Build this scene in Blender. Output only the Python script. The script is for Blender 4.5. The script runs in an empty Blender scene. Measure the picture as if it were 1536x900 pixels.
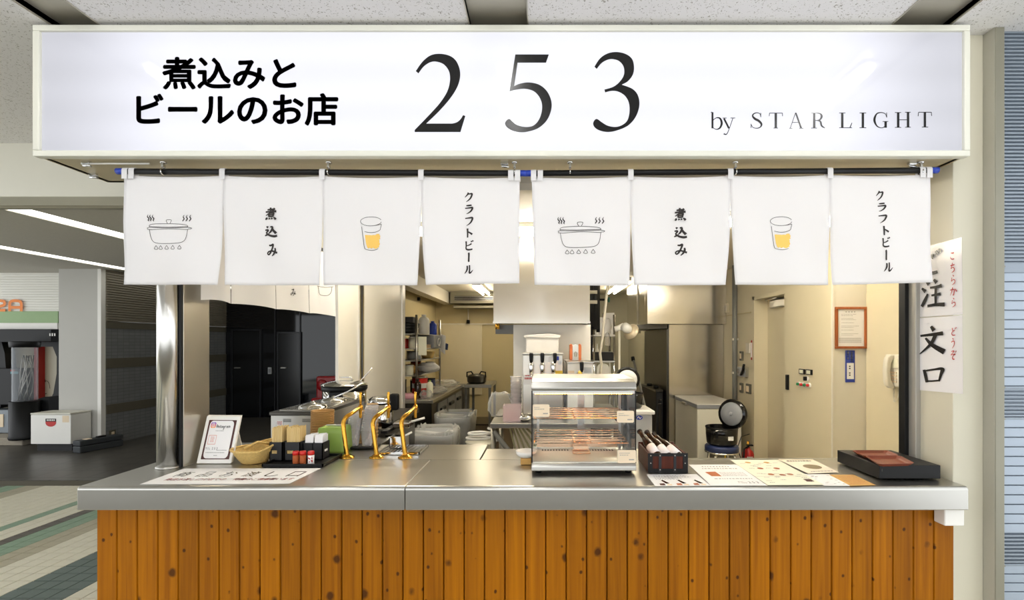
import bpy, bmesh, math, random
from mathutils import Vector, Matrix
from mathutils.geometry import tessellate_polygon
C = bpy.context; SC = C.scene; COL = SC.collection
random.seed(7)
# ------------------------------------------------------------------ camera
F, CX, CY, EYE = 720.0, 815.0, 514.0, 1.49          # focal length and horizon in a 1536x900 frame
cd = bpy.data.cameras.new('camera'); cam = bpy.data.objects.new('camera', cd); COL.objects.link(cam)
cam.location = (0, 0, EYE); cam.rotation_euler = (math.pi/2, 0, 0)
cd.sensor_width = 36.0; cd.lens = F/1536*36; cd.shift_x = (768-CX)/1536; cd.shift_y = (CY-450)/1536
cd.clip_start = .05; SC.camera = cam
# ------------------------------------------------------------------ world and exposure
w = bpy.data.worlds.new('world'); SC.world = w; w.use_nodes = True
bg = w.node_tree.nodes['Background']; bg.inputs[0].default_value = (.95, .98, 1.0, 1); bg.inputs[1].default_value = 1.2
SC.view_settings.view_transform = 'Standard'; SC.view_settings.look = 'None'
SC.view_settings.exposure = 0.75; SC.view_settings.gamma = 1.0
KITCHEN_LAMP, FRONT_LAMP, PASSAGE_LAMP, SIGN_GLOW = 36.0, 14.0, 2.3, .535

# ------------------------------------------------------------------ materials
def lin(h):
    if isinstance(h, str):
        h = h.lstrip('#'); v = [int(h[i:i+2], 16)/255 for i in (0, 2, 4)]
    else: v = h
    return tuple((c/12.92 if c <= .04045 else ((c+.055)/1.055)**2.4) for c in v)
def new_mat(name):
    m = bpy.data.materials.new(name); m.use_nodes = True
    nt = m.node_tree; return m, nt, nt.nodes['Principled BSDF']
def N(nt, t, **k):
    n = nt.nodes.new(t)
    for a, v in k.items():
        if a in n.inputs: n.inputs[a].default_value = v
        else: setattr(n, a, v)
    return n
def mat(name, col, rough=.5, metal=0., vary=.06, scale=8., bump=0., bscale=60., spec=.5, coat=0., stretch=None, subs=0.):
    m, nt, b = new_mat(name); c = lin(col); L = nt.links
    tc = N(nt, 'ShaderNodeTexCoord'); mp = N(nt, 'ShaderNodeMapping'); L.new(tc.outputs['Object'], mp.inputs[0])
    if stretch: mp.inputs['Scale'].default_value = stretch
    nz = N(nt, 'ShaderNodeTexNoise'); nz.inputs['Scale'].default_value = scale; nz.inputs['Detail'].default_value = 4
    L.new(mp.outputs[0], nz.inputs['Vector'])
    mx = N(nt, 'ShaderNodeMix', data_type='RGBA')
    mx.inputs['A'].default_value = (*[max(0, x*(1-vary)) for x in c], 1); mx.inputs['B'].default_value = (*[min(1, x*(1+vary)) for x in c], 1)
    L.new(nz.outputs['Fac'], mx.inputs['Factor']); L.new(mx.outputs['Result'], b.inputs['Base Color'])
    b.inputs['Roughness'].default_value = rough; b.inputs['Metallic'].default_value = metal
    b.inputs['Specular IOR Level'].default_value = spec; b.inputs['Coat Weight'].default_value = coat
    if bump:
        n2 = N(nt, 'ShaderNodeTexNoise'); n2.inputs['Scale'].default_value = bscale; n2.inputs['Detail'].default_value = 3
        L.new(mp.outputs[0], n2.inputs['Vector'])
        bp = N(nt, 'ShaderNodeBump'); bp.inputs['Strength'].default_value = bump; bp.inputs['Distance'].default_value = .01
        L.new(n2.outputs['Fac'], bp.inputs['Height']); L.new(bp.outputs[0], b.inputs['Normal'])
    return m
def emit(name, col, s):
    m, nt, b = new_mat(name); c = lin(col)
    b.inputs['Base Color'].default_value = (*c, 1); b.inputs['Emission Color'].default_value = (*c, 1); b.inputs['Emission Strength'].default_value = s
    return m
def steel(name, col='c9c8c4', rough=.28, stretch=(1, 1, 60), vary=.0, wav=.035):
    m = mat(name, col, rough, 1.0, vary, 6, 0, stretch=stretch)
    nt = m.node_tree; b = nt.nodes['Principled BSDF']; L = nt.links
    mp = [n for n in nt.nodes if n.type == 'MAPPING'][0]
    n2 = N(nt, 'ShaderNodeTexNoise'); n2.inputs['Scale'].default_value = 5; n2.inputs['Detail'].default_value = 5; L.new(mp.outputs[0], n2.inputs['Vector'])
    mr = N(nt, 'ShaderNodeMapRange'); mr.inputs['To Min'].default_value = rough*.98; mr.inputs['To Max'].default_value = rough*1.02
    L.new(n2.outputs['Fac'], mr.inputs['Value']); L.new(mr.outputs[0], b.inputs['Roughness'])
    tc = [n for n in nt.nodes if n.type == 'TEX_COORD'][0]
    n3 = N(nt, 'ShaderNodeTexNoise'); n3.inputs['Scale'].default_value = 5.5; n3.inputs['Detail'].default_value = 2; L.new(tc.outputs['Object'], n3.inputs['Vector'])
    bp = N(nt, 'ShaderNodeBump'); bp.inputs['Strength'].default_value = wav; bp.inputs['Distance'].default_value = .02
    L.new(n3.outputs['Fac'], bp.inputs['Height']); L.new(bp.outputs[0], b.inputs['Normal'])
    return m
def glass(name, tint='f4faf8', rough=.02, base=.05):
    m, nt, b = new_mat(name); L = nt.links; out = nt.nodes['Material Output']; nt.nodes.remove(b)
    t = N(nt, 'ShaderNodeBsdfTransparent'); t.inputs[0].default_value = (*lin(tint), 1)
    g = N(nt, 'ShaderNodeBsdfGlossy'); g.inputs['Roughness'].default_value = rough
    fr = N(nt, 'ShaderNodeFresnel'); fr.inputs[0].default_value = 1.25
    ad = N(nt, 'ShaderNodeMath', operation='ADD'); ad.inputs[1].default_value = base
    L.new(fr.outputs[0], ad.inputs[0]); mx = N(nt, 'ShaderNodeMixShader')
    L.new(ad.outputs[0], mx.inputs[0]); L.new(t.outputs[0], mx.inputs[1]); L.new(g.outputs[0], mx.inputs[2]); L.new(mx.outputs[0], out.inputs[0])
    return m
def film(name, col, op, rough=.15):           # thin clear plastic
    m, nt, b = new_mat(name); L = nt.links; out = nt.nodes['Material Output']
    b.inputs['Base Color'].default_value = (*lin(col), 1); b.inputs['Roughness'].default_value = rough
    t = N(nt, 'ShaderNodeBsdfTransparent'); mx = N(nt, 'ShaderNodeMixShader')
    lw = N(nt, 'ShaderNodeLayerWeight'); lw.inputs[0].default_value = .35
    mr = N(nt, 'ShaderNodeMapRange'); mr.inputs['To Min'].default_value = op; mr.inputs['To Max'].default_value = min(1, op+.5)
    L.new(lw.outputs['Facing'], mr.inputs['Value']); L.new(mr.outputs[0], mx.inputs[0])
    L.new(t.outputs[0], mx.inputs[1]); L.new(b.outputs[0], mx.inputs[2]); L.new(mx.outputs[0], out.inputs[0])
    return m
def cloth_mat():
    m, nt, b = new_mat('white_cotton'); L = nt.links; out = nt.nodes['Material Output']; nt.nodes.remove(b)
    tc = N(nt, 'ShaderNodeTexCoord'); nz = N(nt, 'ShaderNodeTexNoise'); nz.inputs['Scale'].default_value = 900; L.new(tc.outputs['Object'], nz.inputs['Vector'])
    bp = N(nt, 'ShaderNodeBump'); bp.inputs['Strength'].default_value = .12; bp.inputs['Distance'].default_value = .002; L.new(nz.outputs['Fac'], bp.inputs['Height'])
    d = N(nt, 'ShaderNodeBsdfDiffuse'); d.inputs[0].default_value = (*lin('f3f2f4'), 1); L.new(bp.outputs[0], d.inputs['Normal'])
    t = N(nt, 'ShaderNodeBsdfTranslucent'); t.inputs[0].default_value = (*lin('f0ece4'), 1)
    mx = N(nt, 'ShaderNodeMixShader'); mx.inputs[0].default_value = .27
    L.new(d.outputs[0], mx.inputs[1]); L.new(t.outputs[0], mx.inputs[2]); L.new(mx.outputs[0], out.inputs[0])
    return m
def wood_mat(name, c0, c1, knot='3a1c06', rough=.38, knots=True, gs=1.0):
    m, nt, b = new_mat(name); L = nt.links
    tc = N(nt, 'ShaderNodeTexCoord'); oi = N(nt, 'ShaderNodeObjectInfo')
    mu = N(nt, 'ShaderNodeMath', operation='MULTIPLY'); mu.inputs[1].default_value = 173.0; L.new(oi.outputs['Random'], mu.inputs[0])
    cb = N(nt, 'ShaderNodeCombineXYZ'); L.new(mu.outputs[0], cb.inputs[2]); L.new(mu.outputs[0], cb.inputs[0])
    av = N(nt, 'ShaderNodeVectorMath', operation='ADD'); L.new(tc.outputs['Object'], av.inputs[0]); L.new(cb.outputs[0], av.inputs[1])
    mp = N(nt, 'ShaderNodeMapping'); mp.inputs['Scale'].default_value = (60*gs, 60*gs, 1.6*gs); L.new(av.outputs[0], mp.inputs[0])
    nz = N(nt, 'ShaderNodeTexNoise'); nz.inputs['Scale'].default_value = 1; nz.inputs['Detail'].default_value = 6; nz.inputs['Distortion'].default_value = .6; L.new(mp.outputs[0], nz.inputs['Vector'])
    rp = N(nt, 'ShaderNodeValToRGB'); e = rp.color_ramp.elements
    e[0].position = .3; e[0].color = (*lin(c0), 1); e[1].position = .72; e[1].color = (*lin(c1), 1); L.new(nz.outputs['Fac'], rp.inputs[0])
    hs = N(nt, 'ShaderNodeHueSaturation'); mr0 = N(nt, 'ShaderNodeMapRange'); mr0.inputs['To Min'].default_value = .86; mr0.inputs['To Max'].default_value = 1.12
    L.new(oi.outputs['Random'], mr0.inputs['Value']); L.new(mr0.outputs[0], hs.inputs['Value']); L.new(rp.outputs[0], hs.inputs['Color'])
    last = hs.outputs[0]
    if knots:
        for sc, r0, r1, thr, rnd in (((12, 1, 9.5), .06, .115, .52, 0.95), ((30, 1, 24.0), .07, .12, .80, .95)):
            m2 = N(nt, 'ShaderNodeMapping'); m2.inputs['Scale'].default_value = sc; m2.inputs['Rotation'].default_value = (0, .55, 0)
            fx = N(nt, 'ShaderNodeVectorMath', operation='MULTIPLY'); fx.inputs[1].default_value = (1, 0, 1); L.new(av.outputs[0], fx.inputs[0]); L.new(fx.outputs[0], m2.inputs[0])
            wn = N(nt, 'ShaderNodeTexNoise'); wn.inputs['Scale'].default_value = 40; L.new(av.outputs[0], wn.inputs['Vector'])
            wm = N(nt, 'ShaderNodeVectorMath', operation='SCALE'); wm.inputs['Scale'].default_value = .12; L.new(wn.outputs['Color'], wm.inputs[0])
            wa = N(nt, 'ShaderNodeVectorMath', operation='ADD'); L.new(m2.outputs[0], wa.inputs[0]); L.new(wm.outputs[0], wa.inputs[1])
            vo = N(nt, 'ShaderNodeTexVoronoi', voronoi_dimensions='3D'); vo.inputs['Scale'].default_value = 1; vo.inputs['Randomness'].default_value = rnd; L.new(wa.outputs[0], vo.inputs['Vector'])
            mr = N(nt, 'ShaderNodeMapRange'); mr.inputs['From Min'].default_value = r0*2; mr.inputs['From Max'].default_value = r1*2
            mr.inputs['To Min'].default_value = 1; mr.inputs['To Max'].default_value = 0; L.new(vo.outputs['Distance'], mr.inputs['Value'])
            sp = N(nt, 'ShaderNodeSeparateColor'); L.new(vo.outputs['Color'], sp.inputs[0])
            gt = N(nt, 'ShaderNodeMath', operation='GREATER_THAN'); gt.inputs[1].default_value = thr; L.new(sp.outputs[0], gt.inputs[0])
            ml = N(nt, 'ShaderNodeMath', operation='MULTIPLY'); L.new(gt.outputs[0], ml.inputs[0]); L.new(mr.outputs[0], ml.inputs[1])
            m3 = N(nt, 'ShaderNodeMath', operation='MULTIPLY'); m3.inputs[1].default_value = .85; L.new(ml.outputs[0], m3.inputs[0])
            mx = N(nt, 'ShaderNodeMix', data_type='RGBA'); mx.inputs['B'].default_value = (*lin(knot), 1)
            L.new(last, mx.inputs['A']); L.new(m3.outputs[0], mx.inputs['Factor']); last = mx.outputs['Result']
    L.new(last, b.inputs['Base Color']); b.inputs['Roughness'].default_value = rough; b.inputs['Specular IOR Level'].default_value = .18
    return m
def ceiling_board_mat():                      # mineral-fibre board with short dark fissures
    m, nt, b = new_mat('mineral_fibre_board'); L = nt.links
    tc = N(nt, 'ShaderNodeTexCoord'); 
    nz = N(nt, 'ShaderNodeTexNoise'); nz.inputs['Scale'].default_value = 80; nz.inputs['Detail'].default_value = 2; nz.inputs['Distortion'].default_value = 1.5; L.new(tc.outputs['Object'], nz.inputs['Vector'])
    vo = N(nt, 'ShaderNodeTexNoise'); vo.inputs['Scale'].default_value = 120; vo.inputs['Detail'].default_value = 1; L.new(tc.outputs['Object'], vo.inputs['Vector'])
    mr = N(nt, 'ShaderNodeMapRange'); mr.inputs['From Min'].default_value = .64; mr.inputs['From Max'].default_value = .69; L.new(nz.outputs['Fac'], mr.inputs['Value'])
    mr2 = N(nt, 'ShaderNodeMapRange'); mr2.inputs['From Min'].default_value = .66; mr2.inputs['From Max'].default_value = .72; L.new(vo.outputs['Fac'], mr2.inputs['Value'])
    mxx = N(nt, 'ShaderNodeMath', operation='MAXIMUM'); L.new(mr.outputs[0], mxx.inputs[0]); L.new(mr2.outputs[0], mxx.inputs[1])
    mx = N(nt, 'ShaderNodeMix', data_type='RGBA'); mx.inputs['A'].default_value = (*lin('e6e4e3'), 1); mx.inputs['B'].default_value = (*lin('a8a49c'), 1)
    L.new(mxx.outputs[0], mx.inputs['Factor']); L.new(mx.outputs['Result'], b.inputs['Base Color']); b.inputs['Roughness'].default_value = .95
    bp = N(nt, 'ShaderNodeBump'); bp.inputs['Strength'].default_value = .3; bp.inputs['Distance'].default_value = -.003; L.new(mxx.outputs[0], bp.inputs['Height']); L.new(bp.outputs[0], b.inputs['Normal'])
    return m
def small_tile_mat(name, ca, cb, grout, sx, sz, axes='yz'):
    m, nt, b = new_mat(name); L = nt.links
    tc = N(nt, 'ShaderNodeTexCoord'); se = N(nt, 'ShaderNodeSeparateXYZ'); L.new(tc.outputs['Object'], se.inputs[0])
    co = N(nt, 'ShaderNodeCombineXYZ'); L.new(se.outputs['xyz'.index(axes[0])], co.inputs[0]); L.new(se.outputs['xyz'.index(axes[1])], co.inputs[1])
    br = N(nt, 'ShaderNodeTexBrick'); br.offset = 0.0
    br.inputs['Color1'].default_value = (*lin(ca), 1); br.inputs['Color2'].default_value = (*lin(cb), 1); br.inputs['Mortar'].default_value = (*lin(grout), 1)
    br.inputs['Scale'].default_value = 1; br.inputs['Brick Width'].default_value = sx; br.inputs['Row Height'].default_value = sz; br.inputs['Mortar Size'].default_value = min(sx, sz)*.06
    L.new(co.outputs[0], br.inputs['Vector']); L.new(br.outputs['Color'], b.inputs['Base Color']); b.inputs['Roughness'].default_value = .35
    return m
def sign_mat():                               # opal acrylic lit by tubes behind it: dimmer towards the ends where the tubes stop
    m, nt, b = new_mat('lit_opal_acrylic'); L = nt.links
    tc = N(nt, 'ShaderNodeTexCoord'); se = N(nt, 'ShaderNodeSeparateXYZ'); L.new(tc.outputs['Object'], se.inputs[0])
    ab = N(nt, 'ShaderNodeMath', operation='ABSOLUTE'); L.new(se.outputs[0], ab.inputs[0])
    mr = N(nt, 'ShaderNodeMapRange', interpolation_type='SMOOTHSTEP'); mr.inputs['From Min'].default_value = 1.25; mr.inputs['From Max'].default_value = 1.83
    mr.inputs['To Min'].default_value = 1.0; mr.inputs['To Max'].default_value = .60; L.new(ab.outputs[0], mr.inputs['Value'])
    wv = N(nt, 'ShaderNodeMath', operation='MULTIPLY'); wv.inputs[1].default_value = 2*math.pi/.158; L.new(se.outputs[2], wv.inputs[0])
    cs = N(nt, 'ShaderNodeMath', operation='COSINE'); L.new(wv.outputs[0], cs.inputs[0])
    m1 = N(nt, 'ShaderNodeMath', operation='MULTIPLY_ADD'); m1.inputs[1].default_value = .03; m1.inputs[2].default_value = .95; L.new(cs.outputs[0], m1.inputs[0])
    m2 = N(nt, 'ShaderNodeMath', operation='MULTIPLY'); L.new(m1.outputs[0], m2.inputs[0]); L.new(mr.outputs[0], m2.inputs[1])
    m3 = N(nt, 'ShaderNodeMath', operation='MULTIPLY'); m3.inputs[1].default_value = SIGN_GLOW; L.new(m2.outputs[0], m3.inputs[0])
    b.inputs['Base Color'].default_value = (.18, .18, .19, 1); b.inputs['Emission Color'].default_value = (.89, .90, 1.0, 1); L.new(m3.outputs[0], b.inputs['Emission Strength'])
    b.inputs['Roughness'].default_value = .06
    return m

M = {}
M['cream'] = mat('cream_paint', 'ded8c8', .55, vary=.02); M['cream_yellow'] = mat('cream_wall_panel', 'd9ceb0', .45, vary=.02)
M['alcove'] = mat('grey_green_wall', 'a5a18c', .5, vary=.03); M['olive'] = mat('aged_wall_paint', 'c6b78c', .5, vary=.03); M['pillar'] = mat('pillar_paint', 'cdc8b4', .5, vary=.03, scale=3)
M['white'] = mat('white_enamel', 'eceae4', .3, vary=.02); M['offwhite'] = mat('offwhite_paint', 'dedbcd', .4, vary=.02)
M['partition'] = mat('partition_laminate', 'e8e4da', .3, vary=.02)
M['sign_frame'] = mat('sign_frame_paint', 'e0dfd2', .35, vary=.02)
M['soffit'] = mat('soffit_metal', '8d8773', .35, .2, vary=.06)
M['board'] = ceiling_board_mat(); M['recess'] = mat('recess_metal', 'b5b0a2', .4, .5, vary=.05)
M['passage_board'] = mat('passage_board', 'b6b1a5', .9, vary=.12, scale=60, bump=.2, bscale=150)
M['steel'] = steel('brushed_steel_counter', 'bebcb6', .28, (60, 1, 1)); M['steel_v'] = steel('brushed_steel_upright', 'c4bfb4', .3, (60, 60, .8))
M['steel_sheet'] = steel('steel_sheet', 'cfcac0', .2, (1, 1, 40)); M['chrome'] = mat('polished_chrome', 'dcdcdc', .09, 1, vary=.02)
M['dark_steel'] = steel('dark_steel', '55534e', .3, (1, 1, 30)); M['alu_pale'] = mat('pale_aluminium', 'a9a69e', .35, .35); M['alu'] = mat('aluminium', 'b5b3ad', .3, 1, vary=.05)
M['brass'] = mat('polished_brass', 'cf9c3c', .14, 1, vary=.05); M['black'] = mat('black_plastic', '0b0b0c', .45, spec=.3, vary=.1)
M['black_gloss'] = mat('black_gloss', '0c0c0e', .12, vary=.05); M['black_matt'] = mat('black_matt', '17171a', .6, vary=.1)
M['ink'] = mat('black_vinyl', '0a0a0b', .25, vary=0); M['ink_soft'] = mat('printed_ink', '2a2422', .8, vary=.05); M['ink_grey'] = mat('grey_ink', '8f8c88', .8, vary=.05)
M['ink_red'] = mat('red_ink', 'b3201c', .6, vary=.05); M['beer'] = mat('printed_beer_yellow', 'f4c766', .8, vary=.05)
M['cloth'] = cloth_mat(); M['pine'] = wood_mat('stained_pine', '8a4f00', 'aa6800', rough=.5)
M['pine_gap'] = mat('plank_joint', '4a2405', .8)
M['paper'] = mat('white_paper', 'eceae8', .6, vary=.01); M['paper_cream'] = mat('cream_paper', 'e8e6cf', .6, vary=.02); M['paper_warm'] = mat('warm_paper', 'ecdfca', .6, vary=.02)
M['kraft'] = mat('kraft_paper', 'c79a55', .8, vary=.08, scale=30); M['bowl_paper'] = mat('brown_paper_bowl', 'b58a50', .75, vary=.08); M['cup_paper'] = mat('beige_paper_cup', 'c8a97e', .7, vary=.05)
M['wood_light'] = wood_mat('pale_wood', 'd9b878', 'e7cd94', knots=False, rough=.6); M['wood_dark'] = wood_mat('dark_stained_wood', '3f1a10', '5c2a1a', knots=False, rough=.45)
M['wood_frame'] = wood_mat('brown_frame_wood', '94512a', 'a8623a', knots=False, rough=.35); M['wicker'] = mat('wicker', 'd6b46c', .6, vary=.25, scale=120, bump=.6, bscale=220)
M['red'] = mat('red_plastic', 'c0201a', .35); M['red_leather'] = mat('red_leather', '9c0c14', .35, coat=.3); M['chili'] = mat('chilli_powder', 'a4501c', .7, vary=.25, scale=200)
M['green'] = mat('green_plastic', '8fae52', .4, vary=.1); M['blue'] = mat('blue_vinyl', '1f3fae', .4); M['navy'] = mat('navy_vinyl', '1d2c58', .4); M['ribbon_blue'] = mat('blue_plate', '2b3f9a', .45)
M['grey'] = mat('grey_plastic', '8d9095', .45); M['grey_light'] = mat('light_grey_plastic', 'b9bcbf', .45); M['grey_panel'] = mat('grey_panel', 'bab8b2', .5, vary=.05, scale=3)
M['grey_blue'] = mat('grey_blue_metal', '7f868c', .4); M['conduit'] = mat('grey_conduit', '7d7d78', .5)
M['glass'] = glass('clear_glass', 'fdfefe', base=0.0); M['clear'] = film('clear_plastic', 'ece8e6', .22); M['bag'] = film('clear_bag', 'e4e4e0', .18, .15); M['pink_clear'] = film('clear_tub', 'f0dcdc', .35); M['tube_clear'] = film('acrylic_tube', '8d9298', .35, .08)
M['pink'] = mat('pink_sachets', 'e0a7b4', .6); M['orange'] = mat('orange_plastic', 'b7602a', .35); M['orange_sign'] = mat('orange_letter', 'ee8420', .4)
M['tag'] = mat('beige_tag', 'e6d2b4', .6, vary=.02); M['dark_floor'] = small_tile_mat('dark_stone_floor', '4c4943', '524e48', '403d38', .3, .3, 'xy')
M['kfloor'] = mat('kitchen_floor', '3a2a1f', .35, vary=.1); M['skirting'] = mat('red_brown_skirting', '4a1f18', .5)
M['wall_tile'] = small_tile_mat('dark_wall_tile', '77797a', '7e8080', '616364', .1, .05, 'yz'); M['wall_band'] = mat('olive_band', '5e594b', .5); M['corr_dark'] = mat('dark_ribbed_metal', '938b7c', .45, .3, vary=.05)
M['dark_glass'] = mat('dark_store_glass', '05070c', .05, vary=.1); M['dark_door'] = mat('dark_door', '030406', .2, vary=.1); M['dark_trim'] = mat('dark_trim', '15171c', .3)
M['ribbed'] = mat('pale_ribbed_metal', 'e9e7df', .45, vary=.02); M['green_band'] = mat('green_fascia', '8fac7a', .45); M['machine_cream'] = mat('machine_panel', 'b6ae97', .4); M['concrete'] = mat('concrete', '9a9182', .9, vary=.2, scale=40)
M['shutter'] = mat('blue_grey_metal', '8d97a2', .4, .3, vary=.06); M['shutter_slat'] = mat('pale_blue_slat', 'a2aebc', .35, .2, vary=.05)
M['frame_metal'] = mat('frame_metal', 'b3b0a4', .4, .3, vary=.05); M['frame_dark'] = mat('frame_metal_dark', '8b8878', .4, .3, vary=.05)
M['lamp_k'] = emit('kitchen_tube', 'fff6e4', KITCHEN_LAMP); M['lamp_back'] = emit('back_tube', 'fff2d8', 17.0); M['lamp_f'] = emit('front_tube', 'ffffff', FRONT_LAMP); M['lamp_p'] = emit('passage_tube', 'fdfdf6', PASSAGE_LAMP)
M['sign'] = sign_mat(); M['led'] = emit('warm_led', 'ff9a3c', 70); M['rust'] = mat('amber_bottle_glass', '2a1608', .1, coat=.4)
M['copper_wire'] = mat('warm_wire', 'd8b998', .25, .8); M['water'] = mat('stew', '5a3420', .3, vary=.3, scale=40)  # case wires and trays: the LED strip's warm light is tinted into the metal
M['tiles'] = {k: mat('floor_tile_'+k, c, .42, vary=.07, scale=45) for k, c in dict(cream='d8d2bc', slate='5d6a64', taupe='ada58c', green='839b82', brown='59534b').items()}
M['grout'] = mat('grout', '5c5748', .9)

# ------------------------------------------------------------------ mesh builder
def PX(px, Y): return (px-CX)*Y/F
def PZ(py, Y): return EYE-(py-CY)*Y/F
def P(px, py, Y): return Vector((PX(px, Y), Y, PZ(py, Y)))
ORG = {}
class MB:
    def __init__(s): s.v = []; s.f = []; s.sm = []
    def add(s, vs, fs, smooth=False):
        o = len(s.v); s.v += [Vector(v) for v in vs]; s.f += [tuple(i+o for i in f) for f in fs]; s.sm += [smooth]*len(fs); return s
    def box(s, x0, x1, y0, y1, z0, z1):
        v = [(x, y, z) for z in (z0, z1) for y in (y0, y1) for x in (x0, x1)]
        return s.add(v, [(0, 2, 3, 1), (4, 5, 7, 6), (0, 1, 5, 4), (2, 6, 7, 3), (0, 4, 6, 2), (1, 3, 7, 5)])
    def prism(s, pts, axis, a0, a1):          # polygon in the two other axes, extruded along axis
        n = len(pts)
        def mk(p, a):
            return {'x': (a, p[0], p[1]), 'y': (p[0], a, p[1]), 'z': (p[0], p[1], a)}[axis]
        v = [mk(p, a0) for p in pts]+[mk(p, a1) for p in pts]
        return s.add(v, [tuple(range(n))[::-1], tuple(range(n, 2*n))]+[(i, (i+1) % n, n+(i+1) % n, n+i) for i in range(n)])
    def lathe(s, prof, c, axis='z', n=20, sx=1, sy=1, cap=True):   # prof: (r, h)
        v = []; f = []
        for r, h in prof:
            for k in range(n):
                a = 2*math.pi*k/n; p, q = r*math.cos(a)*sx, r*math.sin(a)*sy
                v.append({'z': (c[0]+p, c[1]+q, c[2]+h), 'y': (c[0]+p, c[1]+h, c[2]+q), 'x': (c[0]+h, c[1]+p, c[2]+q)}[axis])
        for i in range(len(prof)-1):
            for k in range(n): f.append((i*n+k, i*n+(k+1) % n, (i+1)*n+(k+1) % n, (i+1)*n+k))
        s.add(v, f, True)
        if cap:
            o = len(s.v)-len(v); s.f += [tuple(o+k for k in range(n))[::-1], tuple(o+(len(prof)-1)*n+k for k in range(n))]; s.sm += [False, False]
        return s
    def tube(s, pts, r, n=8, cap=True):
        pts = [Vector(p) for p in pts]; rs = r if isinstance(r, (list, tuple)) else [r]*len(pts); v = []; f = []
        t0 = (pts[1]-pts[0]).normalized(); up = Vector((0, 0, 1)) if abs(t0.z) < .9 else Vector((1, 0, 0)); nrm = t0.cross(up).normalized()
        for i, p in enumerate(pts):
            t = ((pts[i+1] if i+1 < len(pts) else p)-(pts[i-1] if i else p)).normalized()
            nrm = (nrm-t*nrm.dot(t)).normalized(); bn = t.cross(nrm)
            for k in range(n):
                a = 2*math.pi*k/n; v.append(p+(nrm*math.cos(a)+bn*math.sin(a))*rs[i])
        for i in range(len(pts)-1):
            for k in range(n): f.append((i*n+k, i*n+(k+1) % n, (i+1)*n+(k+1) % n, (i+1)*n+k))
        s.add(v, f, True)
        if cap:
            o = len(s.v)-len(v); s.f += [tuple(o+k for k in range(n))[::-1], tuple(o+(len(pts)-1)*n+k for k in range(n))]; s.sm += [False, False]
        return s
    def cyl(s, a, b, r, n=14): return s.tube([a, b], r, n)
    def loft(s, rings, smooth=True, cap=True):
        n = len(rings[0]); v = [p for r in rings for p in r]
        f = [(i*n+k, i*n+(k+1) % n, (i+1)*n+(k+1) % n, (i+1)*n+k) for i in range(len(rings)-1) for k in range(n)]
        s.add(v, f, smooth)
        if cap:
            o = len(s.v)-len(v); s.f += [tuple(o+k for k in range(n))[::-1], tuple(o+(len(rings)-1)*n+k for k in range(n))]; s.sm += [False]*2
        return s
    def poly(s, pts2, fn):                    # flat filled outline mapped by fn(u, v)
        tri = tessellate_polygon([[Vector((p[0], p[1], 0)) for p in pts2]])
        return s.add([fn(*p) for p in pts2], [tuple(t) for t in tri])
    def ribbon(s, pts, fn, sub=6, round_end=True):   # brush stroke; pts: (u, v, halfwidth)
        q = catmull(pts, sub); L = []; R = []
        for i, p in enumerate(q):
            a = q[max(0, i-1)]; b = q[min(len(q)-1, i+1)]; dx, dy = b[0]-a[0], b[1]-a[1]; l = math.hypot(dx, dy) or 1
            L.append((p[0]-dy/l*p[2], p[1]+dx/l*p[2])); R.append((p[0]+dy/l*p[2], p[1]-dx/l*p[2]))
        n = len(q); v = [fn(*p) for p in L]+[fn(*p) for p in R]
        return s.add(v, [(i, i+1, n+i+1, n+i) for i in range(n-1)])
    def mesh(s, name, off=(0, 0, 0)):
        me = bpy.data.meshes.new(name); o = Vector(off); me.from_pydata([v-o for v in s.v], [], s.f); me.update()
        me.polygons.foreach_set('use_smooth', s.sm)
        bm = bmesh.new(); bm.from_mesh(me); bmesh.ops.recalc_face_normals(bm, faces=bm.faces); bm.to_mesh(me); bm.free()
        return me
    def center(s):
        xs = [v.x for v in s.v]; ys = [v.y for v in s.v]; zs = [v.z for v in s.v]
        return Vector(((min(xs)+max(xs))/2, (min(ys)+max(ys))/2, min(zs)))
    def part(s, name, m, parent, bevel=0, label=None, kind=None, seg=2):
        off = ORG[parent.name]; me = s.mesh(name, off); me.materials.append(M[m] if isinstance(m, str) else m)
        o = bpy.data.objects.new(name, me); COL.objects.link(o); o.parent = parent; ORG[o.name] = off
        fin(o, bevel, seg)
        if label: o['label'] = label
        if 'print' in name and not kind and name != 'photo_print': kind = 'stuff'
        if kind: o['kind'] = kind
        return o
    def thing(s, name, m, label=None, cat=None, group=None, kind=None, bevel=0, seg=2, origin=None):
        off = Vector(origin) if origin is not None else s.center(); me = s.mesh(name, off); me.materials.append(M[m] if isinstance(m, str) else m)
        o = bpy.data.objects.new(name, me); COL.objects.link(o); o.location = off; ORG[o.name] = off
        fin(o, bevel, seg)
        if label: o['label'] = label
        if cat: o['category'] = cat
        if group: o['group'] = group
        if kind: o['kind'] = kind
        return o
def fin(o, bevel, seg):
    if bevel:
        b = o.modifiers.new('bevel', 'BEVEL'); b.width = bevel; b.segments = seg; b.limit_method = 'ANGLE'; b.angle_limit = math.radians(40); b.use_clamp_overlap = True
def struct(mb, name, m, bevel=0, parent=None):
    if parent: return mb.part(name, m, parent, bevel)
    return mb.thing(name, m, kind='structure', bevel=bevel)
def thing(name, label, cat, loc, group=None, kind=None):
    o = bpy.data.objects.new(name, None); COL.objects.link(o); o.location = loc; o.empty_display_size = .1; ORG[o.name] = Vector(loc)
    if label: o['label'] = label
    if cat: o['category'] = cat
    if group: o['group'] = group
    if kind: o['kind'] = kind
    return o
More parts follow.
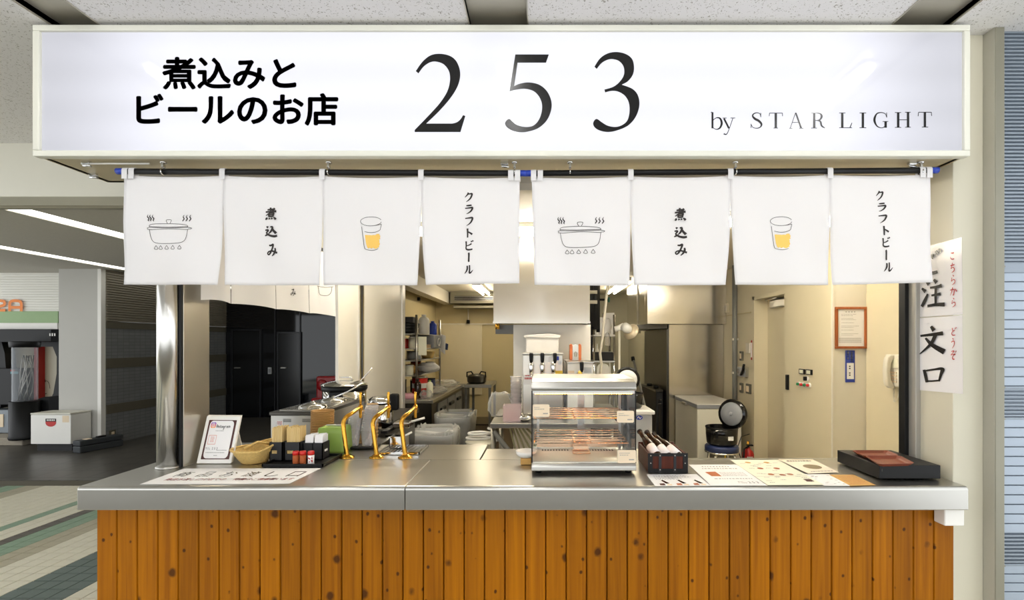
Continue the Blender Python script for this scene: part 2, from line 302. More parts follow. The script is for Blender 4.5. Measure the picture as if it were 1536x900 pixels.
def dup(root, loc, label=None, group=None):
    r = root.copy(); COL.objects.link(r); r.location = loc; ORG[r.name] = Vector(loc)
    if label: r['label'] = label
    if group: r['group'] = group
    for ch in list(root.children):
        c = ch.copy(); COL.objects.link(c); c.parent = r; ORG[c.name] = Vector(loc)
        for g in ch.children:
            d = g.copy(); COL.objects.link(d); d.parent = c; ORG[d.name] = Vector(loc)
    return r
def catmull(p, sub):
    p = [tuple(a) for a in p]
    if len(p) < 3: return [tuple(p[0][j]+(p[-1][j]-p[0][j])*t/sub for j in range(len(p[0]))) for t in range(sub+1)]
    out = []; q = [p[0]]+p+[p[-1]]
    for i in range(len(p)-1):
        a, b, c, d = q[i:i+4]
        for t in range(sub):
            t /= sub
            out.append(tuple(.5*(2*b[j]+(c[j]-a[j])*t+(2*a[j]-5*b[j]+4*c[j]-d[j])*t*t+(3*b[j]-a[j]-3*c[j]+d[j])*t**3) for j in range(len(b))))
    return out+[p[-1]]
def arc(cx, cy, r, a0, a1, n=10, ry=None):
    ry = r if ry is None else ry
    return [(cx+r*math.cos(math.radians(a0+(a1-a0)*i/n)), cy+ry*math.sin(math.radians(a0+(a1-a0)*i/n))) for i in range(n+1)]
def rrect(x0, y0, x1, y1, r, n=4):
    return arc(x1-r, y1-r, r, 0, 90, n)+arc(x0+r, y1-r, r, 90, 180, n)+arc(x0+r, y0+r, r, 180, 270, n)+arc(x1-r, y0+r, r, 270, 360, n)
def quadmap(tl, tr, br, bl, off=.0008):       # (u right, v down) in 0..1 on a flat quad
    tl, tr, br, bl = map(Vector, (tl, tr, br, bl)); nrm = (br-tl).cross(tr-bl).normalized()
    def fn(u, v, o=off): return (tl*(1-u)+tr*u)*(1-v)+(bl*(1-u)+br*u)*v+nrm*o
    return fn
TXT = {}
def text_mesh(body, bold=0.):
    k = (body, bold)
    if k not in TXT:
        c = bpy.data.curves.new('lettering', 'FONT'); c.body = body; c.size = 1; c.offset = bold; c.resolution_u = 4
        o = bpy.data.objects.new('lettering', c); COL.objects.link(o); C.view_layer.update()
        me = bpy.data.meshes.new_from_object(o.evaluated_get(C.evaluated_depsgraph_get()))
        vs = [tuple(v.co) for v in me.vertices]; fs = [tuple(p.vertices) for p in me.polygons]
        bpy.data.objects.remove(o); bpy.data.meshes.remove(me); TXT[k] = (vs, fs)
    return TXT[k]
def put_text(mb, body, fn, u0, v0, u1, v1, bold=0.):
    vs, fs = text_mesh(body, 0.)
    x0, x1 = min(v[0] for v in vs), max(v[0] for v in vs); y0, y1 = min(v[1] for v in vs), max(v[1] for v in vs)
    sx, sy = (u1-u0)/(x1-x0+2*bold), (v1-v0)/(y1-y0+2*bold)
    ds = [(bold*math.cos(k*math.pi/4), bold*math.sin(k*math.pi/4)) for k in range(8)] if bold else [(0, 0)]
    for dx, dy in ds: mb.add([fn(u0+(v[0]-x0+bold+dx)*sx, v1-(v[1]-y0+bold+dy)*sy) for v in vs], fs)
def dashes(mb, fn, u0, u1, v, h, rng, lo=.01, hi=.04, gap=.008):      # a line of print too small to read
    u = u0
    while u < u1:
        l = min(rng.uniform(lo, hi), u1-u); mb.add([fn(u, v), fn(u+l, v), fn(u+l, v+h), fn(u, v+h)], [(0, 1, 2, 3)]); u += l+gap
# brush-written characters: strokes of (x, y, halfwidth) in a 100 x 100 box
BR = {
 '煮': [[(20,20,4),(50,17,5),(76,15,4)],[(46,2,5),(47,18,5),(45,33,4)],[(6,37,4),(50,33,4.5),(95,31,6)],[(82,8,6),(58,32,5),(8,64,2)],[(32,47,5),(33,60,4.5),(33,74,4)],[(33,48,4),(60,45,4),(72,46,6),(70,60,5),(68,74,4)],[(36,59,3.5),(66,57,3.5)],[(34,72,4),(69,70,4)],[(20,80,4),(15,88,6),(6,96,3)],[(37,82,3),(41,93,6)],[(56,81,3),(62,92,6)],[(75,78,3),(88,88,6),(94,95,6)]],
 '込': [[(14,8,3),(26,18,7)],[(4,40,4),(22,38,5),(26,44,5),(14,62,4),(22,74,5),(10,84,4)],[(2,88,3),(22,76,5),(45,86,6),(75,92,7),(100,88,6)],[(44,14,4),(58,12,5),(60,24,5),(48,52,5),(30,70,2)],[(58,20,4),(70,44,6),(92,68,8)]],
 'み': [[(22,12,4),(40,14,5),(60,8,6),(52,36,5),(34,70,5),(16,86,4),(6,76,4),(18,62,4),(50,58,4.5),(80,68,5),(98,74,6)],[(78,34,4),(80,54,6),(66,80,5),(46,98,2)]],
 'ク': [[(46,2,6),(34,24,5),(6,52,2)],[(38,20,4),(66,15,5),(86,18,7),(72,56,6),(46,82,4),(20,100,1.5)]],
 'ラ': [[(22,12,4),(50,10,6),(82,6,5)],[(8,40,4),(50,36,5),(90,34,7),(78,64,6),(52,86,4),(22,100,1.5)]],
 'フ': [[(8,20,4),(50,15,5),(90,14,7),(78,52,6),(54,78,4),(22,98,1.5)]],
 'ト': [[(34,2,7),(36,50,6),(35,98,5)],[(38,36,4),(62,48,6),(88,64,7)]],
 'ビ': [[(18,6,6),(20,50,5),(18,82,5),(34,94,6),(62,94,5.5),(90,88,5)],[(80,30,5),(52,46,4),(22,54,3)],[(72,2,4),(82,14,6)],[(88,-4,4),(98,8,6)]],
 'ー': [[(44,2,7),(50,12,7),(50,50,6.5),(49,88,6.5),(54,98,6)]],
 'ル': [[(32,12,5),(34,46,6),(22,76,4.5),(4,98,1.5)],[(58,6,5),(60,50,5.5),(58,90,6),(74,86,5),(98,58,1.5)]],
 'ご': [[(22,22,5),(48,24,6),(66,20,6),(56,34,3)],[(18,60,4),(20,80,6),(50,92,7),(86,86,6)],[(76,2,5),(86,16,8)],[(92,-6,5),(102,8,8)]],
 '注': [[(20,2,4),(34,16,8)],[(4,30,4),(20,42,8)],[(30,50,4),(16,76,7),(4,96,6)],[(56,-2,5),(68,10,8)],[(40,28,4),(66,25,5),(90,20,7)],[(46,56,4),(66,53,5),(86,50,6)],[(66,26,6),(65,60,6),(65,88,5)],[(30,94,5),(64,89,6),(104,88,8)]],
 '文': [[(46,-4,5),(58,12,9)],[(6,32,4),(50,27,6),(92,22,8)],[(64,28,8),(46,62,6),(4,100,2)],[(26,40,4),(52,66,8),(98,92,11)]],
 '口': [[(14,16,6),(20,50,7),(26,92,6)],[(22,22,5),(60,14,6),(90,12,9),(84,48,6),(76,86,4)],[(26,84,5),(50,84,5),(80,80,5)]],
 'こ': [[(24,20,5),(50,22,6),(74,16,6),(62,32,2)],[(20,62,4),(22,80,6),(50,90,6),(84,84,6)]],
 'ち': [[(14,30,5),(46,26,5),(82,18,6)],[(50,2,6),(40,30,5),(26,58,4),(54,46,4),(80,56,6),(76,78,6),(36,98,2)]],
 'ら': [[(40,2,4),(60,14,7)],[(30,26,5),(24,46,5),(22,62,4),(50,46,4),(76,52,6),(74,76,6),(30,98,2)]],
 'か': [[(8,34,5),(36,28,5),(58,28,6),(58,58,6),(50,86,6),(38,82,2)],[(40,4,6),(30,48,5),(10,92,2)],[(72,18,4),(94,48,8)]],
 'ど': [[(28,6,5),(36,28,5),(42,42,4)],[(74,28,5),(40,46,4),(22,68,5),(40,88,6),(80,86,6)],[(76,4,4),(86,16,7)],[(92,-4,4),(102,8,7)]],
 'う': [[(36,2,4),(60,12,7)],[(20,40,5),(48,28,5),(74,34,7),(70,66,6),(34,98,2)]],
 'ぞ': [[(26,12,4),(66,6,6),(46,28,4),(20,48,3),(52,42,4),(86,38,6),(54,56,4),(42,74,5),(50,90,6),(74,92,6)],[(84,10,4),(92,22,6)],[(98,2,4),(106,14,6)]],
}
def put_brush(mb, ch, fn, u0, v0, u1, v1, fat=1.0):
    lay = 0
    asp = (v1-v0)
    for st in BR[ch]:
        lay += 1
        mb.ribbon([(x, y, r*fat) for x, y, r in st], lambda x, y, l=lay: fn(u0+x/100*(u1-u0), v0+y/100*(v1-v0), l), 7)
# ------------------------------------------------------------------ setting: front hall ceiling, lamps
ZC = 2.758
ceil = struct(MB().box(-4.6, 3.4, -3.4, 3.05, 2.93, 2.97), 'ceiling', 'recess')
for x0, x1, y1 in ((-4.6, -1.96, 3.05), (-1.77, -.293, 1.99), (-.063, 1.39, 1.99), (1.62, 3.4, 1.99)):
    MB().box(x0, x1, -3.4, y1, ZC, ZC+.03).part('ceiling_panel', 'board', ceil, .002)
for x0, x1 in ((-1.96, -1.77), (-.293, -.063), (1.39, 1.62)):
    m = MB()
    for xx in (x0-.004, x1): m.box(xx, xx+.004, -3.4, 1.99, ZC-.004, ZC+.03)
    m.box(x0, x1, -3.4, 1.99, ZC+.024, ZC+.03)
    m.part('recess_liner', 'recess', ceil)
for i, (x0, x1) in enumerate(((-1.96, -1.77), (-.293, -.063), (1.39, 1.62))):
    lb = ['lit strip lamp in the first ceiling slot, above the Japanese letters', 'lit strip lamp in the middle ceiling slot, above the numeral five', 'lit strip lamp in the last ceiling slot, by the shutter'][i]
    t = thing('strip_lamp', lb, 'lamp', ((x0+x1)/2, .9, 2.83), 'strip lamps in the hall ceiling slots')
    xm = (x0+x1)/2 + (.05 if i == 0 else 0)
    MB().box(xm-.04, xm+.04, -2.2, 1.62, ZC+.012, ZC+.0235).part('lamp_body', 'white', t)
    MB().cyl((xm, -2.15, ZC-.006), (xm, 1.6, ZC-.006), .018, 10).part('tube', 'lamp_f', t)
# passage ceiling on the left with two lit slots, and the deep beam before it
struct(MB().box(-9.5, -1.86, 3.05, 3.25, 2.418, 2.97), 'beam', 'offwhite', .004)
struct(MB().box(-9.5, -1.86, 3.25, 3.29, 2.40, 2.75), 'trim_1', 'soffit', .003)
pc = struct(MB().box(-9.5, -1.8, 3.25, 10.2, 2.66, 2.70), 'ceiling_passage', 'passage_board')
for a, b in ((-9.5, -6.13), (-5.93, -4.30), (-4.08, -1.86)):
    MB().box(a, b, 3.29, 10.2, 2.55, 2.58).part('ceiling_panel', 'passage_board', pc)
for a, b, l in ((-6.13, -5.93, 'lit slot lamp in the passage ceiling, near the gaming shop front'), (-4.30, -4.08, 'lit slot lamp in the passage ceiling, nearer to the counter curtain')):
    t = thing('slot_lamp', l, 'lamp', ((a+b)/2, 5.5, 2.6), 'slot lamps in the passage ceiling')
    MB().box(a, b, 3.3, 9.4, 2.60, 2.65).part('lamp_body', 'black', t)  # black colour paints in the shadow beside the lit strip
    MB().box(a+.005, a+.085, 3.3, 9.4, 2.555, 2.60).part('diffuser', 'lamp_p', t)
# ------------------------------------------------------------------ floor: striped tiles as far as they can be told apart
fl = struct(MB().box(-9.5, 3.4, -3.4, 5.2, -.06, -.006), 'floor', 'grout')
def tile_kind(k):                              # k-th tile to the left of x = -2.79
    if k < 0: return 'cream'
    return 'slate slate slate slate cream cream cream cream taupe taupe green green brown cream cream green cream cream cream cream cream cream cream cream taupe taupe green green brown cream cream green cream cream cream cream cream cream cream cream'.split()[k % 40]
tm = {}
def tile_mb(x, y): return MB().prism([(x+.003, y+.003), (x+.097, y+.003), (x+.097, y+.097), (x+.003, y+.097)], 'z', -.006, 0)
mass = {}
n_single = 0
for j in range(-14, 28):
    y = 2.5+.1*(j-3); y = round(y, 3)
    if y+.1 > 5.21: continue
    for k in range(-62, 66):
        x = -2.79-.1*(k+1); kd = tile_kind(k)
        px0 = CX+F*(x+.1)/max(y, .3); py0 = CY+F*EYE/max(y+.05, .3)
        seen = y > 2.55 and CX+F*(x+.1)/y > -6 and CX+F*x/(y+.1) < (150 if py0 > 764 else 128 if py0 > 735 else 235) and n_single < 300
        if seen:
            n_single += 1
            if kd not in tm:
                tm[kd] = tile_mb(0, 0).mesh('tile'); tm[kd].materials.append(M['tiles'][kd])
            o = bpy.data.objects.new('tile', tm[kd]); COL.objects.link(o); o.parent = fl; o.location = Vector((x, y, 0))-ORG[fl.name]
        else: mass.setdefault(kd, MB()).box(x+.003, x+.097, y+.003, y+.097, -.006, 0)
for kd, m in mass.items(): m.part('tile_field', M['tiles'][kd], fl, kind='stuff')
struct(MB().box(-9.5, -1.8, 5.2, 10.2, -.06, .0), 'floor_passage', 'dark_floor')
struct(MB().box(-1.8, 3.4, 1.99, 9.2, -.06, -.002), 'floor_kitchen', 'kfloor')
# ------------------------------------------------------------------ kitchen shell
struct(MB().box(-2.2, 2.75, 2.2, 9.1, 2.40, 2.46), 'ceiling_kitchen', 'cream')
struct(MB().box(-1.86, 2.75, 2.22, 2.32, 2.215, 2.92), 'wall_header', 'cream')
struct(MB().box(-1.84, 1.69, 2.12, 2.22, 2.195, 2.24), 'trim_2', 'alu')
struct(MB().box(-1.86, -1.70, 2.32, 9.1, 2.20, 2.92), 'wall_header_left', 'cream')
struct(MB().box(-2.2, .45, 9.0, 9.1, 0, 2.4), 'wall_back', 'olive')
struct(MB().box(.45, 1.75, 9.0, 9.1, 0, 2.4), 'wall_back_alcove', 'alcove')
struct(MB().box(-2.12, -2.02, 5.42, 9.0, 0, 2.4), 'wall_left', 'olive')
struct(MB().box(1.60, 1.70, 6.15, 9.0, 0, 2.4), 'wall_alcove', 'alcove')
struct(MB().box(-2.02, 1.60, 8.985, 9.0, 0, .1), 'baseboard_back', 'skirting')
struct(MB().box(-2.02, -2.005, 5.42, 8.98, 0, .1), 'baseboard_left', 'skirting')
struct(MB().box(-1.605, -1.58, 3.70, 5.40, 0, 2.4), 'wall_partition', 'partition', .004)
struct(MB().box(-1.70, -1.565, 5.34, 5.44, 0, 2.4), 'trim_3', 'white', .004)
m = MB(); m.box(-1.58, -1.568, 4.10, 4.13, .85, 2.2); m.box(-1.58, -1.568, 4.17, 4.20, .85, 2.2)
struct(m, 'trim_4', 'chrome'); struct(MB().box(-1.585, -1.572, 4.13, 4.17, .85, 2.2), 'trim_5', 'black')
struct(MB().box(-2.02, -1.605, 5.40, 5.44, 0, 2.4), 'wall_return', 'cream')
pb = P(659, 487, 8.99); pe = P(723, 576, 8.99)
struct(MB().box(pb.x, pe.x, 8.975, 8.99, pe.z-.2, pb.z), 'panel_back', 'cream_yellow', .003)
struct(MB().box(pb.x-.02, 1.0, 8.97, 8.99, pb.z, pb.z+.025), 'trim_6', 'cream')
# right hand walls: set back in steps
struct(MB().box(1.69, 1.815, 1.98, 2.2, 0, 2.92), 'pillar', 'pillar', .003)
struct(MB().box(1.70, 2.75, 2.0, 2.2, 0, 2.92), 'wall_front', 'cream')
struct(MB().box(2.56, 2.68, 2.2, 3.8, 0, 2.4), 'wall_right', 'cream_yellow')
struct(MB().box(2.548, 2.562, 2.35, 3.79, 0, PZ(440, 3.8)), 'panel_right', 'cream_yellow', .003)
struct(MB().box(2.296, 2.68, 3.8, 3.9, 0, 2.4), 'wall_return_right', 'cream')
struct(MB().box(2.285, 2.30, 3.79, 3.82, 0, 2.4), 'trim_7', 'cream')
yd0, yd1 = 4.575, 5.20; zd = PZ(450, 5.2)
struct(MB().box(2.296, 2.40, 3.9, yd0, 0, 2.4), 'wall_cabinet', 'cream_yellow')
struct(MB().box(2.296, 2.56, yd0, yd1, zd, 2.4), 'lintel', 'cream_yellow')
struct(MB().box(2.296, 2.56, yd1, 6.15, 0, 2.4), 'wall_right_rear', 'cream_yellow')
struct(MB().box(1.60, 2.40, 6.15, 6.25, 0, 2.4), 'wall_rear_right', 'cream')
d = thing('door_1', None, None, (2.44, 4.9, 0), kind='structure')
MB().box(2.43, 2.47, yd0, yd1, 0, zd).part('door_leaf', 'cream_yellow', d, .003)
MB().box(2.38, 2.43, 4.72, 5.06, zd-.10, zd-.02).part('door_closer', 'alu', d, .008)
MB().tube([(2.40, 4.85, zd-.02), (2.33, 4.80, zd-.015), (2.36, 5.1, zd-.01)], .008).part('closer_arm', 'alu', d)
struct(MB().box(2.284, 2.30, yd1, yd1+.05, 0, zd+.04), 'trim_8', 'cream_yellow', .002)
struct(MB().box(2.284, 2.30, yd0-.05, yd1+.05, zd, zd+.04), 'trim_9', 'cream_yellow', .002)
m = MB(); m.box(2.288, 2.297, 5.3, 6.14, PZ(472, 5.75)-.006, PZ(472, 5.75)+.006)
struct(m, 'trim_10', 'olive')
# opening frame of the stall
struct(MB().box(1.650, 1.668, 2.19, 2.23, .92, 2.2), 'window_1', 'black', .002)
struct(MB().box(1.668, 1.694, 2.15, 2.2, .92, 2.2), 'trim_11', 'alu_pale', .003)
struct(MB().box(-1.70, -1.648, 2.20, 2.37, .921, 2.2), 'trim_12', 'steel_v', .002)
struct(MB().box(-1.662, -1.650, 2.188, 2.20, .921, 2.2), 'trim_13', 'black', .001)
# ------------------------------------------------------------------ shutter and its post at the right
struct(MB().prism([(1.815, 1.98), (1.815, 1.927), (1.853, 1.927), (1.853, 1.98)], 'z', 0, ZC), 'trim_14', 'frame_dark', .003)
struct(MB().box(1.8135, 1.8155, 1.930, 1.98, 0, ZC), 'trim_15', 'frame_metal')
sh = thing('rolling_shutter', 'blue grey metal roller shutter with ribbed and slatted bands beside the pillar', 'shutter', (2.6, 1.96, 0))
def zs(py): return EYE-(py-CY)*1.95/F
MB().box(1.853, 3.4, 1.965, 1.98, 0, ZC).part('backing', 'shutter', sh)
m = MB()
for y0, y1 in ((34, 394), (582, 626), (802, 848), (1010, 1055)):
    z = zs(y0); zb = zs(y1); p = .0152; pts = []
    while z > zb:
        pts += [(1.9655, z), (1.953, z-.003), (1.953, z-p*.62), (1.9655, z-p*.80)]; z -= p
    pts += [(1.966, zb), (1.972, zb), (1.972, zs(y0))]
    m.prism(pts, 'x', 1.855, 3.4)
m.part('ribbed_band', 'shutter', sh, kind='stuff')
for y0, y1 in ((409, 580), (628, 801), (849, 1009)):
    n = 12; h = (zs(y0)-zs(y1))/n
    for i in range(n):
        z1 = zs(y0)-h*i; MB().box(1.858, 3.4, 1.952, 1.965, z1-h+.004, z1).part('slat', 'shutter_slat', sh, .0015)
for y0, y1 in ((394, 409), (579.5, 583), (626, 629), (846, 849)):
    MB().box(1.855, 3.4, 1.948, 1.966, zs(y1), zs(y0)).part('rail', 'shutter', sh, .002)
for yy in (400, 581, 628, 848, 165, 270):
    MB().cyl((1.868, 1.944, zs(yy)), (1.868, 1.95, zs(yy)), .004, 8).part('screw', 'frame_dark', sh)
# ------------------------------------------------------------------ counter
cb = thing('stall_counter', 'stall counter front clad in orange stained pine boards with dark knots', 'counter', (-.08, 2.0, 0))
MB().box(-1.83, 1.67, 2.0, 2.12, 0, .825).part('carcass', 'pine_gap', cb)
MB().box(-1.83, -1.74, 2.12, 2.77, 0, .80).part('side_wall', 'pine_gap', cb)
XA, XB, NP = PX(144.5, 1.98), PX(1431.5, 1.98), 42
pw = (XB-XA)/NP
pm = MB()
pm.prism([(0.0012, 0), (.004, -.0065), (pw-.004, -.0065), (pw-.0012, 0), (pw-.0012, .008), (.0012, .008)], 'z', 0, .826)
pme = pm.mesh('plank', (pw/2, 0, .41)); pme.materials.append(M['pine'])
for i in range(NP):
    o = bpy.data.objects.new('plank', pme); COL.objects.link(o); o.parent = cb; o.location = Vector((XA+pw*(i+.5), 1.9865, .41))-ORG[cb.name]
def top_mb(x0, x1, y0, y1, el=False, er=False):
    m = MB(); r = .014; z0, z1 = .826, .92
    pts = [(y0, z0)]+[(y0+r-r*math.cos(a), z1-r+r*math.sin(a)) for a in [math.radians(q) for q in (0, 22, 45, 68, 90)]]+[(y1, z1), (y1, z0)]
    return m.prism(pts, 'x', x0, x1)
YB = 2.685
ct = thing('steel_worktop', 'brushed stainless steel counter top carrying the beer taps and the signs', 'counter top', (-1.2, 2.2, .826))
m = top_mb(-1.847, -.549, 1.9, 2.34); m.part('front_slab', 'steel', ct, .004)
MB().box(-1.847, -.312, 2.34, YB, .86, .92).part('rear_slab', 'steel', ct)
MB().box(-1.847, -1.22, YB, 2.74, .86, .92).part('side_slab', 'steel', ct)
c2 = thing('steel_worktop', 'brushed stainless steel counter top carrying the warming case and the menus', 'counter top', (.6, 2.2, .826))
top_mb(-.5475, 1.684, 1.9, 2.34).part('front_slab', 'steel', c2, .004)
MB().box(-.305, 1.63, 2.34, 2.375, .86, .92).part('rear_slab', 'steel', c2)
MB().box(-.305, .62, 2.378, 2.585, .885, .918).thing('counter_flap', 'steel', 'hinged steel flap behind the warming case, split from the counter by a dark gap', 'flap', bevel=.002)
MB().box(PX(1405, 1.96), PX(1434, 1.96), 1.92, 1.975, PZ(785, 1.95), .826).thing('socket_box', 'white', 'small white box under the right end of the counter', 'box', bevel=.004)
# steel round post
M['post'] = steel('satin_post', 'd2d0cb', .22, (30, 30, .6))
t = thing('steel_post', 'shiny round steel post standing on the counter beside the brushed jamb', 'post', (-1.712, 2.20, .92))
MB().cyl((-1.712, 2.20, .922), (-1.712, 2.20, 2.2), .0485, 40).part('tube', M['post'], t)
MB().lathe([(.054, 0), (.054, .006), (.0486, .012)], (-1.712, 2.20, .92), n=40).part('foot_ring', 'alu', t)
# ------------------------------------------------------------------ light-box sign
YS = 1.895; S0, S1 = PX(48, YS), PX(1456, YS); ZT, ZB = PZ(36.5, YS), PZ(234, YS); A0, A1 = PX(58, YS), PX(1447, YS); AT, AB = PZ(45.5, YS), PZ(225, YS)
sg = thing('light_box_sign', 'long white light box sign with big black numerals above the counter', 'sign', ((S0+S1)/2, 2.0, ZB))
m = MB(); m.box(S0+.012, S1-.012, YS+.03, 2.22, ZT-.02, ZT-.004); m.box(S0+.012, S0+.03, YS+.03, 2.22, ZB+.004, ZT-.004); m.box(S1-.03, S1-.012, YS+.03, 2.22, ZB+.004, ZT-.004); m.box(S0+.012, S1-.012, 2.2, 2.22, ZB+.004, ZT-.004)
m.part('cabinet', 'sign_frame', sg)
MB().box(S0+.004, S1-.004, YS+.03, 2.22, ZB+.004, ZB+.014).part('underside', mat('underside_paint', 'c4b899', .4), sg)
for nm, a in (('frame_rail', (S0, S1, YS, YS+.035, AT, ZT)), ('frame_rail', (S0, S1, YS, YS+.035, ZB, AB)), ('frame_stile', (S0, A0, YS, YS+.035, AB, AT)), ('frame_stile', (A1, S1, YS, YS+.035, AB, AT))):
    MB().box(*a).part(nm, 'sign_frame', sg, .004)
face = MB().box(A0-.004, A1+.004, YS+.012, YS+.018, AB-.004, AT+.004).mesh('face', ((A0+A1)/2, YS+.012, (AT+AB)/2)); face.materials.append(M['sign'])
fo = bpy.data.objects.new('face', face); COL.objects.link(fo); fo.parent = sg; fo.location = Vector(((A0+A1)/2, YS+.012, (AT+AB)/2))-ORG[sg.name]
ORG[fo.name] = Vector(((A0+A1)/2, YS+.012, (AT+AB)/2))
def sgn(px, py, l=0): return P(px, py, YS+.0105-.0001*l)
for body, r in (('煮込みと', (242.6, 85.2, 444.6, 134.6)), ('ビールのお店', (204, 139.6, 507.6, 188.8))):
    m = MB(); put_text(m, body, sgn, *r, bold=.03); m.part('lettering', 'ink', fo)
def smooth_outline(parts):                     # list of segments; each segment is smoothed on its own
    out = []
    for s in parts: out += catmull(s, 6)[:-1] if len(s) > 2 else [tuple(s[0])]
    return out
two = [[(335,320),(347,330)],[(347,330),(370,300),(398,281),(425,277),(460,289),(484,320),(489,360),(478,408),(450,455),(410,502),(330,585)],[(330,585),(330,594)],[(330,594),(536,594)],[(536,594),(558,522)],[(558,522),(548,518)],[(548,518),(536,537),(520,550),(500,556)],[(500,556),(382,556)],[(382,556),(440,500),(488,445),(520,395),(534,350),(532,310),(515,272),(485,250),(440,242),(400,250),(365,278),(335,320)]]
five = [[(783,245),(934,245)],[(934,245),(921,282)],[(921,282),(793,282)],[(793,282),(778,387)],[(778,387),(806,376),(845,371),(890,381),(925,410),(945,455),(943,500),(922,545),(885,577),(840,592),(805,595),(770,588),(745,572),(737,555),(745,540),(757,535),(768,545),(790,562),(825,571),(860,567),(885,545),(900,510),(903,470),(890,435),(865,410),(830,400),(795,402),(756,411)],[(756,411),(783,245)]]
three = [[(1139,300),(1149,310)],[(1149,310),(1170,285),(1195,270),(1220,266),(1250,275),(1270,300),(1272,335),(1255,365),(1225,390),(1184,403)],[(1184,403),(1187,416)],[(1187,416),(1215,409),(1245,412),(1275,430),(1293,460),(1297,500),(1288,540),(1265,562),(1235,571),(1200,566),(1172,550),(1152,536),(1140,540),(1133,557),(1142,575),(1165,588),(1200,594),(1240,587),(1290,565),(1325,525),(1341,475),(1335,430),(1310,400),(1262,381)],[(1262,381),(1290,365),(1312,335),(1317,300),(1308,265),(1280,243),(1240,234),(1200,240),(1165,262),(1139,300)]]
for d in (two, five, three):
    m = MB(); m.poly([(512+x/3, y/3) for x, y in smooth_outline(d)], sgn); m.part('numeral', 'ink', fo)
# by STAR LIGHT: thick stems, hairlines and serifs
TK, TH = 7.4, 2.0
def stem(x, y0, y1, w=TK): return [(x, y0, w), (x, y1, w)]
def hair(x0, x1, y): return [(x0, y, TH), (x1, y, TH)]
LET = [
 [[(116,74,TK*.8),(116,172,TK*.8)], [(106,76,1.5),(114,73,3)], [(120,122,2),(140,108,2.5),(162,112,5),(172,140,6.5),(162,168,5),(140,178,2.5),(120,168,2)]],
 [[(186,112,5.5),(216,172,5.5)], [(240,110,TH),(214,184,TH),(200,208,3),(184,204,4.5)], hair(178,202,109), hair(226,254,109)],
 [[(408,100,TH),(404,84,TH),(386,77,TH+.5),(366,84,3.5),(360,98,5),(374,114,7),(396,126,7),(413,146,6),(406,164,3.5),(386,171,TH+.5),(362,166,TH),(350,148,TH)], [(409,78,TH),(409,104,TH)], [(350,144,TH),(350,170,TH)]],
 [stem(500,78,170), hair(462,541,79), hair(486,514,170), [(462,79,TH),(460,98,2)], [(540,79,TH),(541,98,2)]],
 [[(620,76,TH),(588,170,TH)], [(621,78,4.5),(654,170,6.5)], hair(600,640,136), hair(581,602,171), hair(640,668,171)],
 [stem(733,78,170), hair(714,760,79), hair(714,750,170), [(740,79,TH),(768,82,4),(778,100,6.5),(766,120,4),(740,124,TH)], [(752,124,2.5),(770,130,5),(778,156,5),(798,170,TH)]],
 [stem(903,78,168), hair(884,922,78), hair(884,962,168), [(950,167,3),(962,138,TH)]],
 [stem(1028,78,168), hair(1008,1048,78), hair(1008,1048,168)],
 [[(1172,104,TH),(1164,84,2),(1140,76,TH+.6),(1112,84,4),(1098,120,7),(1112,156,4),(1140,169,2),(1164,160,3)], [(1172,76,TH),(1173,106,TH)], stem(1166,130,168), hair(1148,1182,130)],
 [stem(1242,76,166), stem(1302,74,165), hair(1222,1260,76), hair(1284,1318,74), hair(1222,1260,166), hair(1284,1318,165), hair(1246,1298,120)],
 [stem(1404,74,164), hair(1366,1444,74), hair(1386,1424,164), [(1366,74,TH),(1363,98,2)], [(1443,74,TH),(1445,96,2)]],
]
for L_ in LET:
    m = MB()
    for i, st in enumerate(L_): m.ribbon(st, lambda x, y, i=i: sgn(1040+x/4.042, 150+y/4.042, i), 6)
    m.part('letter', 'ink', fo)
# ------------------------------------------------------------------ curtain poles, hooks, noren
YN = 1.965
def pole(x0, x1, y0, y1, label):
    a, b = P(x0, y0, YN), P(x1, y1, YN); t = thing('curtain_pole', label, 'pole', ((a+b)/2)[:], 'poles that carry the shop curtains')
    MB().cyl(a, b, .0118, 14).part('rod', 'black', t)
    dx = (b-a).normalized()
    MB().cyl(a-dx*.012, a+dx*.022, .0125, 14).part('end_cap', 'blue', t); MB().cyl(b-dx*.022, b+dx*.012, .0125, 14).part('end_cap', 'blue', t)
pole(180, 786, 257, 260, 'black curtain pole with blue end caps, under the Japanese letters')
pole(794, 1402, 260, 255.5, 'black curtain pole with blue end caps, under the small Latin lettering')
for px, nm in ((245, 'first'), (493, 'second'), (772, 'third'), (855, 'fourth'), (1103, 'fifth'), (1381, 'last')):
    t = thing('pole_hook', nm+' chrome hook holding the curtain poles, counted from the steel post', 'hook', P(px, 240, YN)[:], 'hooks on the underside of the sign')
    x = PX(px, YN); z = ZB+.006; zr = PZ(257.5, YN)
    MB().lathe([(.006, 0), (.012, .004), (.012, .012)], (x, YN, z-.012), n=12).part('plate', 'chrome', t)
    MB().box(x-.005, x+.005, YN-.008, YN+.008, z-.028, z-.010).part('clip', 'chrome', t, .002)
    MB().tube([(x, YN, z-.026)]+[(x, YN+.015*math.sin(a), zr-.015*math.cos(a)+.0) for a in [math.radians(q) for q in (165, 120, 60, 0, -60, -110)]], .0028, 6).part('ring', 'chrome', t)
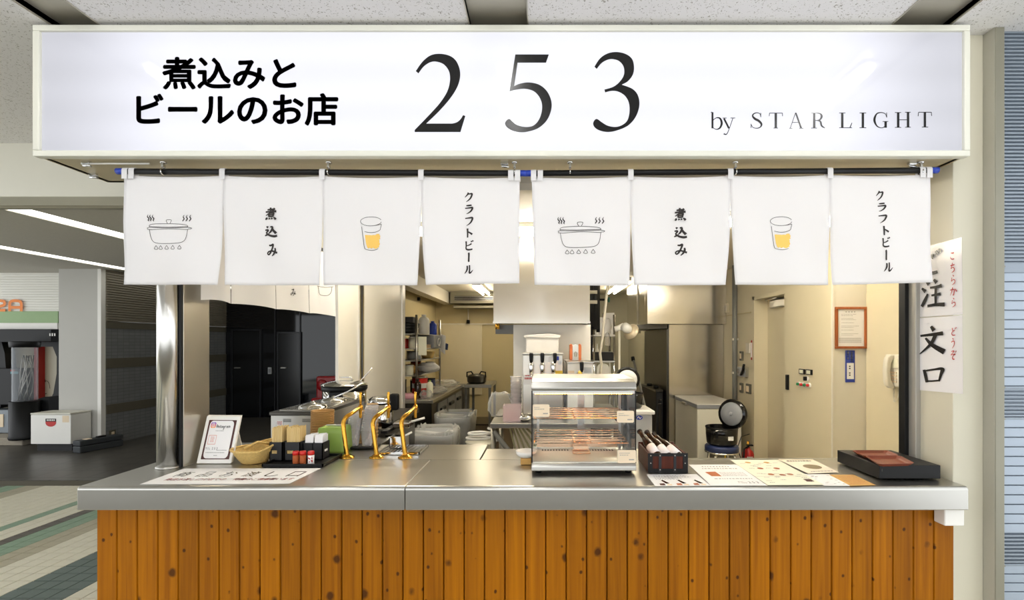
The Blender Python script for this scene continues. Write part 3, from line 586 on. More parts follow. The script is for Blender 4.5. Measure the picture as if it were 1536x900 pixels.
for px, py, yy, l in ((130, 239, 1.96, 'small chrome latch near the front corner under the sign, beside the passage'), (140, 258, 2.1, 'small chrome latch further back under the sign, beside the passage'), (757, 243, 1.97, 'short chrome latch under the sign, beside the third hook'), (1368, 243, 1.97, 'chrome latch under the sign, beside the last hook')):
    x = PX(px, yy); t = thing('latch', l, 'latch', (x, yy, ZB), 'chrome latches under the sign')
    MB().box(x-.016, x+.016, yy-.008, yy+.008, ZB-.008, ZB+.006).part('plate', 'chrome', t, .003); MB().cyl((x-.014, yy, ZB-.012), (x+.018, yy, ZB-.016), .005, 8).part('catch', 'chrome', t)
MB().cyl((PX(122, 1.96), 1.96, ZB-.006), (PX(224, 1.96), 1.96, ZB-.006), .0035, 6).thing('curtain_wire', 'white', 'thin white rail screwed under the passage end of the sign', 'rail')
def cloth_y(x, z, zt, ph):                     # gentle hanging folds, deeper towards the hem
    t = max(0, zt-z)/.45
    return YN-.004-.009*t*(1+math.sin(x*13+ph))*.5 - .007*t*math.sin(x*31+ph*2)*.6 + .006*math.sin((x*.8+z)*15+ph)*t
def noren(bx, rail, zoff, hem, ph, label, prints):
    """bx: panel borders (px) in the plane of the pole; rail: py of the pole at both ends"""
    t = thing('shop_curtain', label, 'curtain', P((bx[0]+bx[-1])/2, 430, YN)[:], 'white shop curtains hanging over the counter')
    pans = []
    def ztop(x): 
        u = (x-PX(bx[0], YN))/(PX(bx[-1], YN)-PX(bx[0], YN)); return PZ(rail[0]*(1-u)+rail[1]*u+6.5, YN)
    for i in range(len(bx)-1):
        xa, xb = PX(bx[i], YN), PX(bx[i+1], YN); m = MB(); nx, nz = 28, 30; v = []
        for side in (0, 1):
            for r in range(nz+1):
                t_ = r/nz
                for c in range(nx+1):
                    u = c/nx
                    open_ = max(0, t_-.2)/.8
                    ins = .0035*open_+.010*open_**2
                    la = 0 if i == 0 else ins*(1.0+.5*math.sin(i*2.1+ph)); ra = 0 if i == len(bx)-2 else ins*(1.0+.5*math.sin(i*3.3+ph+1))
                    if i == 0: la = -.004*t_ if ph < 3 else .012*t_
                    if i == len(bx)-2: ra = .001*t_ if ph < 3 else -.002*t_
                    x = xa+la+(xb-xa-la-ra)*u
                    zt = ztop(x); zb = PZ(hem[i]*(1-u)+hem[i+1]*u, YN); sag = .006*math.sin(math.pi*u)*(1-t_)**3
                    z = zt-sag-(zt-sag-zb)*t_
                    v.append((x, cloth_y(x, z, zt, ph)+side*.0012, z))
        n1 = (nx+1)*(nz+1); f = []
        for r in range(nz):
            for c in range(nx):
                a = r*(nx+1)+c; f.append((a, a+1, a+nx+2, a+nx+1)); f.append((n1+a, n1+a+nx+1, n1+a+nx+2, n1+a+1))
        for c in range(nx):
            f.append((c, n1+c, n1+c+1, c+1)); a = nz*(nx+1)+c; f.append((a, a+1, n1+a+1, n1+a))
        for r in range(nz):
            a = r*(nx+1); f.append((a, a+nx+1, n1+a+nx+1, n1+a)); a += nx; f.append((a, n1+a, n1+a+nx+1, a+nx+1))
        m.add(v, f, True); pans.append(m.part('cloth_panel', 'cloth', t))
    for i, b in enumerate(bx):
        offs = [0] if 0 < i < len(bx)-1 else ([3, 13] if i == 0 else [-13, -3])
        for o_ in offs:
            x = PX(b+o_, YN); u = i/(len(bx)-1); zr = PZ(rail[0]*(1-u)+rail[1]*u, YN); w_ = .011; m = MB(); q = []
            for s_ in (0, 1):
                rr = .0126+.0013*s_
                q.append([(YN+rr*math.sin(math.radians(a)), zr+rr*math.cos(math.radians(a))) for a in range(-90, 91, 18)])
            ring = [(YN-.0138, zr-.034)]+q[1]+[(YN+.0138, zr-.03), (YN+.0125, zr-.03)]+q[0][::-1]+[(YN-.0125, zr-.034)]
            m.prism(ring, 'x', x-w_, x+w_); m.part('loop', 'cloth', t)
    def on_cloth(px, py, l=0):
        x, z = PX(px, YN), PZ(py, YN); return Vector((x, cloth_y(x, z, ztop(x), ph)-.0014-.0002*l, z))
    prints(pans, on_cloth)
def pot_print(pan, fn, dx, dy, s, cx=254.9, cy=345):
    def g(x, y, l=0):                          # crop coordinates (4.5 per px, origin 180,240)
        px, py = 180+x/4.5, 240+y/4.5; return fn(cx+dx+(px-cx)*s, cy+dy+(py-cy)*s, l)
    W_ = 1.5
    line = lambda *p: [(x, y, W_) for x, y in p]
    m = MB()
    for st in (line((208,450),(216,440),(250,434),(330,432),(420,437),(462,444),(470,452)), line((208,452),(340,456),(470,453)), line((212,458),(340,461),(466,458)), line((208,452),(212,458)), line((470,453),(466,458)),
               line((330,433),(320,416),(322,407),(337,405),(352,407),(354,414),(344,433)), line((208,460),(198,462),(200,472),(210,474),(218,512),(232,548),(262,564),(340,567),(415,564),(448,550),(462,520),(470,474),(486,470),(494,464),(484,460),(468,458)), line((210,474),(340,468),(470,474))):
        m.ribbon(st, g, 6)
    for x in (255, 286, 328, 372, 420):
        m.ribbon(line((x,580),(x-8,592),(x-12,602),(x-2,606),(x+9,605),(x+12,598),(x+4,586),(x,580)), g, 4)
    m.part('pot_drawing', 'ink_soft', pan)
    for gx in ((203, 218, 235), (440, 462, 485)):
      for x in gx:
        m = MB(); m.ribbon([(x-4,372,1),(x-8,386,3),(x+2,398,3.4),(x-2,410,3),(x+4,416,1)] if x < 300 else [(x+3,374,1),(x-4,388,3),(x+3,400,3.4),(x-5,412,3),(x-7,418,1)], g, 5); m.part('steam_drawing', 'ink_soft', pan)
def beer_print(pan, fn, cx, cy, s=1.0):
    def g(x, y, l=0): return fn(cx+(x-348)/4.5*s, cy+(y-415)/4.5*s, l)
    m = MB(); E_ = [(348+72*math.cos(math.radians(a)), 416+30*math.sin(math.radians(a)), 1.4) for a in range(8, 352, 12)]
    rng = random.Random(5); pts = [(304,506)]+[(304+k*12, 505+rng.uniform(-5, 4)) for k in range(1, 8)]+[(404, 500)]
    pts += [(406+rng.uniform(-6, 7), 500+k*8) for k in range(1, 12)]+[(392-k*11, 594+rng.uniform(-4, 6)) for k in range(0, 7)]+[(318, 588), (312, 566), (308, 540)]
    b = MB().poly(pts, lambda x, y: g(x, y)); b.part('beer_drawing', 'beer', pan)
    for st in (E_, [(283,450,1.5),(292,530,1.5),(300,592,1.5),(316,604,1.5),(350,610,1.5),(380,606,1.5),(396,599,1.2)], [(420,436,1.4),(380,444,1.4),(350,446,1.2)], [(420,438,1.5),(414,462,1.5),(408,476,1.5),(380,488,1.5),(350,491,1.5),(322,488,1.5),(302,482,1.2)]):
        m.ribbon(st, lambda x, y: g(x, y, 1), 3)
    m.part('glass_drawing', 'ink_soft', pan)
def col_print(pan, fn, items, fat=1.45):
    for ch, (x0, y0, x1, y1) in items:
        m = MB(); put_brush(m, ch, fn, x0, y0, x1, y1, fat); m.part('character', 'ink_soft', pan)
def c4(x0, y0, x1, y1, ox, oy=240, s=4.5): return (ox+x0/s, oy+y0/s, ox+x1/s, oy+y1/s)
def prints_a(p, fn):
    pot_print(p[0], fn, 0, 0, 1)
    col_print(p[1], fn, (('煮', c4(985,322,1066,410,180)), ('込', c4(984,445,1072,525,180)), ('み', c4(996,568,1072,652,180))))
    beer_print(p[2], fn, 557.3, 332.4)
    ys = ((222,286), (304,366), (384,446), (462,526), (546,610), (627,690), (708,770))
    col_print(p[3], fn, [(c, c4(976,a,1036,b,480)) for c, (a, b) in zip('クラフトビール', ys)])
def prints_b(p, fn):
    pot_print(p[0], fn, 615, 4.6, 1.05)
    col_print(p[1], fn, (('煮', c4(1038,325,1118,415,780)), ('込', c4(1038,450,1124,530,780)), ('み', c4(1044,566,1126,648,780))))
    beer_print(p[2], fn, 1170.9, 331.9)
    bx_ = ((990,200,1042,262), (998,276,1058,332), (1002,350,1063,408), (1020,424,1076,486), (1020,500,1074,562), (1022,580,1074,645), (1032,656,1090,718))
    col_print(p[3], fn, [(c, c4(*b, 1080, 240, 4.267)) for c, b in zip('クラフトビール', bx_)])
noren([187.5, 336, 485, 632.5, 779.5], (257, 260), 0, [427, 428, 428.5, 428, 425], 1.3, 'white cotton shop curtain hanging between the steel post and the middle of the stall', prints_a)
noren([797.5, 945.5, 1094.5, 1243, 1394], (260, 255.5), 0, [428, 429, 427.5, 428, 424], 4.1, 'white cotton shop curtain hanging between the middle of the stall and the order poster', prints_b)
# the curtain over the side opening, seen from inside
XN = -1.60
t = thing('shop_curtain', 'cream curtain hung along the side opening, hiding the top of the dark store', 'curtain', (XN, 3.0, 1.69), 'white shop curtains hanging over the counter')
prev = [2.24, 2.456, 2.86, 3.26, 3.68]
for i in range(4):
    m = MB(); y0, y1 = prev[i]+.004, prev[i+1]-.004; v = []; nx = 16; nz = 10
    for s_ in (0, 1):
        for r in range(nz+1):
            for c in range(nx+1):
                y = y0+(y1-y0)*c/nx; tt = r/nz; v.append((XN+.012*tt*math.sin(y*14)-s_*.0012, y, 2.15-.46*tt+.008*math.sin(math.pi*c/nx)*tt))
    n1 = (nx+1)*(nz+1); f = []
    for r in range(nz):
        for c in range(nx):
            a = r*(nx+1)+c; f.append((a, a+1, a+nx+2, a+nx+1)); f.append((n1+a, n1+a+nx+1, n1+a+nx+2, n1+a+1))
    m.add(v, f, True); pn = m.part('cloth_panel', 'cloth', t)
    def side_fn(x, y, l=0):                    # px on the photo, read at x = XN
        Y = F*XN/(x-CX); return Vector((XN+.012*min(1, max(0, (2.15-PZ(y, Y))/.46))*math.sin(Y*14)+.002, Y, PZ(y, Y)))
    if i == 1: pass
    if i == 2:
        m = MB(); put_brush(m, 'み', side_fn, 437, 433, 444.5, 444, 1); m.part('character', 'ink_soft', pn)
    if i == 3:
        m = MB()
        for st in ([(478,430,.3),(480,440,.3),(484,443,.3),(492,443,.3),(496,438,.3),(497,430,.3)], [(476,429,.3),(488,431,.3),(499,430,.3)]): m.ribbon(st, side_fn, 4)
        m.part('pot_drawing', 'ink_soft', pn)
pl = thing('curtain_pole', 'black pole carrying the curtain over the side opening', 'pole', (XN, 3.0, 2.16), 'poles that carry the shop curtains')
MB().cyl((XN, 2.23, 2.165), (XN, 3.72, 2.165), .0105, 10).part('rod', 'black_gloss', pl)
# ------------------------------------------------------------------ passage on the left
YP = 6.9
pil = struct(MB().box(PX(88, YP), PX(147, YP), YP, 7.25, 0, 2.56), 'pillar_passage', 'grey_panel', .004)
struct(MB().box(PX(147, YP), PX(152.5, YP), YP-.01, 6.965, 0, 2.56), 'trim_16', 'white', .003)
XW = -6.35
struct(MB().box(XW-.1, XW, 6.97, 9.75, 0, 1.74), 'wall_passage', 'wall_tile')
for za, zb, nm in ((1.115, 1.26, 'trim_17'), (.45, .585, 'trim_18'), (1.70, 1.80, 'trim_19')):
    struct(MB().box(XW-.02, XW+.012, 6.97, 9.7, za, zb), nm, 'wall_band', .003)
m = MB(); z = 1.80; pts = [(XW-.05, 1.80)]
while z < 2.54: pts += [(XW+.018, z+.006), (XW+.018, z+.024), (XW, z+.03), (XW, z+.036)]; z += .036
pts += [(XW, 2.56), (XW-.05, 2.56)]
m.prism(pts, 'y', 6.97, 9.7); m.thing('ribbed_cladding', 'corr_dark', kind='structure')
o = P(168, 650, 7.0); yo = F*XW/(168-CX)
t = thing('wall_socket', 'small framed wall socket low on the dark tiled wall', 'socket', (XW+.02, yo, PZ(650, yo)))
MB().box(XW, XW+.012, yo-.05, yo+.05, PZ(655.5, yo), PZ(645, yo)).part('plate', 'wall_band', t, .002); MB().box(XW+.01, XW+.018, yo-.022, yo+.022, PZ(653, yo), PZ(647.5, yo)).part('insert', 'tag', t)
# dark glazed store at the end
YG = 9.6
struct(MB().box(XW, -1.9, YG, YG+.1, 0, 2.56), 'wall_store', 'dark_glass')
for x0, x1, y0, n in ((350, 391, 496, 1), (419, 450, 500, 2)):
    a, b = PX(x0, YG), PX(x1, YG); d = thing('door_%d' % (n+1), None, None, ((a+b)/2, YG, 0), kind='structure')
    MB().box(a, b, YG-.03, YG-.002, .01, PZ(y0, YG)).part('door_leaf', 'dark_door', d)
    m = MB(); m.box(a-.03, a, YG-.04, YG, 0, PZ(y0, YG)+.03); m.box(b, b+.03, YG-.04, YG, 0, PZ(y0, YG)+.03); m.box(a, b, YG-.04, YG, PZ(y0, YG), PZ(y0, YG)+.03); m.part('door_frame', 'dark_trim', d)
    hx = a+.06; MB().box(hx, hx+.1, YG-.07, YG-.03, .98, 1.0).part('door_handle', 'alu', d)
a, b = PX(403, YG), PX(408, YG)
t = thing('intercom', 'small grey keypad between the two dark store doors', 'keypad', ((a+b)/2, YG-.02, PZ(561, YG))); MB().box(a, b, YG-.03, YG, PZ(561, YG), PZ(551, YG)).part('case', 'grey_light', t, .004); MB().box(a+.012, b-.012, YG-.034, YG-.03, PZ(559, YG), PZ(553, YG)).part('panel', 'grey', t)
m = MB()
for px in (413, 450.5): m.box(PX(px, YG)-.01, PX(px, YG)+.01, YG-.02, YG, 0, 2.55)
struct(m, 'trim_20', 'dark_trim')
t = thing('sofa', 'red leather bench with button tufts in front of the dark store', 'sofa', (PX(492, 9.0), 9.1, 0))
xa, xb = PX(470, 9.0), PX(560, 9.0)
MB().box(xa, xb, 9.1, 9.25, .38, PZ(565, 9.0)).part('backrest', 'red_leather', t, .03); MB().box(xa, xb, 8.9, 9.25, .33, .46).part('seat', 'red_leather', t, .03)
for x in (xa+.12, xa+.36, xa+.6, xa+.84): MB().lathe([(.11, 0), (.09, -.015), (.03, -.03)], (x, 9.1, PZ(565, 9.0)-.17), 'y', 14).part('tuft', 'red_leather', t)
for x in (xa+.05, xb-.05): MB().box(x-.015, x+.015, 8.95, 8.98, 0, .34).part('leg', 'chrome', t)
t = thing('orange_board', 'orange board in the dark store beside the hanging curtain', 'board', (PX(505, 8), 8, 2.0)); MB().box(PX(502.5, 8), PX(515, 8), 8, 8.05, PZ(460, 8), 2.54).part('board', 'orange', t, .004)
# game shop front
YM = 7.3
xl = -10.2; xr = PX(89, YM)
m = MB(); z = PZ(467, YM); zt = 2.56; pts = [(YM+.1, z)]
while z < zt-.02: pts += [(YM, z), (YM, z+.026), (YM+.012, z+.031), (YM+.012, z+.036)]; z += .038
pts += [(YM, zt), (YM+.1, zt)]
m.prism(pts, 'x', xl, xr); sf = m.thing('shop_fascia', 'ribbed', 'pale ribbed shop fascia with an orange letter, green band below', 'fascia')
MB().box(xl, xr, YM-.02, YM+.1, PZ(484.5, YM), PZ(467, YM)).part('green_band', 'green_band', sf, .003)
MB().box(xl, xr, YM-.03, YM+.1, PZ(494, YM), PZ(484.5, YM)).part('white_band', 'white', sf, .003)
def lt(strokes):
    m = MB()
    for i, s in enumerate(strokes): m.ribbon([(x, y, 2.1) for x, y in s], lambda x, y, i=i: P(x, y, YM-.022-.0005*i), 5)
    return m
lt([[(14.5, 467), (14.5, 456), (16, 452.5), (20, 451.2), (26, 451.2), (30, 452.5), (31.8, 456), (31.8, 467)], [(14.5, 461), (31.8, 461)]]).part('letter', 'orange_sign', sf)
lt([[(-8, 451.2), (2, 451.2), (6, 452.5), (6.6, 456), (5, 458), (0, 459.5), (-4, 461), (-6, 464), (-7, 465.2), (8, 465.2)]]).part('letter', 'orange_sign', sf)
struct(MB().box(xl, xr, YM+.9, YM+1.0, 0, 2.56), 'wall_game', 'black_matt')
gm = thing('game_machine', 'black arcade machine with a clear acrylic cylinder in front of cream panels', 'machine', (PX(40, YM), YM, 0))
MB().box(xl, xr, YM-.12, YM+.3, PZ(513, YM), PZ(494, YM)).part('canopy', 'black', gm, .01)
mm = MB(); put_text(mm, '▪▪▪', lambda u, v: P(74+u*9, 500+v*4, YM-.1215), 0, 0, 1, 1); mm.part('printed_mark', 'white', gm)
MB().box(xl, xr, YM+.25, YM+.5, .25, PZ(513, YM)).part('back_panel', 'machine_cream', gm)
def curve_frame(xa, xb, xc, out):
    q = [(xa, 513), (xb, 513)]+[(xb+(out-xb)*math.sin(a), 513+88*(1-math.cos(a))*.6) for a in [i*math.pi/16 for i in range(1, 9)]]
    return q
m = MB(); o_ = [(58, 512), (89, 512), (89, 612), (69, 612), (80, 590), (85, 560), (85, 535), (79, 520), (58, 520)]

pr = [P(x, y, YM+.1) for x, y in o_]
m = MB().prism([(p.x, p.z) for p in pr], 'y', YM+.1, YM+.245); m.part('side_frame', 'black', gm)
o2 = [(-20, 512), (2, 512), (7, 530), (9, 555), (6, 590), (0, 612), (-20, 612)]
pr = [P(x, y, YM+.1) for x, y in o2]; MB().prism([(p.x, p.z) for p in pr], 'y', YM+.1, YM+.245).part('side_frame', 'black', gm)
MB().box(PX(51, YM+.15), PX(57.5, YM+.15), YM+.15, YM+.25, PZ(602, YM+.15), PZ(513, YM+.15)).part('red_strip', 'red', gm)
face_ = MB()
for st in ([(61, 585, .35), (63, 575, .35), (68, 571, .35), (73, 574, .35), (75, 583, .35)], [(64, 590, .4), (67, 591, .5), (70, 590, .4)], [(67, 569, .9), (67.5, 573, 1.1)]): face_.ribbon(st, lambda x, y: P(x, y, YM+.248), 4)
face_.part('line_drawing', 'ink_soft', gm)
MB().box(xl, PX(26, YM), YM+.05, YM+.3, PZ(608, YM), PZ(553, YM)).part('control_box', 'black', gm, .01)
MB().box(PX(11, YM), PX(22, YM), YM+.045, YM+.055, PZ(561, YM), PZ(557.5, YM)).part('display', mat('teal_display', '5fa3a8', .3), gm); MB().box(PX(11, YM), PX(17, YM), YM+.045, YM+.055, PZ(557, YM), PZ(555, YM)).part('red_lamp', 'red', gm)
MB().prism([(PX(53, YM), PZ(603, YM)), (PX(80, YM), PZ(594, YM)), (PX(89, YM), PZ(594, YM)), (PX(89, YM), PZ(615, YM)), (PX(53, YM), PZ(615, YM))], 'y', YM-.15, YM+.25).part('shelf', 'black_matt', gm, .004)
MB().box(xl, xr, YM-.02, YM+.25, .12, PZ(615, YM)).part('lower_panel', 'grey_blue', gm, .004)
MB().box(PX(-4, YM), PX(8, YM), YM-.03, YM-.02, PZ(640, YM), PZ(621, YM)).part('notice', 'tag', gm)
yc = 7.0; xc = PX(37.5, yc)
MB().lathe([(.165, 0), (.175, .03), (.165, .06), (.165, .55)], (xc, yc, PZ(658, yc)), n=24).part('cylinder_base', 'black', gm)
MB().lathe([(.135, PZ(601, yc)), (.135, PZ(520, yc))], (xc, yc, 0), n=28, cap=False).part('clear_cylinder', 'tube_clear', gm)
MB().lathe([(.16, PZ(521, yc)), (.165, PZ(514, yc)), (.165, PZ(512, yc))], (xc, yc, 0), n=24).part('cylinder_cap', 'black', gm)
m = MB()
rng = random.Random(2)
for k in range(8):
    a = rng.uniform(0, 6.28); r = rng.uniform(.02, .09); m.tube([(xc+r*math.cos(a+q*.5), yc+r*math.sin(a+q*.5), PZ(600, yc)+.13*q) for q in range(6)], .006, 6)
m.part('streamers', 'alu', gm, kind='stuff')
struct(MB().box(xl, PX(50, 7.1), 6.95, YM+.3, 0, .11), 'kerb', 'concrete', .01)
# white box and dark case on the passage floor
yb = 6.58; xa, xb = PX(46, yb), PX(106, yb)
t = thing('white_box', 'white floor-standing box with a red badge below the grey pillar', 'cabinet', ((xa+xb)/2, 6.7, 0))
MB().box(xa, xb, yb, 6.88, .10, .50).part('body', 'white', t, .005)
MB().box(xa, xb, yb-.005, 6.88, .505, .525).part('lid', 'offwhite', t, .004); MB().box(xa+.05, xb-.02, yb+.04, 6.86, 0, .10).part('plinth', 'black_matt', t)
bm_ = [(68, 628), (84, 628)]; fb = lambda x, y: P(x, y, yb-.0025)
MB().poly([(68.2, 628), (84, 628), (84, 632.5), (68.2, 632.5)], fb).part('badge_top', 'black', t)
MB().poly([(68.2, 632.5), (84, 632.5), (84, 634)]+[(76.1+8*math.cos(a), 634+6*math.sin(a)) for a in [math.radians(q) for q in range(10, 171, 20)]]+[(68.2, 634)], fb).part('badge', 'red', t)
m = MB()
for k in range(5): m.add([P(70+k*2.6, 629, yb-.003), P(71.8+k*2.6, 629, yb-.003), P(71.8+k*2.6, 631.3, yb-.003), P(70+k*2.6, 631.3, yb-.003)], [(0, 1, 2, 3)])
m.part('badge_print', 'white', t)
MB().poly([(93.5, 623.5), (103.5, 623.5), (103.5, 633.5), (93.5, 633.5)], fb).part('sticker', 'tag', t)
t = thing('long_case', 'long dark plastic case lying by the white box and tiled wall', 'case', (PX(148, 6.7), 6.7, 0))
xa = PX(120, 6.45); ca = Vector((PX(120, 6.45), 6.45, 0)); cb2 = Vector((PX(176, 6.85), 6.95, 0)); dv = (cb2-ca).normalized(); nv = Vector((-dv.y, dv.x, 0)); ln = (cb2-ca).length
def cs(u0, u1, w0, w1, z0, z1, nm, mt, bv=.012):
    q = [ca+dv*u0+nv*w0, ca+dv*u1+nv*w0, ca+dv*u1+nv*w1, ca+dv*u0+nv*w1]
    return MB().prism([(p.x, p.y) for p in q], 'z', z0, z1).part(nm, mt, t, bv)
cs(0, ln, 0, .15, .0, .09, 'lower_shell', mat('dark_grey_case', '2e3235', .6)); cs(0, ln, 0, .15, .094, .165, 'upper_shell', bpy.data.materials['dark_grey_case'])
cs(ln*.45, ln*.65, .05, .10, .163, .185, 'handle', 'black', .006); cs(ln*.18, ln*.3, .03, .12, .162, .172, 'label_card', 'tag', .001)
# ------------------------------------------------------------------ kitchen lamps, air conditioner
def batten(a, b, label, along='x', lm='lamp_k'):
    a, b = Vector(a), Vector(b); t = thing('fluorescent_lamp', label, 'lamp', ((a+b)/2)[:], 'fluorescent lamps on the kitchen ceiling')
    if along == 'x':
        MB().box(a.x, b.x, a.y-.07, a.y+.07, a.z+.025, 2.40).part('housing', 'white', t, .006)
        for s in (-.05, .05): MB().cyl((a.x+.02, a.y+s, a.z), (b.x-.02, b.y+s, b.z), .016, 10).part('tube', lm, t)
    else:
        MB().box(a.x-.07, a.x+.07, a.y, b.y, a.z+.025, 2.40).part('housing', 'white', t, .006)
        for s in (-.05, .05): MB().cyl((a.x+s, a.y+.02, a.z), (b.x+s, b.y-.02, b.z), .016, 10).part('tube', lm, t)
batten((-1.50, 3.7, 2.34), (-.90, 3.7, 2.34), 'twin tube lamp across the kitchen, seen through the slit beside the drawn beer glass')
batten((-.40, 3.7, 2.34), (.62, 3.7, 2.34), 'twin tube lamp across the kitchen, seen between the two shop curtains')
batten((.95, 3.4, 2.34), (2.1, 3.4, 2.34), 'twin tube lamp across the kitchen, by the door and cabinets')
batten((-1.0, 7.2, 2.33), (-1.0, 8.4, 2.33), 'twin tube lamp pointing to the back wall, beside the air conditioner', 'y', 'lamp_back')
batten((1.16, 6.7, 2.33), (1.16, 8.2, 2.33), 'twin tube lamp pointing to the back wall, above the heat lamp', 'y', 'lamp_back')
xa, xb = PX(675, 8.6), PX(760, 8.6)
t = thing('air_conditioner', 'metal wall air conditioner with dark louvre on the back kitchen wall', 'air conditioner', ((xa+xb)/2, 8.8, PZ(462, 8.6)))
MB().box(xa, xb, 8.6, 8.99, PZ(455, 8.6), PZ(437, 8.6)).part('casing', 'soffit', t, .008); MB().box(xa+.08, xb-.05, 8.59, 8.61, PZ(451, 8.6), PZ(444, 8.6)).part('louvre', 'black', t)
for k in range(3): MB().box(xa+.08, xb-.05, 8.575, 8.60, PZ(450-2.4*k, 8.6)-.004, PZ(450-2.4*k, 8.6)+.004).part('vane', 'alu', t)
MB().box(xa+.06, xb, 8.6, 8.9, PZ(462, 8.6), PZ(458.5, 8.6)).part('drip_pan', 'soffit', t, .004)
MB().cyl((PX(702, 8.9), 8.93, PZ(460, 8.9)), (PX(702, 8.9), 8.93, PZ(484, 8.9)), .012).part('pipe', 'cream', t); MB().cyl((PX(702, 8.9), 8.93, PZ(480, 8.9)), (PX(702, 8.9), 8.93, PZ(485, 8.9)), .03).part('pipe_end', 'black', t)
# ------------------------------------------------------------------ exhaust hoods, partition behind the beer machines
t = thing('exhaust_hood', 'wide stainless exhaust hood above the beer machines', 'hood', (0, 4.5, 1.66))
xa, xb = PX(740, 4.05), PX(885, 4.05); zh = PZ(484, 4.05)
MB().box(xa, xb, 4.05, 5.2, zh, 2.40).part('canopy', 'steel_sheet', t, .003); MB().box(xa-.003, xb+.003, 4.045, 4.06, zh-.006, zh+.012).part('rim', 'steel_sheet', t)
MB().box(PX(744, 4.4), PX(771, 4.4), 4.35, 4.45, zh-.09, zh-.007).part('bracket', 'dark_steel', t)
MB().cyl((PX(746, 4.2), 4.2, zh-.05), (PX(746, 4.2), 4.2, zh), .02).part('grease_cup', 'brass', t)
MB().box(PX(770, 4.3), PX(886, 4.3), 4.30, 4.36, 0, zh-.007).thing('splash_panel', 'partition', 'white glossy splash panel standing behind the beer machines', 'panel', bevel=.002)
t = thing('exhaust_hood', 'stainless exhaust hood above the steel cooking alcove', 'hood', (1.8, 6.3, 1.72))
xa, xb, zh2 = PX(971, 6.0), 2.29, PZ(486, 6.0)
MB().box(xa, xb, 6.0, 6.14, zh2, 2.40).part('front_skirt', 'steel_sheet', t, .003); MB().box(xa, 1.595, 6.14, 7.45, zh2, 2.40).part('canopy', 'steel_sheet', t, .003)
MB().box(PX(945, 6.1), 1.59, 6.16, 7.4, zh2-.05, zh2-.004).part('filter', 'dark_steel', t)
struct(MB().box(PX(1003.5, 6.1), 2.292, 6.10, 6.148, 0, zh2-.002), 'panel_steel', 'steel_sheet', .002)
struct(MB().box(1.58, 1.60, 6.15, 7.5, 0, zh2-.06), 'panel_dark', 'dark_steel')
t = thing('gas_stove', 'black gas stove tucked beside the stainless side panel', 'stove', (1.4, 6.7, 0))
xa = PX(984, 6.3); z1 = PZ(588, 6.3)
MB().box(xa, 1.57, 6.3, 7.2, .12, z1).part('body', 'black_matt', t, .006); MB().box(xa-.01, 1.57, 6.28, 7.2, z1, z1+.03).part('hob', 'dark_steel', t, .004)
MB().box(xa+.03, 1.55, 6.285, 6.3, .25, z1-.15).part('oven_door', 'dark_steel', t, .004); MB().cyl((xa+.04, 6.26, z1-.1), (1.54, 6.26, z1-.1), .012).part('handle', 'alu', t)
for x in (xa+.03, 1.52): MB().box(x, x+.03, 6.33, 6.36, 0, .12).part('leg', 'dark_steel', t)
for y in (6.5, 6.9): MB().lathe([(.035, 0), (.04, .03), (.025, .035)], (xa+.045, y, z1+.03), n=14).part('burner_grate', 'black', t)
# ------------------------------------------------------------------ back of the kitchen: fridge table, rack, bins
XE = -1.27
t = thing('fridge_table', 'low steel fridge table with drawers under the loaded wire rack', 'refrigerator', (-1.6, 6.4, 0))
MB().box(-1.98, XE, 5.46, 7.4, .12, .80).part('body', 'dark_steel', t, .004); MB().box(-2.0, XE+.02, 5.44, 7.42, .80, .84).part('worktop', 'alu', t, .004)
for y0 in (5.75, 6.30, 6.85):
    dd = MB().box(XE, XE+.02, y0, y0+.5, .2, .76).part('door', 'conduit', t, .004); MB().box(XE+.02, XE+.05, y0+.05, y0+.3, .66, .70).part('handle', 'black', dd, .006)
for x in (-1.93, XE-.06):
    for y in (5.5, 7.35): MB().cyl((x, y, 0), (x, y, .12), .02).part('leg', 'dark_steel', t)
xr0, xr1, yr0, yr1, zt_ = -1.86, -1.50, 5.68, 6.95, 1.80
rk = thing('wire_rack', 'steel wire rack loaded with kitchen goods beside the white partition', 'rack', (-1.7, 6.3, .84))
for x in (xr0, xr1):
    for y in (yr0, yr1): MB().cyl((x, y, .842), (x, y, zt_+.02), .014).part('post', 'alu', rk)
ZR = [1.10, 1.28, 1.42, 1.60]
for z in ZR:
    m = MB()
    for x in (xr0, xr1): m.cyl((x, yr0, z-.008), (x, yr1, z-.008), .008, 6)
    for y in (yr0, yr1): m.cyl((xr0, y, z-.008), (xr1, y, z-.008), .008, 6)
    m.box(xr0, xr1, yr0, yr1, z-.012, z-.002); m.part('shelf', 'alu', rk)
def single(name, label, cat, mb, m, group=None, bevel=.003): return mb.thing(name, m, label, cat, group, bevel=bevel)
def canister(name, label, cat, c, r, h, m, lid=None, neck=False, group=None, lidname='cap'):
    t = thing(name, label, cat, c, group)
    pf = [(r*.92, 0), (r, h*.05), (r, h*.72), (r*.75, h*.84), (r*.35, h*.9), (r*.35, h*.92)] if neck else [(r*.95, 0), (r, h*.04), (r, h*.94)]
    MB().lathe(pf, c, n=16).part('body', m, t)
    if lid: MB().lathe([(r*(.4 if neck else 1.03), h*.92), (r*(.4 if neck else 1.03), h)], c, n=16).part(lidname, lid, t)
    return t
for k in range(3):
    y = 5.85; MB().lathe([(.11+.01*k, 0), (.15+.01*k, .05), (.155+.01*k, .05), (.115+.01*k, -.004)], (-1.68, y, 1.602+.035*k), n=18, sy=1.0).thing('black_pan', 'black', ['lowest', 'middle', 'topmost'][k]+' black pan of the pile on top of the wire rack', 'pan', 'black pans on the rack')
single('lidded_box', 'dark box lying on the black pans, top of the wire rack', 'box', MB().box(-1.8, -1.56, 5.75, 5.98, 1.73, 1.80), 'black_matt')
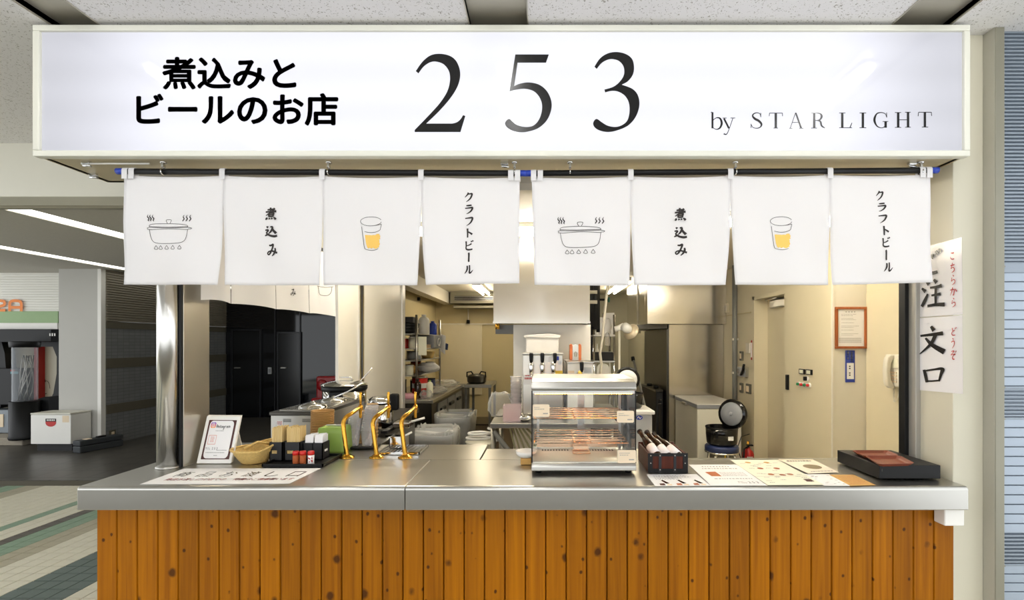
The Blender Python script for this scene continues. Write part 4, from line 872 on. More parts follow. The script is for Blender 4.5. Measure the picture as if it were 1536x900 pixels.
canister('jug', 'tall white plastic bottle on top of the wire rack', 'bottle', (-1.58, 6.35, 1.60), .075, .26, 'white', 'white', True)
canister('bottle', 'blue bottle on top of the wire rack', 'bottle', (-1.55, 6.72, 1.60), .06, .19, 'blue', 'blue', True)
single('chart_card', 'pale chart card hanging on the front of the wire rack', 'card', MB().box(PX(627.5, 5.66), PX(640, 5.66), 5.655, 5.66, PZ(533, 5.66), PZ(505, 5.66)), 'paper_cream')
t = thing('grey_bin', 'grey box with a white ring handle on the second rack shelf', 'box', (-1.62, 6.7, 1.42)); MB().box(-1.80, -1.47, 6.45, 6.9, 1.42, 1.585).part('body', 'grey', t, .006)
m = MB(); m.tube([(-1.462, 6.72+.07*math.cos(a), 1.50+.05*math.sin(a)) for a in [i*math.pi/8 for i in range(17)]], .008, 6); m.part('ring_handle', 'white', t)
canister('tin', 'red and white can on the second shelf, behind the rack post', 'can', (-1.72, 5.82, 1.42), .06, .13, 'red', 'white')
canister('tub', 'pale plastic tub on the second shelf of the rack', 'tub', (-1.60, 5.90, 1.42), .055, .14, 'paper_cream', 'white')
single('brown_box', 'small brown box at the back of the second rack shelf', 'box', MB().box(-1.62, -1.5, 6.15, 6.4, 1.42, 1.465), 'cup_paper')
canister('tub', 'white jar with round lid on the third shelf of the rack', 'tub', (-1.74, 5.80, 1.28), .06, .11, 'white', 'white')
canister('container', 'clear tub with black lid on the third shelf of the rack', 'tub', (-1.64, 6.1, 1.28), .085, .10, 'grey_light', 'black')
single('basket', 'brown basket on the third shelf of the rack', 'basket', MB().lathe([(.07, 0), (.10, .09), (.095, .09), (.065, .01)], (-1.58, 6.55, 1.28), n=16), 'wicker', bevel=0)
canister('tin', 'large red tin with white band on the fridge table', 'can', (-1.53, 5.95, .842), .095, .23, 'red', 'alu')
MB().lathe([(.0965, .09), (.0965, .15)], (-1.53, 5.95, .842), n=16, cap=False).part('label_band', 'paper', [o for o in COL.objects if o.name.startswith('tin') and 'large' in o.get('label', '')][0])
canister('bottle', 'green topped sauce bottle on the fridge table', 'bottle', (-1.36, 5.75, .842), .04, .20, 'paper_cream', 'green', True)
canister('bottle', 'dark brown sauce bottle on the fridge table', 'bottle', (-1.47, 5.62, .842), .04, .22, 'rust', 'black', True)
single('pink_cloth', 'folded pink cloth on the near corner of the fridge table', 'cloth', MB().lathe([(.13, 0), (.12, .04), (.07, .06)], (-1.60, 5.6, .842), n=12, sx=.9, sy=.6), 'pink', bevel=0)
canister('jar', 'dark jar behind the rack post, bottom shelf', 'jar', (-1.74, 5.85, .842), .07, .2, 'black_matt', 'black')
def bag(name, label, c, r, h, m='bag', seed=1, sx=1, sy=1):
    rng = random.Random(seed); prof = []; mb = MB(); rings = []
    for i in range(9):
        t = i/8; rr = r*(.55+.55*math.sin(math.pi*(t*.8+.12))); ring = []
        for k in range(18):
            a = 2*math.pi*k/18; q = rr*(1+rng.uniform(-.14, .14)); ring.append(Vector((c[0]+q*math.cos(a)*sx, c[1]+q*math.sin(a)*sy, c[2]+h*t+rng.uniform(-.01, .01)*(0 if i == 0 else 1))))
        rings.append(ring)
    return mb.loft(rings).thing(name, m, label, 'bag')
bag('plastic_bag', 'white plastic bag lying among the goods on the bottom rack shelf', (-1.55, 6.45, 1.10), .13, .12, 'paper', 3)
bag('plastic_bag', 'clear bag of greens on the fridge table beside the sauce bottle', (-1.40, 6.2, .842), .14, .08, 'bag', 4)
bag('plastic_bag', 'clear bag of food further along the fridge table', (-1.45, 7.1, .842), .18, .10, 'bag', 5)
bag('dark_bag', 'bundled brown bag on the bottom rack shelf', (-1.70, 6.0, 1.10), .10, .12, 'kraft', 6)
for i, (y, h, mm_, l) in enumerate(((6.96, .3, 'paper', 'white rag hanging on the far rack post'), (7.0, .12, 'navy', 'purple rag hanging on the far rack post'))):
    m = MB(); zt2 = 1.62-.12*i; pts = [(XE-.23+.03*i, zt2), (XE-.15+.03*i, zt2-.03), (XE-.16+.03*i, zt2-h), (XE-.24+.03*i, zt2-h*.8)]
    single('rag', l, 'rag', m.prism(pts, 'y', y+.01, y+.03), mm_)
t = thing('wall_bracket', 'tiny dark hook high on the left kitchen wall', 'hook', (-2.0, 7.7, PZ(448.5, 7.7))); MB().box(-2.02, -1.98, 7.68, 7.73, PZ(451, 7.7), PZ(446, 7.7)).part('plate', 'black', t)
rgc = random.Random(21)
for k, (x, y, z, r, h, mm_, l) in enumerate(((-1.78, 6.25, 1.60, .05, .12, 'cup_paper', 'small tan tub on the top rack shelf behind the white jug'), (-1.72, 6.05, 1.42, .05, .12, 'red', 'red tub on the second rack shelf'), (-1.78, 6.45, 1.28, .06, .10, 'white', 'white tub at the back of the third rack shelf'), (-1.62, 5.80, 1.10, .05, .12, 'paper_cream', 'cream tub on the bottom rack shelf near the post'), (-1.78, 6.7, 1.10, .07, .13, 'chili', 'rust coloured tub at the back of the bottom rack shelf'), (-1.62, 6.85, 1.10, .06, .12, 'orange', 'orange tub at the far end of the bottom rack shelf'), (-1.70, 6.35, .842, .06, .16, 'black', 'black tub under the rack on the fridge table'), (-1.58, 6.75, .842, .06, .15, 'navy', 'navy tub under the far end of the rack'))): canister('storage_tub', l, 'tub', (x, y, z), r, h, mm_, ['white', 'black', 'grey_light'][k % 3], lidname='lid')
bag('plastic_bag', 'small clear bag hung over the near end of the fridge table', (-1.36, 5.58, .842), .07, .09, 'bag', 31)
# small table with the pot
xa, xb = PX(696, 7.55), PX(737, 7.55); zt3 = PZ(577, 7.55)
t = thing('work_table', 'small steel work table with a pot against the back wall', 'table', ((xa+xb)/2, 7.9, 0))
MB().box(xa, xb, 7.55, 8.4, zt3-.05, zt3).part('top', 'alu', t, .004); MB().box(xa+.03, xb-.03, 7.6, 8.35, .18, .20).part('shelf', 'dark_steel', t)
for x in (xa+.03, xb-.03):
    for y in (7.6, 8.35): MB().box(x-.02, x+.02, y-.02, y+.02, 0, zt3-.05).part('leg', 'conduit', t)
pc_ = (PX(715, 7.85), 7.85, zt3)
t = thing('stock_pot', 'dented grey pot with two handles on the small back table', 'pot', pc_)
MB().lathe([(.13, 0), (.155, .03), (.16, .11), (.165, .115), (.10, .145), (.02, .155)], pc_, n=22).part('body', 'dark_steel', t)
for s in (-1, 1): MB().tube([(pc_[0]+s*.15, 7.8, zt3+.10), (pc_[0]+s*.15, 7.8, zt3+.18), (pc_[0]+s*.08, 7.8, zt3+.19), (pc_[0]+s*.05, 7.8, zt3+.14)], .012, 8).part('handle', 'black', t)
MB().box(xa-.28, xa-.03, 7.7, 8.3, .0, .78).thing('grey_fridge', 'conduit', 'grey metal cabinet between the fridge table and the small table', 'cabinet', bevel=.006)
def bin_(label, c, rx, ry, h, bagm, seed):
    t = thing('waste_bin', label, 'bin', c, 'kitchen waste bins'); rng = random.Random(seed)
    rings = []
    for z, s in ((0, .8), (h*.04, .82), (h*.9, .98), (h*.92, 1.04), (h, 1.05), (h, .97), (h*.5, .88)):
        rings.append([Vector((c[0]+x*rx*s, c[1]+y*ry*s, c[2]+z)) for x, y in rrect(-1, -1, 1, 1, .35, 4)])
    MB().loft(rings).part('body', 'grey', t)
    rings = []
    for z, s in ((h*.72, 1.02), (h*.88, 1.10), (h*1.02, 1.12), (h*1.05, 1.0), (h*.9, .86), (h*.6, .8)):
        rings.append([Vector((c[0]+x*rx*(s+rng.uniform(-.06, .06)), c[1]+y*ry*(s+rng.uniform(-.05, .05)), c[2]+z+rng.uniform(-.02, .02))) for x, y in rrect(-1, -1, 1, 1, .35, 6)])
    MB().loft(rings, cap=False).part('liner', 'bag', t)
bin_('grey waste bin with a clear liner in front of the fridge table', (PX(683, 5.0), 5.05, 0), .17, .22, .73, 'bag', 1)
bin_('low waste bin with a big clear liner behind the beer taps', (PX(650, 4.2), 4.25, 0), .18, .2, .70, 'bag', 2)
# ------------------------------------------------------------------ steel table with beer dispensers
zt4 = .90
t = thing('steel_table', 'stainless steel table carrying the beer machines behind the warming case', 'table', (.0, 3.9, 0))
MB().box(PX(735, 3.5), .55, 3.5, 4.28, zt4-.035, zt4).part('top', 'steel', t, .004)
for x in (PX(739, 3.5), .5):
    for y in (3.55, 4.22): MB().cyl((x, y, 0), (x, y, zt4-.035), .02).part('leg', 'alu', t)
MB().tube([(PX(741, 3.52), 3.52, .84), (PX(790, 3.52), 3.52, .52)], .02, 6).part('brace', 'conduit', t)
m = MB()
for k in range(6): m.tube([(-.27+.02*k, 3.75, .86), (-.2+.03*k, 3.7, .6+.03*k), (-.05+.02*k, 3.7, .55), (.1, 3.75, .75)], .008, 6)
m.thing('beer_hoses', mat('pale_hose', 'a8a884', .4), 'tangle of pale hoses under the steel table', 'hose', kind='stuff')
def dispenser(x0, x1, y0, ztop, label, taps, m='steel_v'):
    t = thing('beer_dispenser', label, 'beer dispenser', ((x0+x1)/2, y0+.2, zt4), 'beer dispensers on the steel table')
    MB().box(x0, x1, y0, y0+.36, zt4, ztop).part('body', m, t, .006); MB().box(x0-.004, x1+.004, y0-.004, y0+.36, ztop, ztop+.012).part('lid', 'alu', t, .003)
    for px in taps:
        x = PX(px, y0-.03); z = ztop-.085
        MB().cyl((x, y0, z), (x, y0-.03, z), .024, 16).part('collar', 'alu', t)
        tp = MB().lathe([(.013, -.075), (.017, -.03), (.02, 0), (.012, .03)], (x, y0-.045, z), n=12).part('tap', 'chrome', t)
        MB().lathe([(.008, .02), (.014, .04), (.016, .09), (.012, .10)], (x+(.012 if px > 825 else 0), y0-.05, z), n=10).part('tap_handle', 'black', tp)
    return t
x0, x1 = PX(784, 3.7), PX(844.5, 3.7)
d1 = dispenser(x0, x1, 3.7, PZ(532, 3.7), 'mirror finish beer dispenser with three black handled taps', (797, 813.5, 830))
def patch(parent, x0, y0, x1, y1, Y, m, nm='sticker'): return MB().box(PX(x0, Y), PX(x1, Y), Y-.0015, Y+.001, PZ(y1, Y), PZ(y0, Y)).part(nm, m, parent)
Yd = 3.698
s_ = patch(d1, 785, 561.5, 807.5, 577, Yd, 'paper'); rg = random.Random(3)
m = MB(); dashes(m, lambda u, v: P(786+u*20, 562+v*14, Yd-.002), .1, .95, .06, .1, rg, .1, .2, .03); dashes(m, lambda u, v: P(786+u*20, 562+v*14, Yd-.002), .05, .98, .3, .2, rg, .05, .1, .02); m.part('sticker_print', 'ink_red', s_)
patch(d1, 834, 534.5, 838.5, 540.5, Yd, 'blue'); patch(d1, 832, 556, 844, 561, Yd, mat('yellow_sticker', 'd6b22a', .5)); patch(d1, 829, 562, 843.5, 568, Yd, 'paper'); patch(d1, 837, 542, 842, 547, Yd, 'grey_light'); patch(d1, 822, 535, 833, 544, Yd, 'paper')
d2 = dispenser(PX(851, 3.7), PX(890, 3.7), 3.7, PZ(545, 3.7), 'white fronted beer dispenser with one tap, beside the rack', (870,), 'white')
patch(d2, 852, 556, 861.5, 560, Yd, 'tag'); d2.children[-1].data.materials[0] = bpy.data.materials['yellow_sticker']
patch(d2, 876, 551, 887, 559, Yd, 'grey_light'); patch(d2, 852.5, 561, 888, 569, Yd, 'steel_sheet', 'drip_plate')
M['carton'] = mat('grey_white_card', 'c9c6c1', .5)
t = thing('white_carton', 'white lidded carton leaning on the splash panel above the beer dispenser', 'carton', (PX(813, 4.1), 4.15, 1.35))
MB().box(PX(789, 4.12), PX(838, 4.12), 4.08, 4.29, PZ(531, 4.12), PZ(504, 4.12)).part('box', 'carton', t, .01); MB().prism([(PX(786, 4.12), PZ(506, 4.12)), (PX(787, 4.12), PZ(503, 4.12)), (PX(824, 4.12), PZ(500.5, 4.12)), (PX(841, 4.12), PZ(503, 4.12)), (PX(839, 4.12), PZ(507, 4.12))], 'y', 4.07, 4.29).part('lid', 'carton', t, .004)
MB().box(PX(789, 4.12), PX(838, 4.12), 4.06, 4.28, zt4, PZ(531.2, 4.12)).thing('stacked_case', 'carton', 'pale case under the white carton, behind the three-tap dispenser', 'case', bevel=.006)
Yo = 3.95; zo = PZ(541, Yo)
MB().box(PX(848, Yo), PX(882, Yo), 3.98+.1, 4.26, zt4, zo).thing('white_cooler', 'white', 'white cooler body behind the one-tap dispenser', 'cooler', bevel=.006)
t = thing('regulator', 'orange sided grey gas dispenser head standing on the white cooler', 'dispenser', (PX(865, 4.15), 4.15, zo))
def dome(a, b, nm, mm_, yy0, yy1):
    pts = [(PX(a, Yo), zo), (PX(b, Yo), zo), (PX(b, Yo), PZ(518, Yo)), (PX((a+b)/2, Yo), PZ(515.5, Yo)), (PX(a, Yo), PZ(518, Yo))]
    MB().prism(pts, 'y', yy0, yy1).part(nm, mm_, t, .004)
dome(856, 860.4, 'side_cheek', 'orange', 4.09, 4.2); dome(869.6, 874, 'side_cheek', 'orange', 4.09, 4.2); dome(860.4, 869.6, 'front_plate', 'grey_light', 4.085, 4.2)
MB().lathe([(.012, 0), (.016, .03), (.0, .045)], (PX(865, Yo), 4.082, zo+.03), n=12, cap=False).part('nozzle', 'conduit', t)
# tub of pink sachets, plastic cups, plates on the steel table
Yt = 3.58; xa, xb = PX(754.5, Yt), PX(781, Yt)
t = thing('sachet_tub', 'translucent tub half full of pink sachets on the steel table', 'tub', ((xa+xb)/2, Yt+.06, zt4))
m = MB(); 
for a in ((xa, xb, Yt, Yt+.003, 0, .12), (xa, xb, Yt+.117, Yt+.12, 0, .12), (xa, xa+.003, Yt, Yt+.12, 0, .12), (xb-.003, xb, Yt, Yt+.12, 0, .12), (xa, xb, Yt, Yt+.12, 0, .003)): m.box(a[0], a[1], a[2], a[3], zt4+a[4], zt4+a[5])
m.part('tub', 'pink_clear', t)
m = MB(); rg = random.Random(8)
for k in range(14): x = rg.uniform(xa+.02, xb-.03); y = rg.uniform(Yt+.02, Yt+.09); z = zt4+.006+.0035*k; m.box(x-.012, x+.018, y-.012, y+.02, z, z+.003)
m.part('sachets', 'pink', t, kind='stuff')
def cup_stack(c, r, n, label, pitch=.02, tilt=0, group='stacks of clear plastic cups', h=.10, m='clear', name='plastic_cup', cat='cup', rt=None):
    rt = rt or r*.72; first = None
    for k in range(n):
        cc = (c[0]+tilt*k*pitch, c[1], c[2]+pitch*k)
        lb = label % ('lowest cup' if k == 0 else 'topmost cup' if k == n-1 else 'cup %s from the bottom' % ['second', 'third', 'fourth', 'fifth', 'sixth', 'seventh', 'eighth', 'ninth', 'tenth', 'eleventh', 'twelfth', 'thirteenth', 'fourteenth', 'fifteenth', 'sixteenth', 'seventeenth', 'eighteenth'][k-1])
        if first is None:
            first = MB().lathe([(rt, 0), (r, h), (r*1.05, h), (r*1.05, h+.004), (r-.002, h+.004), (rt-.002, .002)], cc, n=18, cap=False).thing(name, m, lb, cat, group, origin=cc)
        else:
            o = first.copy(); COL.objects.link(o); o.location = cc; o['label'] = lb
cup_stack((PX(774, 3.75), 3.75, zt4), .044, 8, '%s in the clear stack behind the pink sachet tub', .032, -.0, group='clear cups on the steel table')
bag('plastic_bag', 'crumpled clear bag behind the pink sachet tub', (PX(750, 3.85), 3.85, zt4), .09, .19, 'bag', 9, 1, .6)
t = thing('wire_utensil', 'steel strainer lying on the steel table beside the sachet tub', 'strainer', (PX(787, 3.6), 3.6, zt4))
MB().lathe([(.03, 0), (.055, .02), (.06, .045), (.052, .02)], (PX(787, 3.62), 3.62, zt4), n=16).part('bowl', 'chrome', t); MB().tube([(PX(787, 3.6), 3.58, zt4+.04), (PX(783, 3.6), 3.52, zt4+.07)], .004, 6).part('handle', 'chrome', t)
# coil of hose on the low stand, dark gap below
t = thing('bucket', 'white tray with a coiled white hose between the waste bins and steel table', 'bucket', (PX(722, 4.0), 4.0, .35))
zc = PZ(662, 4.0)
MB().lathe([(.10, -.36), (.11, -.03), (.135, 0), (.125, 0), (.1, -.03)], (PX(722, 4.0), 4.0, zc), n=22).part('pail', 'offwhite', t)
m = MB(); m.tube([(PX(722, 4.0)+.13*math.cos(a)*(1-.02*a), 4.0+.11*math.sin(a), zc+.01+.006*a) for a in [i*.35 for i in range(40)]], .011, 7); m.part('hose', 'paper', t)
# ------------------------------------------------------------------ rack by the alcove
rk2 = thing('tube_rack', 'narrow chrome rack of cleaning goods beside the splash panel', 'rack', (.62, 5.7, 0))
xa, xb = PX(891, 5.6), PX(921, 5.6)
for x in (xa, xb):
    for y in (5.6, 5.95): MB().cyl((x, y, 0), (x, y, PZ(472, 5.6)), .013).part('post', 'chrome', rk2)
for py, mm_ in ((518-16, 'white'), (541, 'alu'), (575, 'alu'), (612, 'alu')): MB().box(xa-.01, xb+.01, 5.58, 5.97, PZ(py, 5.6)-.02, PZ(py, 5.6)).part('shelf', mm_, rk2, .003)
z1 = PZ(502, 5.6); z2 = PZ(541, 5.6); z3 = PZ(575, 5.6)
single('carton_box', 'white and brown carton on the top shelf of the chrome rack', 'box', MB().box(PX(906, 5.7), PX(922, 5.7), 5.72, 5.92, z1, PZ(469, 5.7)), 'paper')
bag('plastic_bag', 'white bag in front of the carton on the chrome rack', (PX(906, 5.65), 5.70, z1), .09, .2, 'paper', 12, 1, .5)
canister('roll', 'white paper roll lying on the top shelf of the chrome rack', 'roll', (PX(895.5, 5.62), 5.64, z1), .022, .045, 'paper')
canister('spray_bottle', 'clear spray bottle hanging at the front of the chrome rack', 'bottle', (PX(911, 5.55), 5.545, PZ(519, 5.55)), .028, .17, 'clear', 'white', True)
single('dark_tray', 'dark plastic tray on the middle shelf of the chrome rack', 'tray', MB().box(PX(893, 5.6), PX(922, 5.6), 5.60, 5.93, z2, z2+.10), 'black_matt')
single('funnel', 'small white funnel on the dark tray of the rack', 'funnel', MB().lathe([(.03, 0), (.012, .035), (.006, .1)], (PX(896, 5.62), 5.64, z2+.10), n=12), 'white', bevel=0)
t = thing('step_stool', 'white folding step with a rounded top plate standing on the rack', 'stool', (PX(904.5, 5.6), 5.62, z3))
pts = [(PX(895, 5.6), z3+.005), (PX(914, 5.6), z3+.005)]+[(PX(904.5+9.5*math.cos(a), 5.6), PZ(553-8*math.sin(a), 5.6)) for a in [i*math.pi/10 for i in range(11)]]
MB().prism(pts, 'y', 5.595, 5.615).part('plate', 'white', t, .004)
MB().tube([(PX(893, 5.6), 5.63, z3), (PX(893.5, 5.6), 5.63, PZ(542.5, 5.6)), (PX(915, 5.6), 5.63, PZ(543.5, 5.6)), (PX(916, 5.6), 5.63, z3)], .012, 8).part('frame', 'white', t)
for k, (xx, r_) in enumerate(((PX(887, 5.2), .035), (PX(893, 5.3), .045), (PX(898, 5.4), .02))):
    t = thing('duct_pipe', ['black thick pipe beside the exhaust hood, nearest to it', 'black lagged pipe beside the exhaust hood', 'thin black pipe with a green valve beside the exhaust hood'][k], 'pipe', (xx, 5.25+.1*k, 1.7), 'pipes rising beside the exhaust hood')
    MB().cyl((xx, 5.25+.1*k, PZ(490+4*k, 5.3)), (xx, 5.25+.1*k, 2.4), r_).part('pipe', 'black_matt', t)
    if k == 2: MB().cyl((xx, 5.45, PZ(449, 5.4)), (xx+.13, 5.45, PZ(449, 5.4)), .012).part('branch', 'black', t); MB().lathe([(.03, -.01), (.03, .01)], (xx+.12, 5.45, PZ(449, 5.4)), 'x', 10).part('valve_wheel', mat('green_valve', '2f6a58', .5), t)
for k, py in enumerate((438, 453)):
    t = thing('pipe_stub', ['upper', 'lower'][k]+' cream pipe stub crossing the black pipes', 'pipe', (PX(890, 5.2), 5.2, PZ(py, 5.2))); MB().cyl((PX(884, 5.2), 5.215, PZ(py, 5.2)), (PX(896, 5.2), 5.215, PZ(py, 5.2)), .02).part('pipe', 'cream', t)
MB().box(.53, .62, 5.9, 6.5, 0, 2.40).thing('service_shaft', 'black_matt', 'dark service shaft beside the exhaust hood', 'shaft')
m = MB().tube([Vector((PX(913, 5.0), 5.0, 2.4)), P(912, 428, 5.0), P(909, 450, 5.0), P(906, 480, 5.0), P(904, 505, 5.0), P(900, 530, 5.0), P(902, 545, 5.0), P(899, 575, 5.0)], .014, 8)
m.thing('dangling_hose', 'cream', 'cream hose dangling from the ceiling in front of the chrome rack', 'hose')
# heat lamp on a pole
Yh = 5.0
t = thing('clip_lamp', 'beige dish heat lamp clamped on a thin pole beside the chrome rack', 'lamp', P(929, 600, Yh)[:])
MB().cyl((PX(929, Yh), Yh, .0), (PX(929, Yh), Yh, PZ(492, Yh)), .011).part('pole', 'cream', t)
MB().tube([P(922, 494, Yh), P(929, 492, Yh), P(936, 488, Yh)], .03, 8).part('clamp', 'white', t)
cc = P(944, 495.5, Yh); ax = Vector((.55, .55, -.35)).normalized(); rot = Vector((0, 0, 1)).rotation_difference(ax).to_matrix()
def lathe_ax(prof, c, n=24):
    v = []; f = []
    for r, h in prof:
        for k in range(n): a = 2*math.pi*k/n; v.append(c+rot@Vector((r*math.cos(a), r*math.sin(a), h)))
    for i in range(len(prof)-1):
        for k in range(n): f.append((i*n+k, i*n+(k+1) % n, (i+1)*n+(k+1) % n, (i+1)*n+k))
    return MB().add(v, f, True)
lathe_ax([(.0, .0), (.05, .0), (.088, .03), (.09, .036), (.075, .03), (.04, .012)], cc).part('dish', mat('beige_dish', 'cdbfa4', .35, .3), t)
lathe_ax([(.0, -.09), (.045, -.085), (.05, -.03), (.04, .0)], cc-ax*.01, 18).part('socket', 'white', t)
xx = PX(958, 6.6)
t = thing('ceiling_pipe', 'cream vertical pipe dropping from the ceiling beside the steel alcove', 'pipe', (xx, 6.6, PZ(490, 6.6))); MB().cyl((xx, 6.6, PZ(500, 6.6)), (xx, 6.6, 2.4), .025).part('pipe', 'cream', t); MB().cyl((xx, 6.6, PZ(491, 6.6)), (xx, 6.6, PZ(486, 6.6)), .034).part('sleeve', 'cream', t)
t = thing('mop', 'dark mop handle leaning against the alcove wall', 'mop', P(966, 640, 5.5)[:]); MB().cyl(P(949.5, 537, 5.9), P(975, 640, 5.3), .014).part('handle', 'conduit', t); MB().cyl(P(949, 535.5, 5.9), P(950, 541, 5.88), .022).part('grip', 'black', t); MB().box(PX(966, 5.2), PX(990, 5.2), 5.2, 5.4, 0.0, .05).part('head', 'grey', t, .01)
# rice cooker on the white bin, open lid
def rice_cooker(c, r, h, label, lidtilt, lidc, body='black_gloss', disc='grey_light', face=(0, -1, 0)):
    t = thing('rice_cooker', label, 'rice cooker', c)
    MB().lathe([(r*.82, 0), (r*.95, .02), (r, h*.6), (r*1.02, h), (r*.9, h), (r*.85, h*.6)], c, n=28).part('body', body, t)
    MB().lathe([(r*1.03, h*.93), (r*1.05, h*.97), (r*1.03, h*1.0), (r*.9, h*1.0)], c, n=28, cap=False).part('rim', 'black', t)
    n = Vector(face).normalized(); R = Vector((0, 0, 1)).rotation_difference(n).to_matrix(); lc = Vector(lidc)
    def lid(prof, nm, mm_):
        v = []; f = []; k_ = 28
        for rr, hh in prof:
            for k in range(k_): a = 2*math.pi*k/k_; v.append(lc+R@Vector((rr*math.cos(a), rr*math.sin(a), hh)))
        for i in range(len(prof)-1):
            for k in range(k_): f.append((i*k_+k, i*k_+(k+1) % k_, (i+1)*k_+(k+1) % k_, (i+1)*k_+k))
        f.append(tuple(range(k_))[::-1]); f.append(tuple((len(prof)-1)*k_+k for k in range(k_)))
        return MB().add(v, f, True).part(nm, mm_, t)
    lid([(r*.8, -.05), (r, -.02), (r, .0), (r*.95, .012)], 'lid', body); lid([(r*.78, .012), (r*.76, .018), (r*.2, .02)], 'inner_lid', disc); lid([(r*.14, .02), (r*.12, .03)], 'steam_valve', disc)
    return t
Yr = 3.95
zb_ = PZ(616, 3.8)
t = thing('white_bin', 'grey bin with white lid and blue badge behind the warming case', 'bin', (PX(963, 3.85), 3.95, 0))
MB().box(PX(938, 3.8), PX(978.5, 3.8), 3.8, 4.12, 0, zb_-.03).part('body', 'grey_light', t, .01); MB().box(PX(936, 3.8), PX(982, 3.8), 3.78, 4.14, zb_-.03, zb_+.0).part('lid', 'white', t, .008)
m = MB(); m.poly(arc(959, 626.5, 5, 0, 360, 18, 3.4)[:-1], lambda x, y: P(x, y, 3.7975)); m.part('badge', 'blue', t)
m = MB(); m.ribbon([(956, 627.5, .5), (958, 625, .6), (960, 628, .6), (962, 625.5, .5)], lambda x, y: P(x, y, 3.796), 4); m.part('badge_mark', 'white', t)
rice_cooker((PX(945, Yr), Yr, zb_+.001), .105, PZ(589, Yr)-zb_, 'black rice cooker with raised white lid behind the warming case', 0, P(941, 569, Yr+.09), face=(-.15, -1, -.12), disc='white')
# ------------------------------------------------------------------ chest freezer, stool, cooker, extinguisher
xa, xb, yf, yk, zf = PX(1046, 5.2), PX(1112.5, 5.2), 5.2, 6.07, PZ(606, 5.2)
t = thing('chest_freezer', 'white chest freezer with a pale lid against the steel panel', 'freezer', ((xa+xb)/2, 5.6, 0))
MB().box(xa, xb, yf, yk, .06, zf-.05).part('body', 'offwhite', t, .012); MB().box(xa-.008, xb+.008, yf-.012, yk, zf-.05, zf-.01).part('lid_edge', 'grey', t, .006); MB().box(xa-.008, xb+.008, yf-.012, yk, zf-.01, zf).part('lid', 'white', t, .004)
MB().box(xa-.03, xa-.006, yf+.35, yf+.5, zf-.06, zf-.03).part('handle', 'alu', t, .005)
MB().box(xa+.04, xb-.04, yf+.03, yk-.03, 0, .06).part('plinth', 'black_matt', t)
Ys_ = 4.6; cs_ = (PX(1082.5, Ys_), Ys_, 0); zs_ = PZ(667, Ys_)
t = thing('round_stool', 'round stool with navy seat and chrome legs under the rice cooker', 'stool', cs_)
MB().lathe([(.14, 0), (.155, .012), (.155, .045), (.145, .06), (.02, .062)], (cs_[0], cs_[1], zs_-.06), n=28).part('seat', 'navy', t); MB().lathe([(.158, .0), (.158, .012)], (cs_[0], cs_[1], zs_-.066), n=28).part('seat_ring', 'chrome', t)
for k in range(4):
    a = math.pi/4+k*math.pi/2; MB().tube([(cs_[0]+.09*math.cos(a), cs_[1]+.09*math.sin(a), zs_-.066), (cs_[0]+.13*math.cos(a), cs_[1]+.13*math.sin(a), zs_-.10), (cs_[0]+.16*math.cos(a), cs_[1]+.16*math.sin(a), 0)], .0115, 8).part('leg', 'chrome', t)
m = MB().tube([(cs_[0]+.145*math.cos(a), cs_[1]+.145*math.sin(a), .16) for a in [i*math.pi/12 for i in range(25)]], .008, 7); m.part('foot_ring', 'chrome', t)
rc = rice_cooker((cs_[0], Ys_, zs_+.003), .145, PZ(640, Ys_)-zs_, 'large black rice cooker with open lid on the navy stool', 0, P(1098, 621, Ys_+.06), face=(-.75, -.62, .1), body='black_gloss', disc='grey')
MB().box(PX(1092, 4.46), PX(1100, 4.46), 4.455, 4.462, PZ(661, 4.46), PZ(655, 4.46)).part('label_plate', 'paper', rc)
t = thing('crate', 'yellow edged cardboard box on the floor behind the round stool', 'box', (PX(1085, 5.0), 5.0, 0)); MB().box(PX(1071, 4.95), PX(1101, 4.95), 4.90, 5.15, 0, PZ(681, 4.95)).part('box', 'wall_band', t, .005); MB().box(PX(1084, 4.95), PX(1086, 4.95), 4.895, 4.905, 0.0, PZ(681, 4.95)).part('tape', bpy.data.materials['yellow_sticker'], t)
ce = (PX(1122, 5.05), 5.05, 0); ze = PZ(676, 5.05)
t = thing('fire_extinguisher', 'red fire extinguisher standing by the door beside the freezer', 'extinguisher', ce)
MB().lathe([(.05, 0), (.058, .02), (.058, ze-.03), (.045, ze), (.02, ze+.02), (.02, ze+.04)], ce, n=22).part('cylinder', 'red', t)
MB().box(ce[0]-.012, ce[0]+.05, 5.03, 5.07, ze+.05, ze+.065).part('lever', 'black', t, .004); MB().cyl((ce[0], 5.05, ze+.03), (ce[0], 5.05, ze+.1), .012).part('valve', 'brass', t)
MB().tube([(ce[0], 5.03, ze+.05), (ce[0]-.06, 5.0, ze+.03), (ce[0]-.07, 5.0, ze-.1), (ce[0]-.062, 5.0, ze-.25)], .009, 8).part('hose', 'black', t)
m = MB(); dashes(m, lambda u, v: Vector((ce[0]-.03+u*.06, 5.05-.0592+abs(u-.5)**2*.03, ze-.05-v*.05)), 0, 1, 0, .5, random.Random(1), .2, .3, .05); m.part('marking', 'paper', t)
MB().tube([P(1112, 690, 5.12), P(1106, 672, 5.12), P(1112, 655, 5.14), P(1124, 651, 5.3)], .005, 6).thing('power_cord', 'black_matt', 'thin grey cord looping from the wall socket to the stool', 'cord')
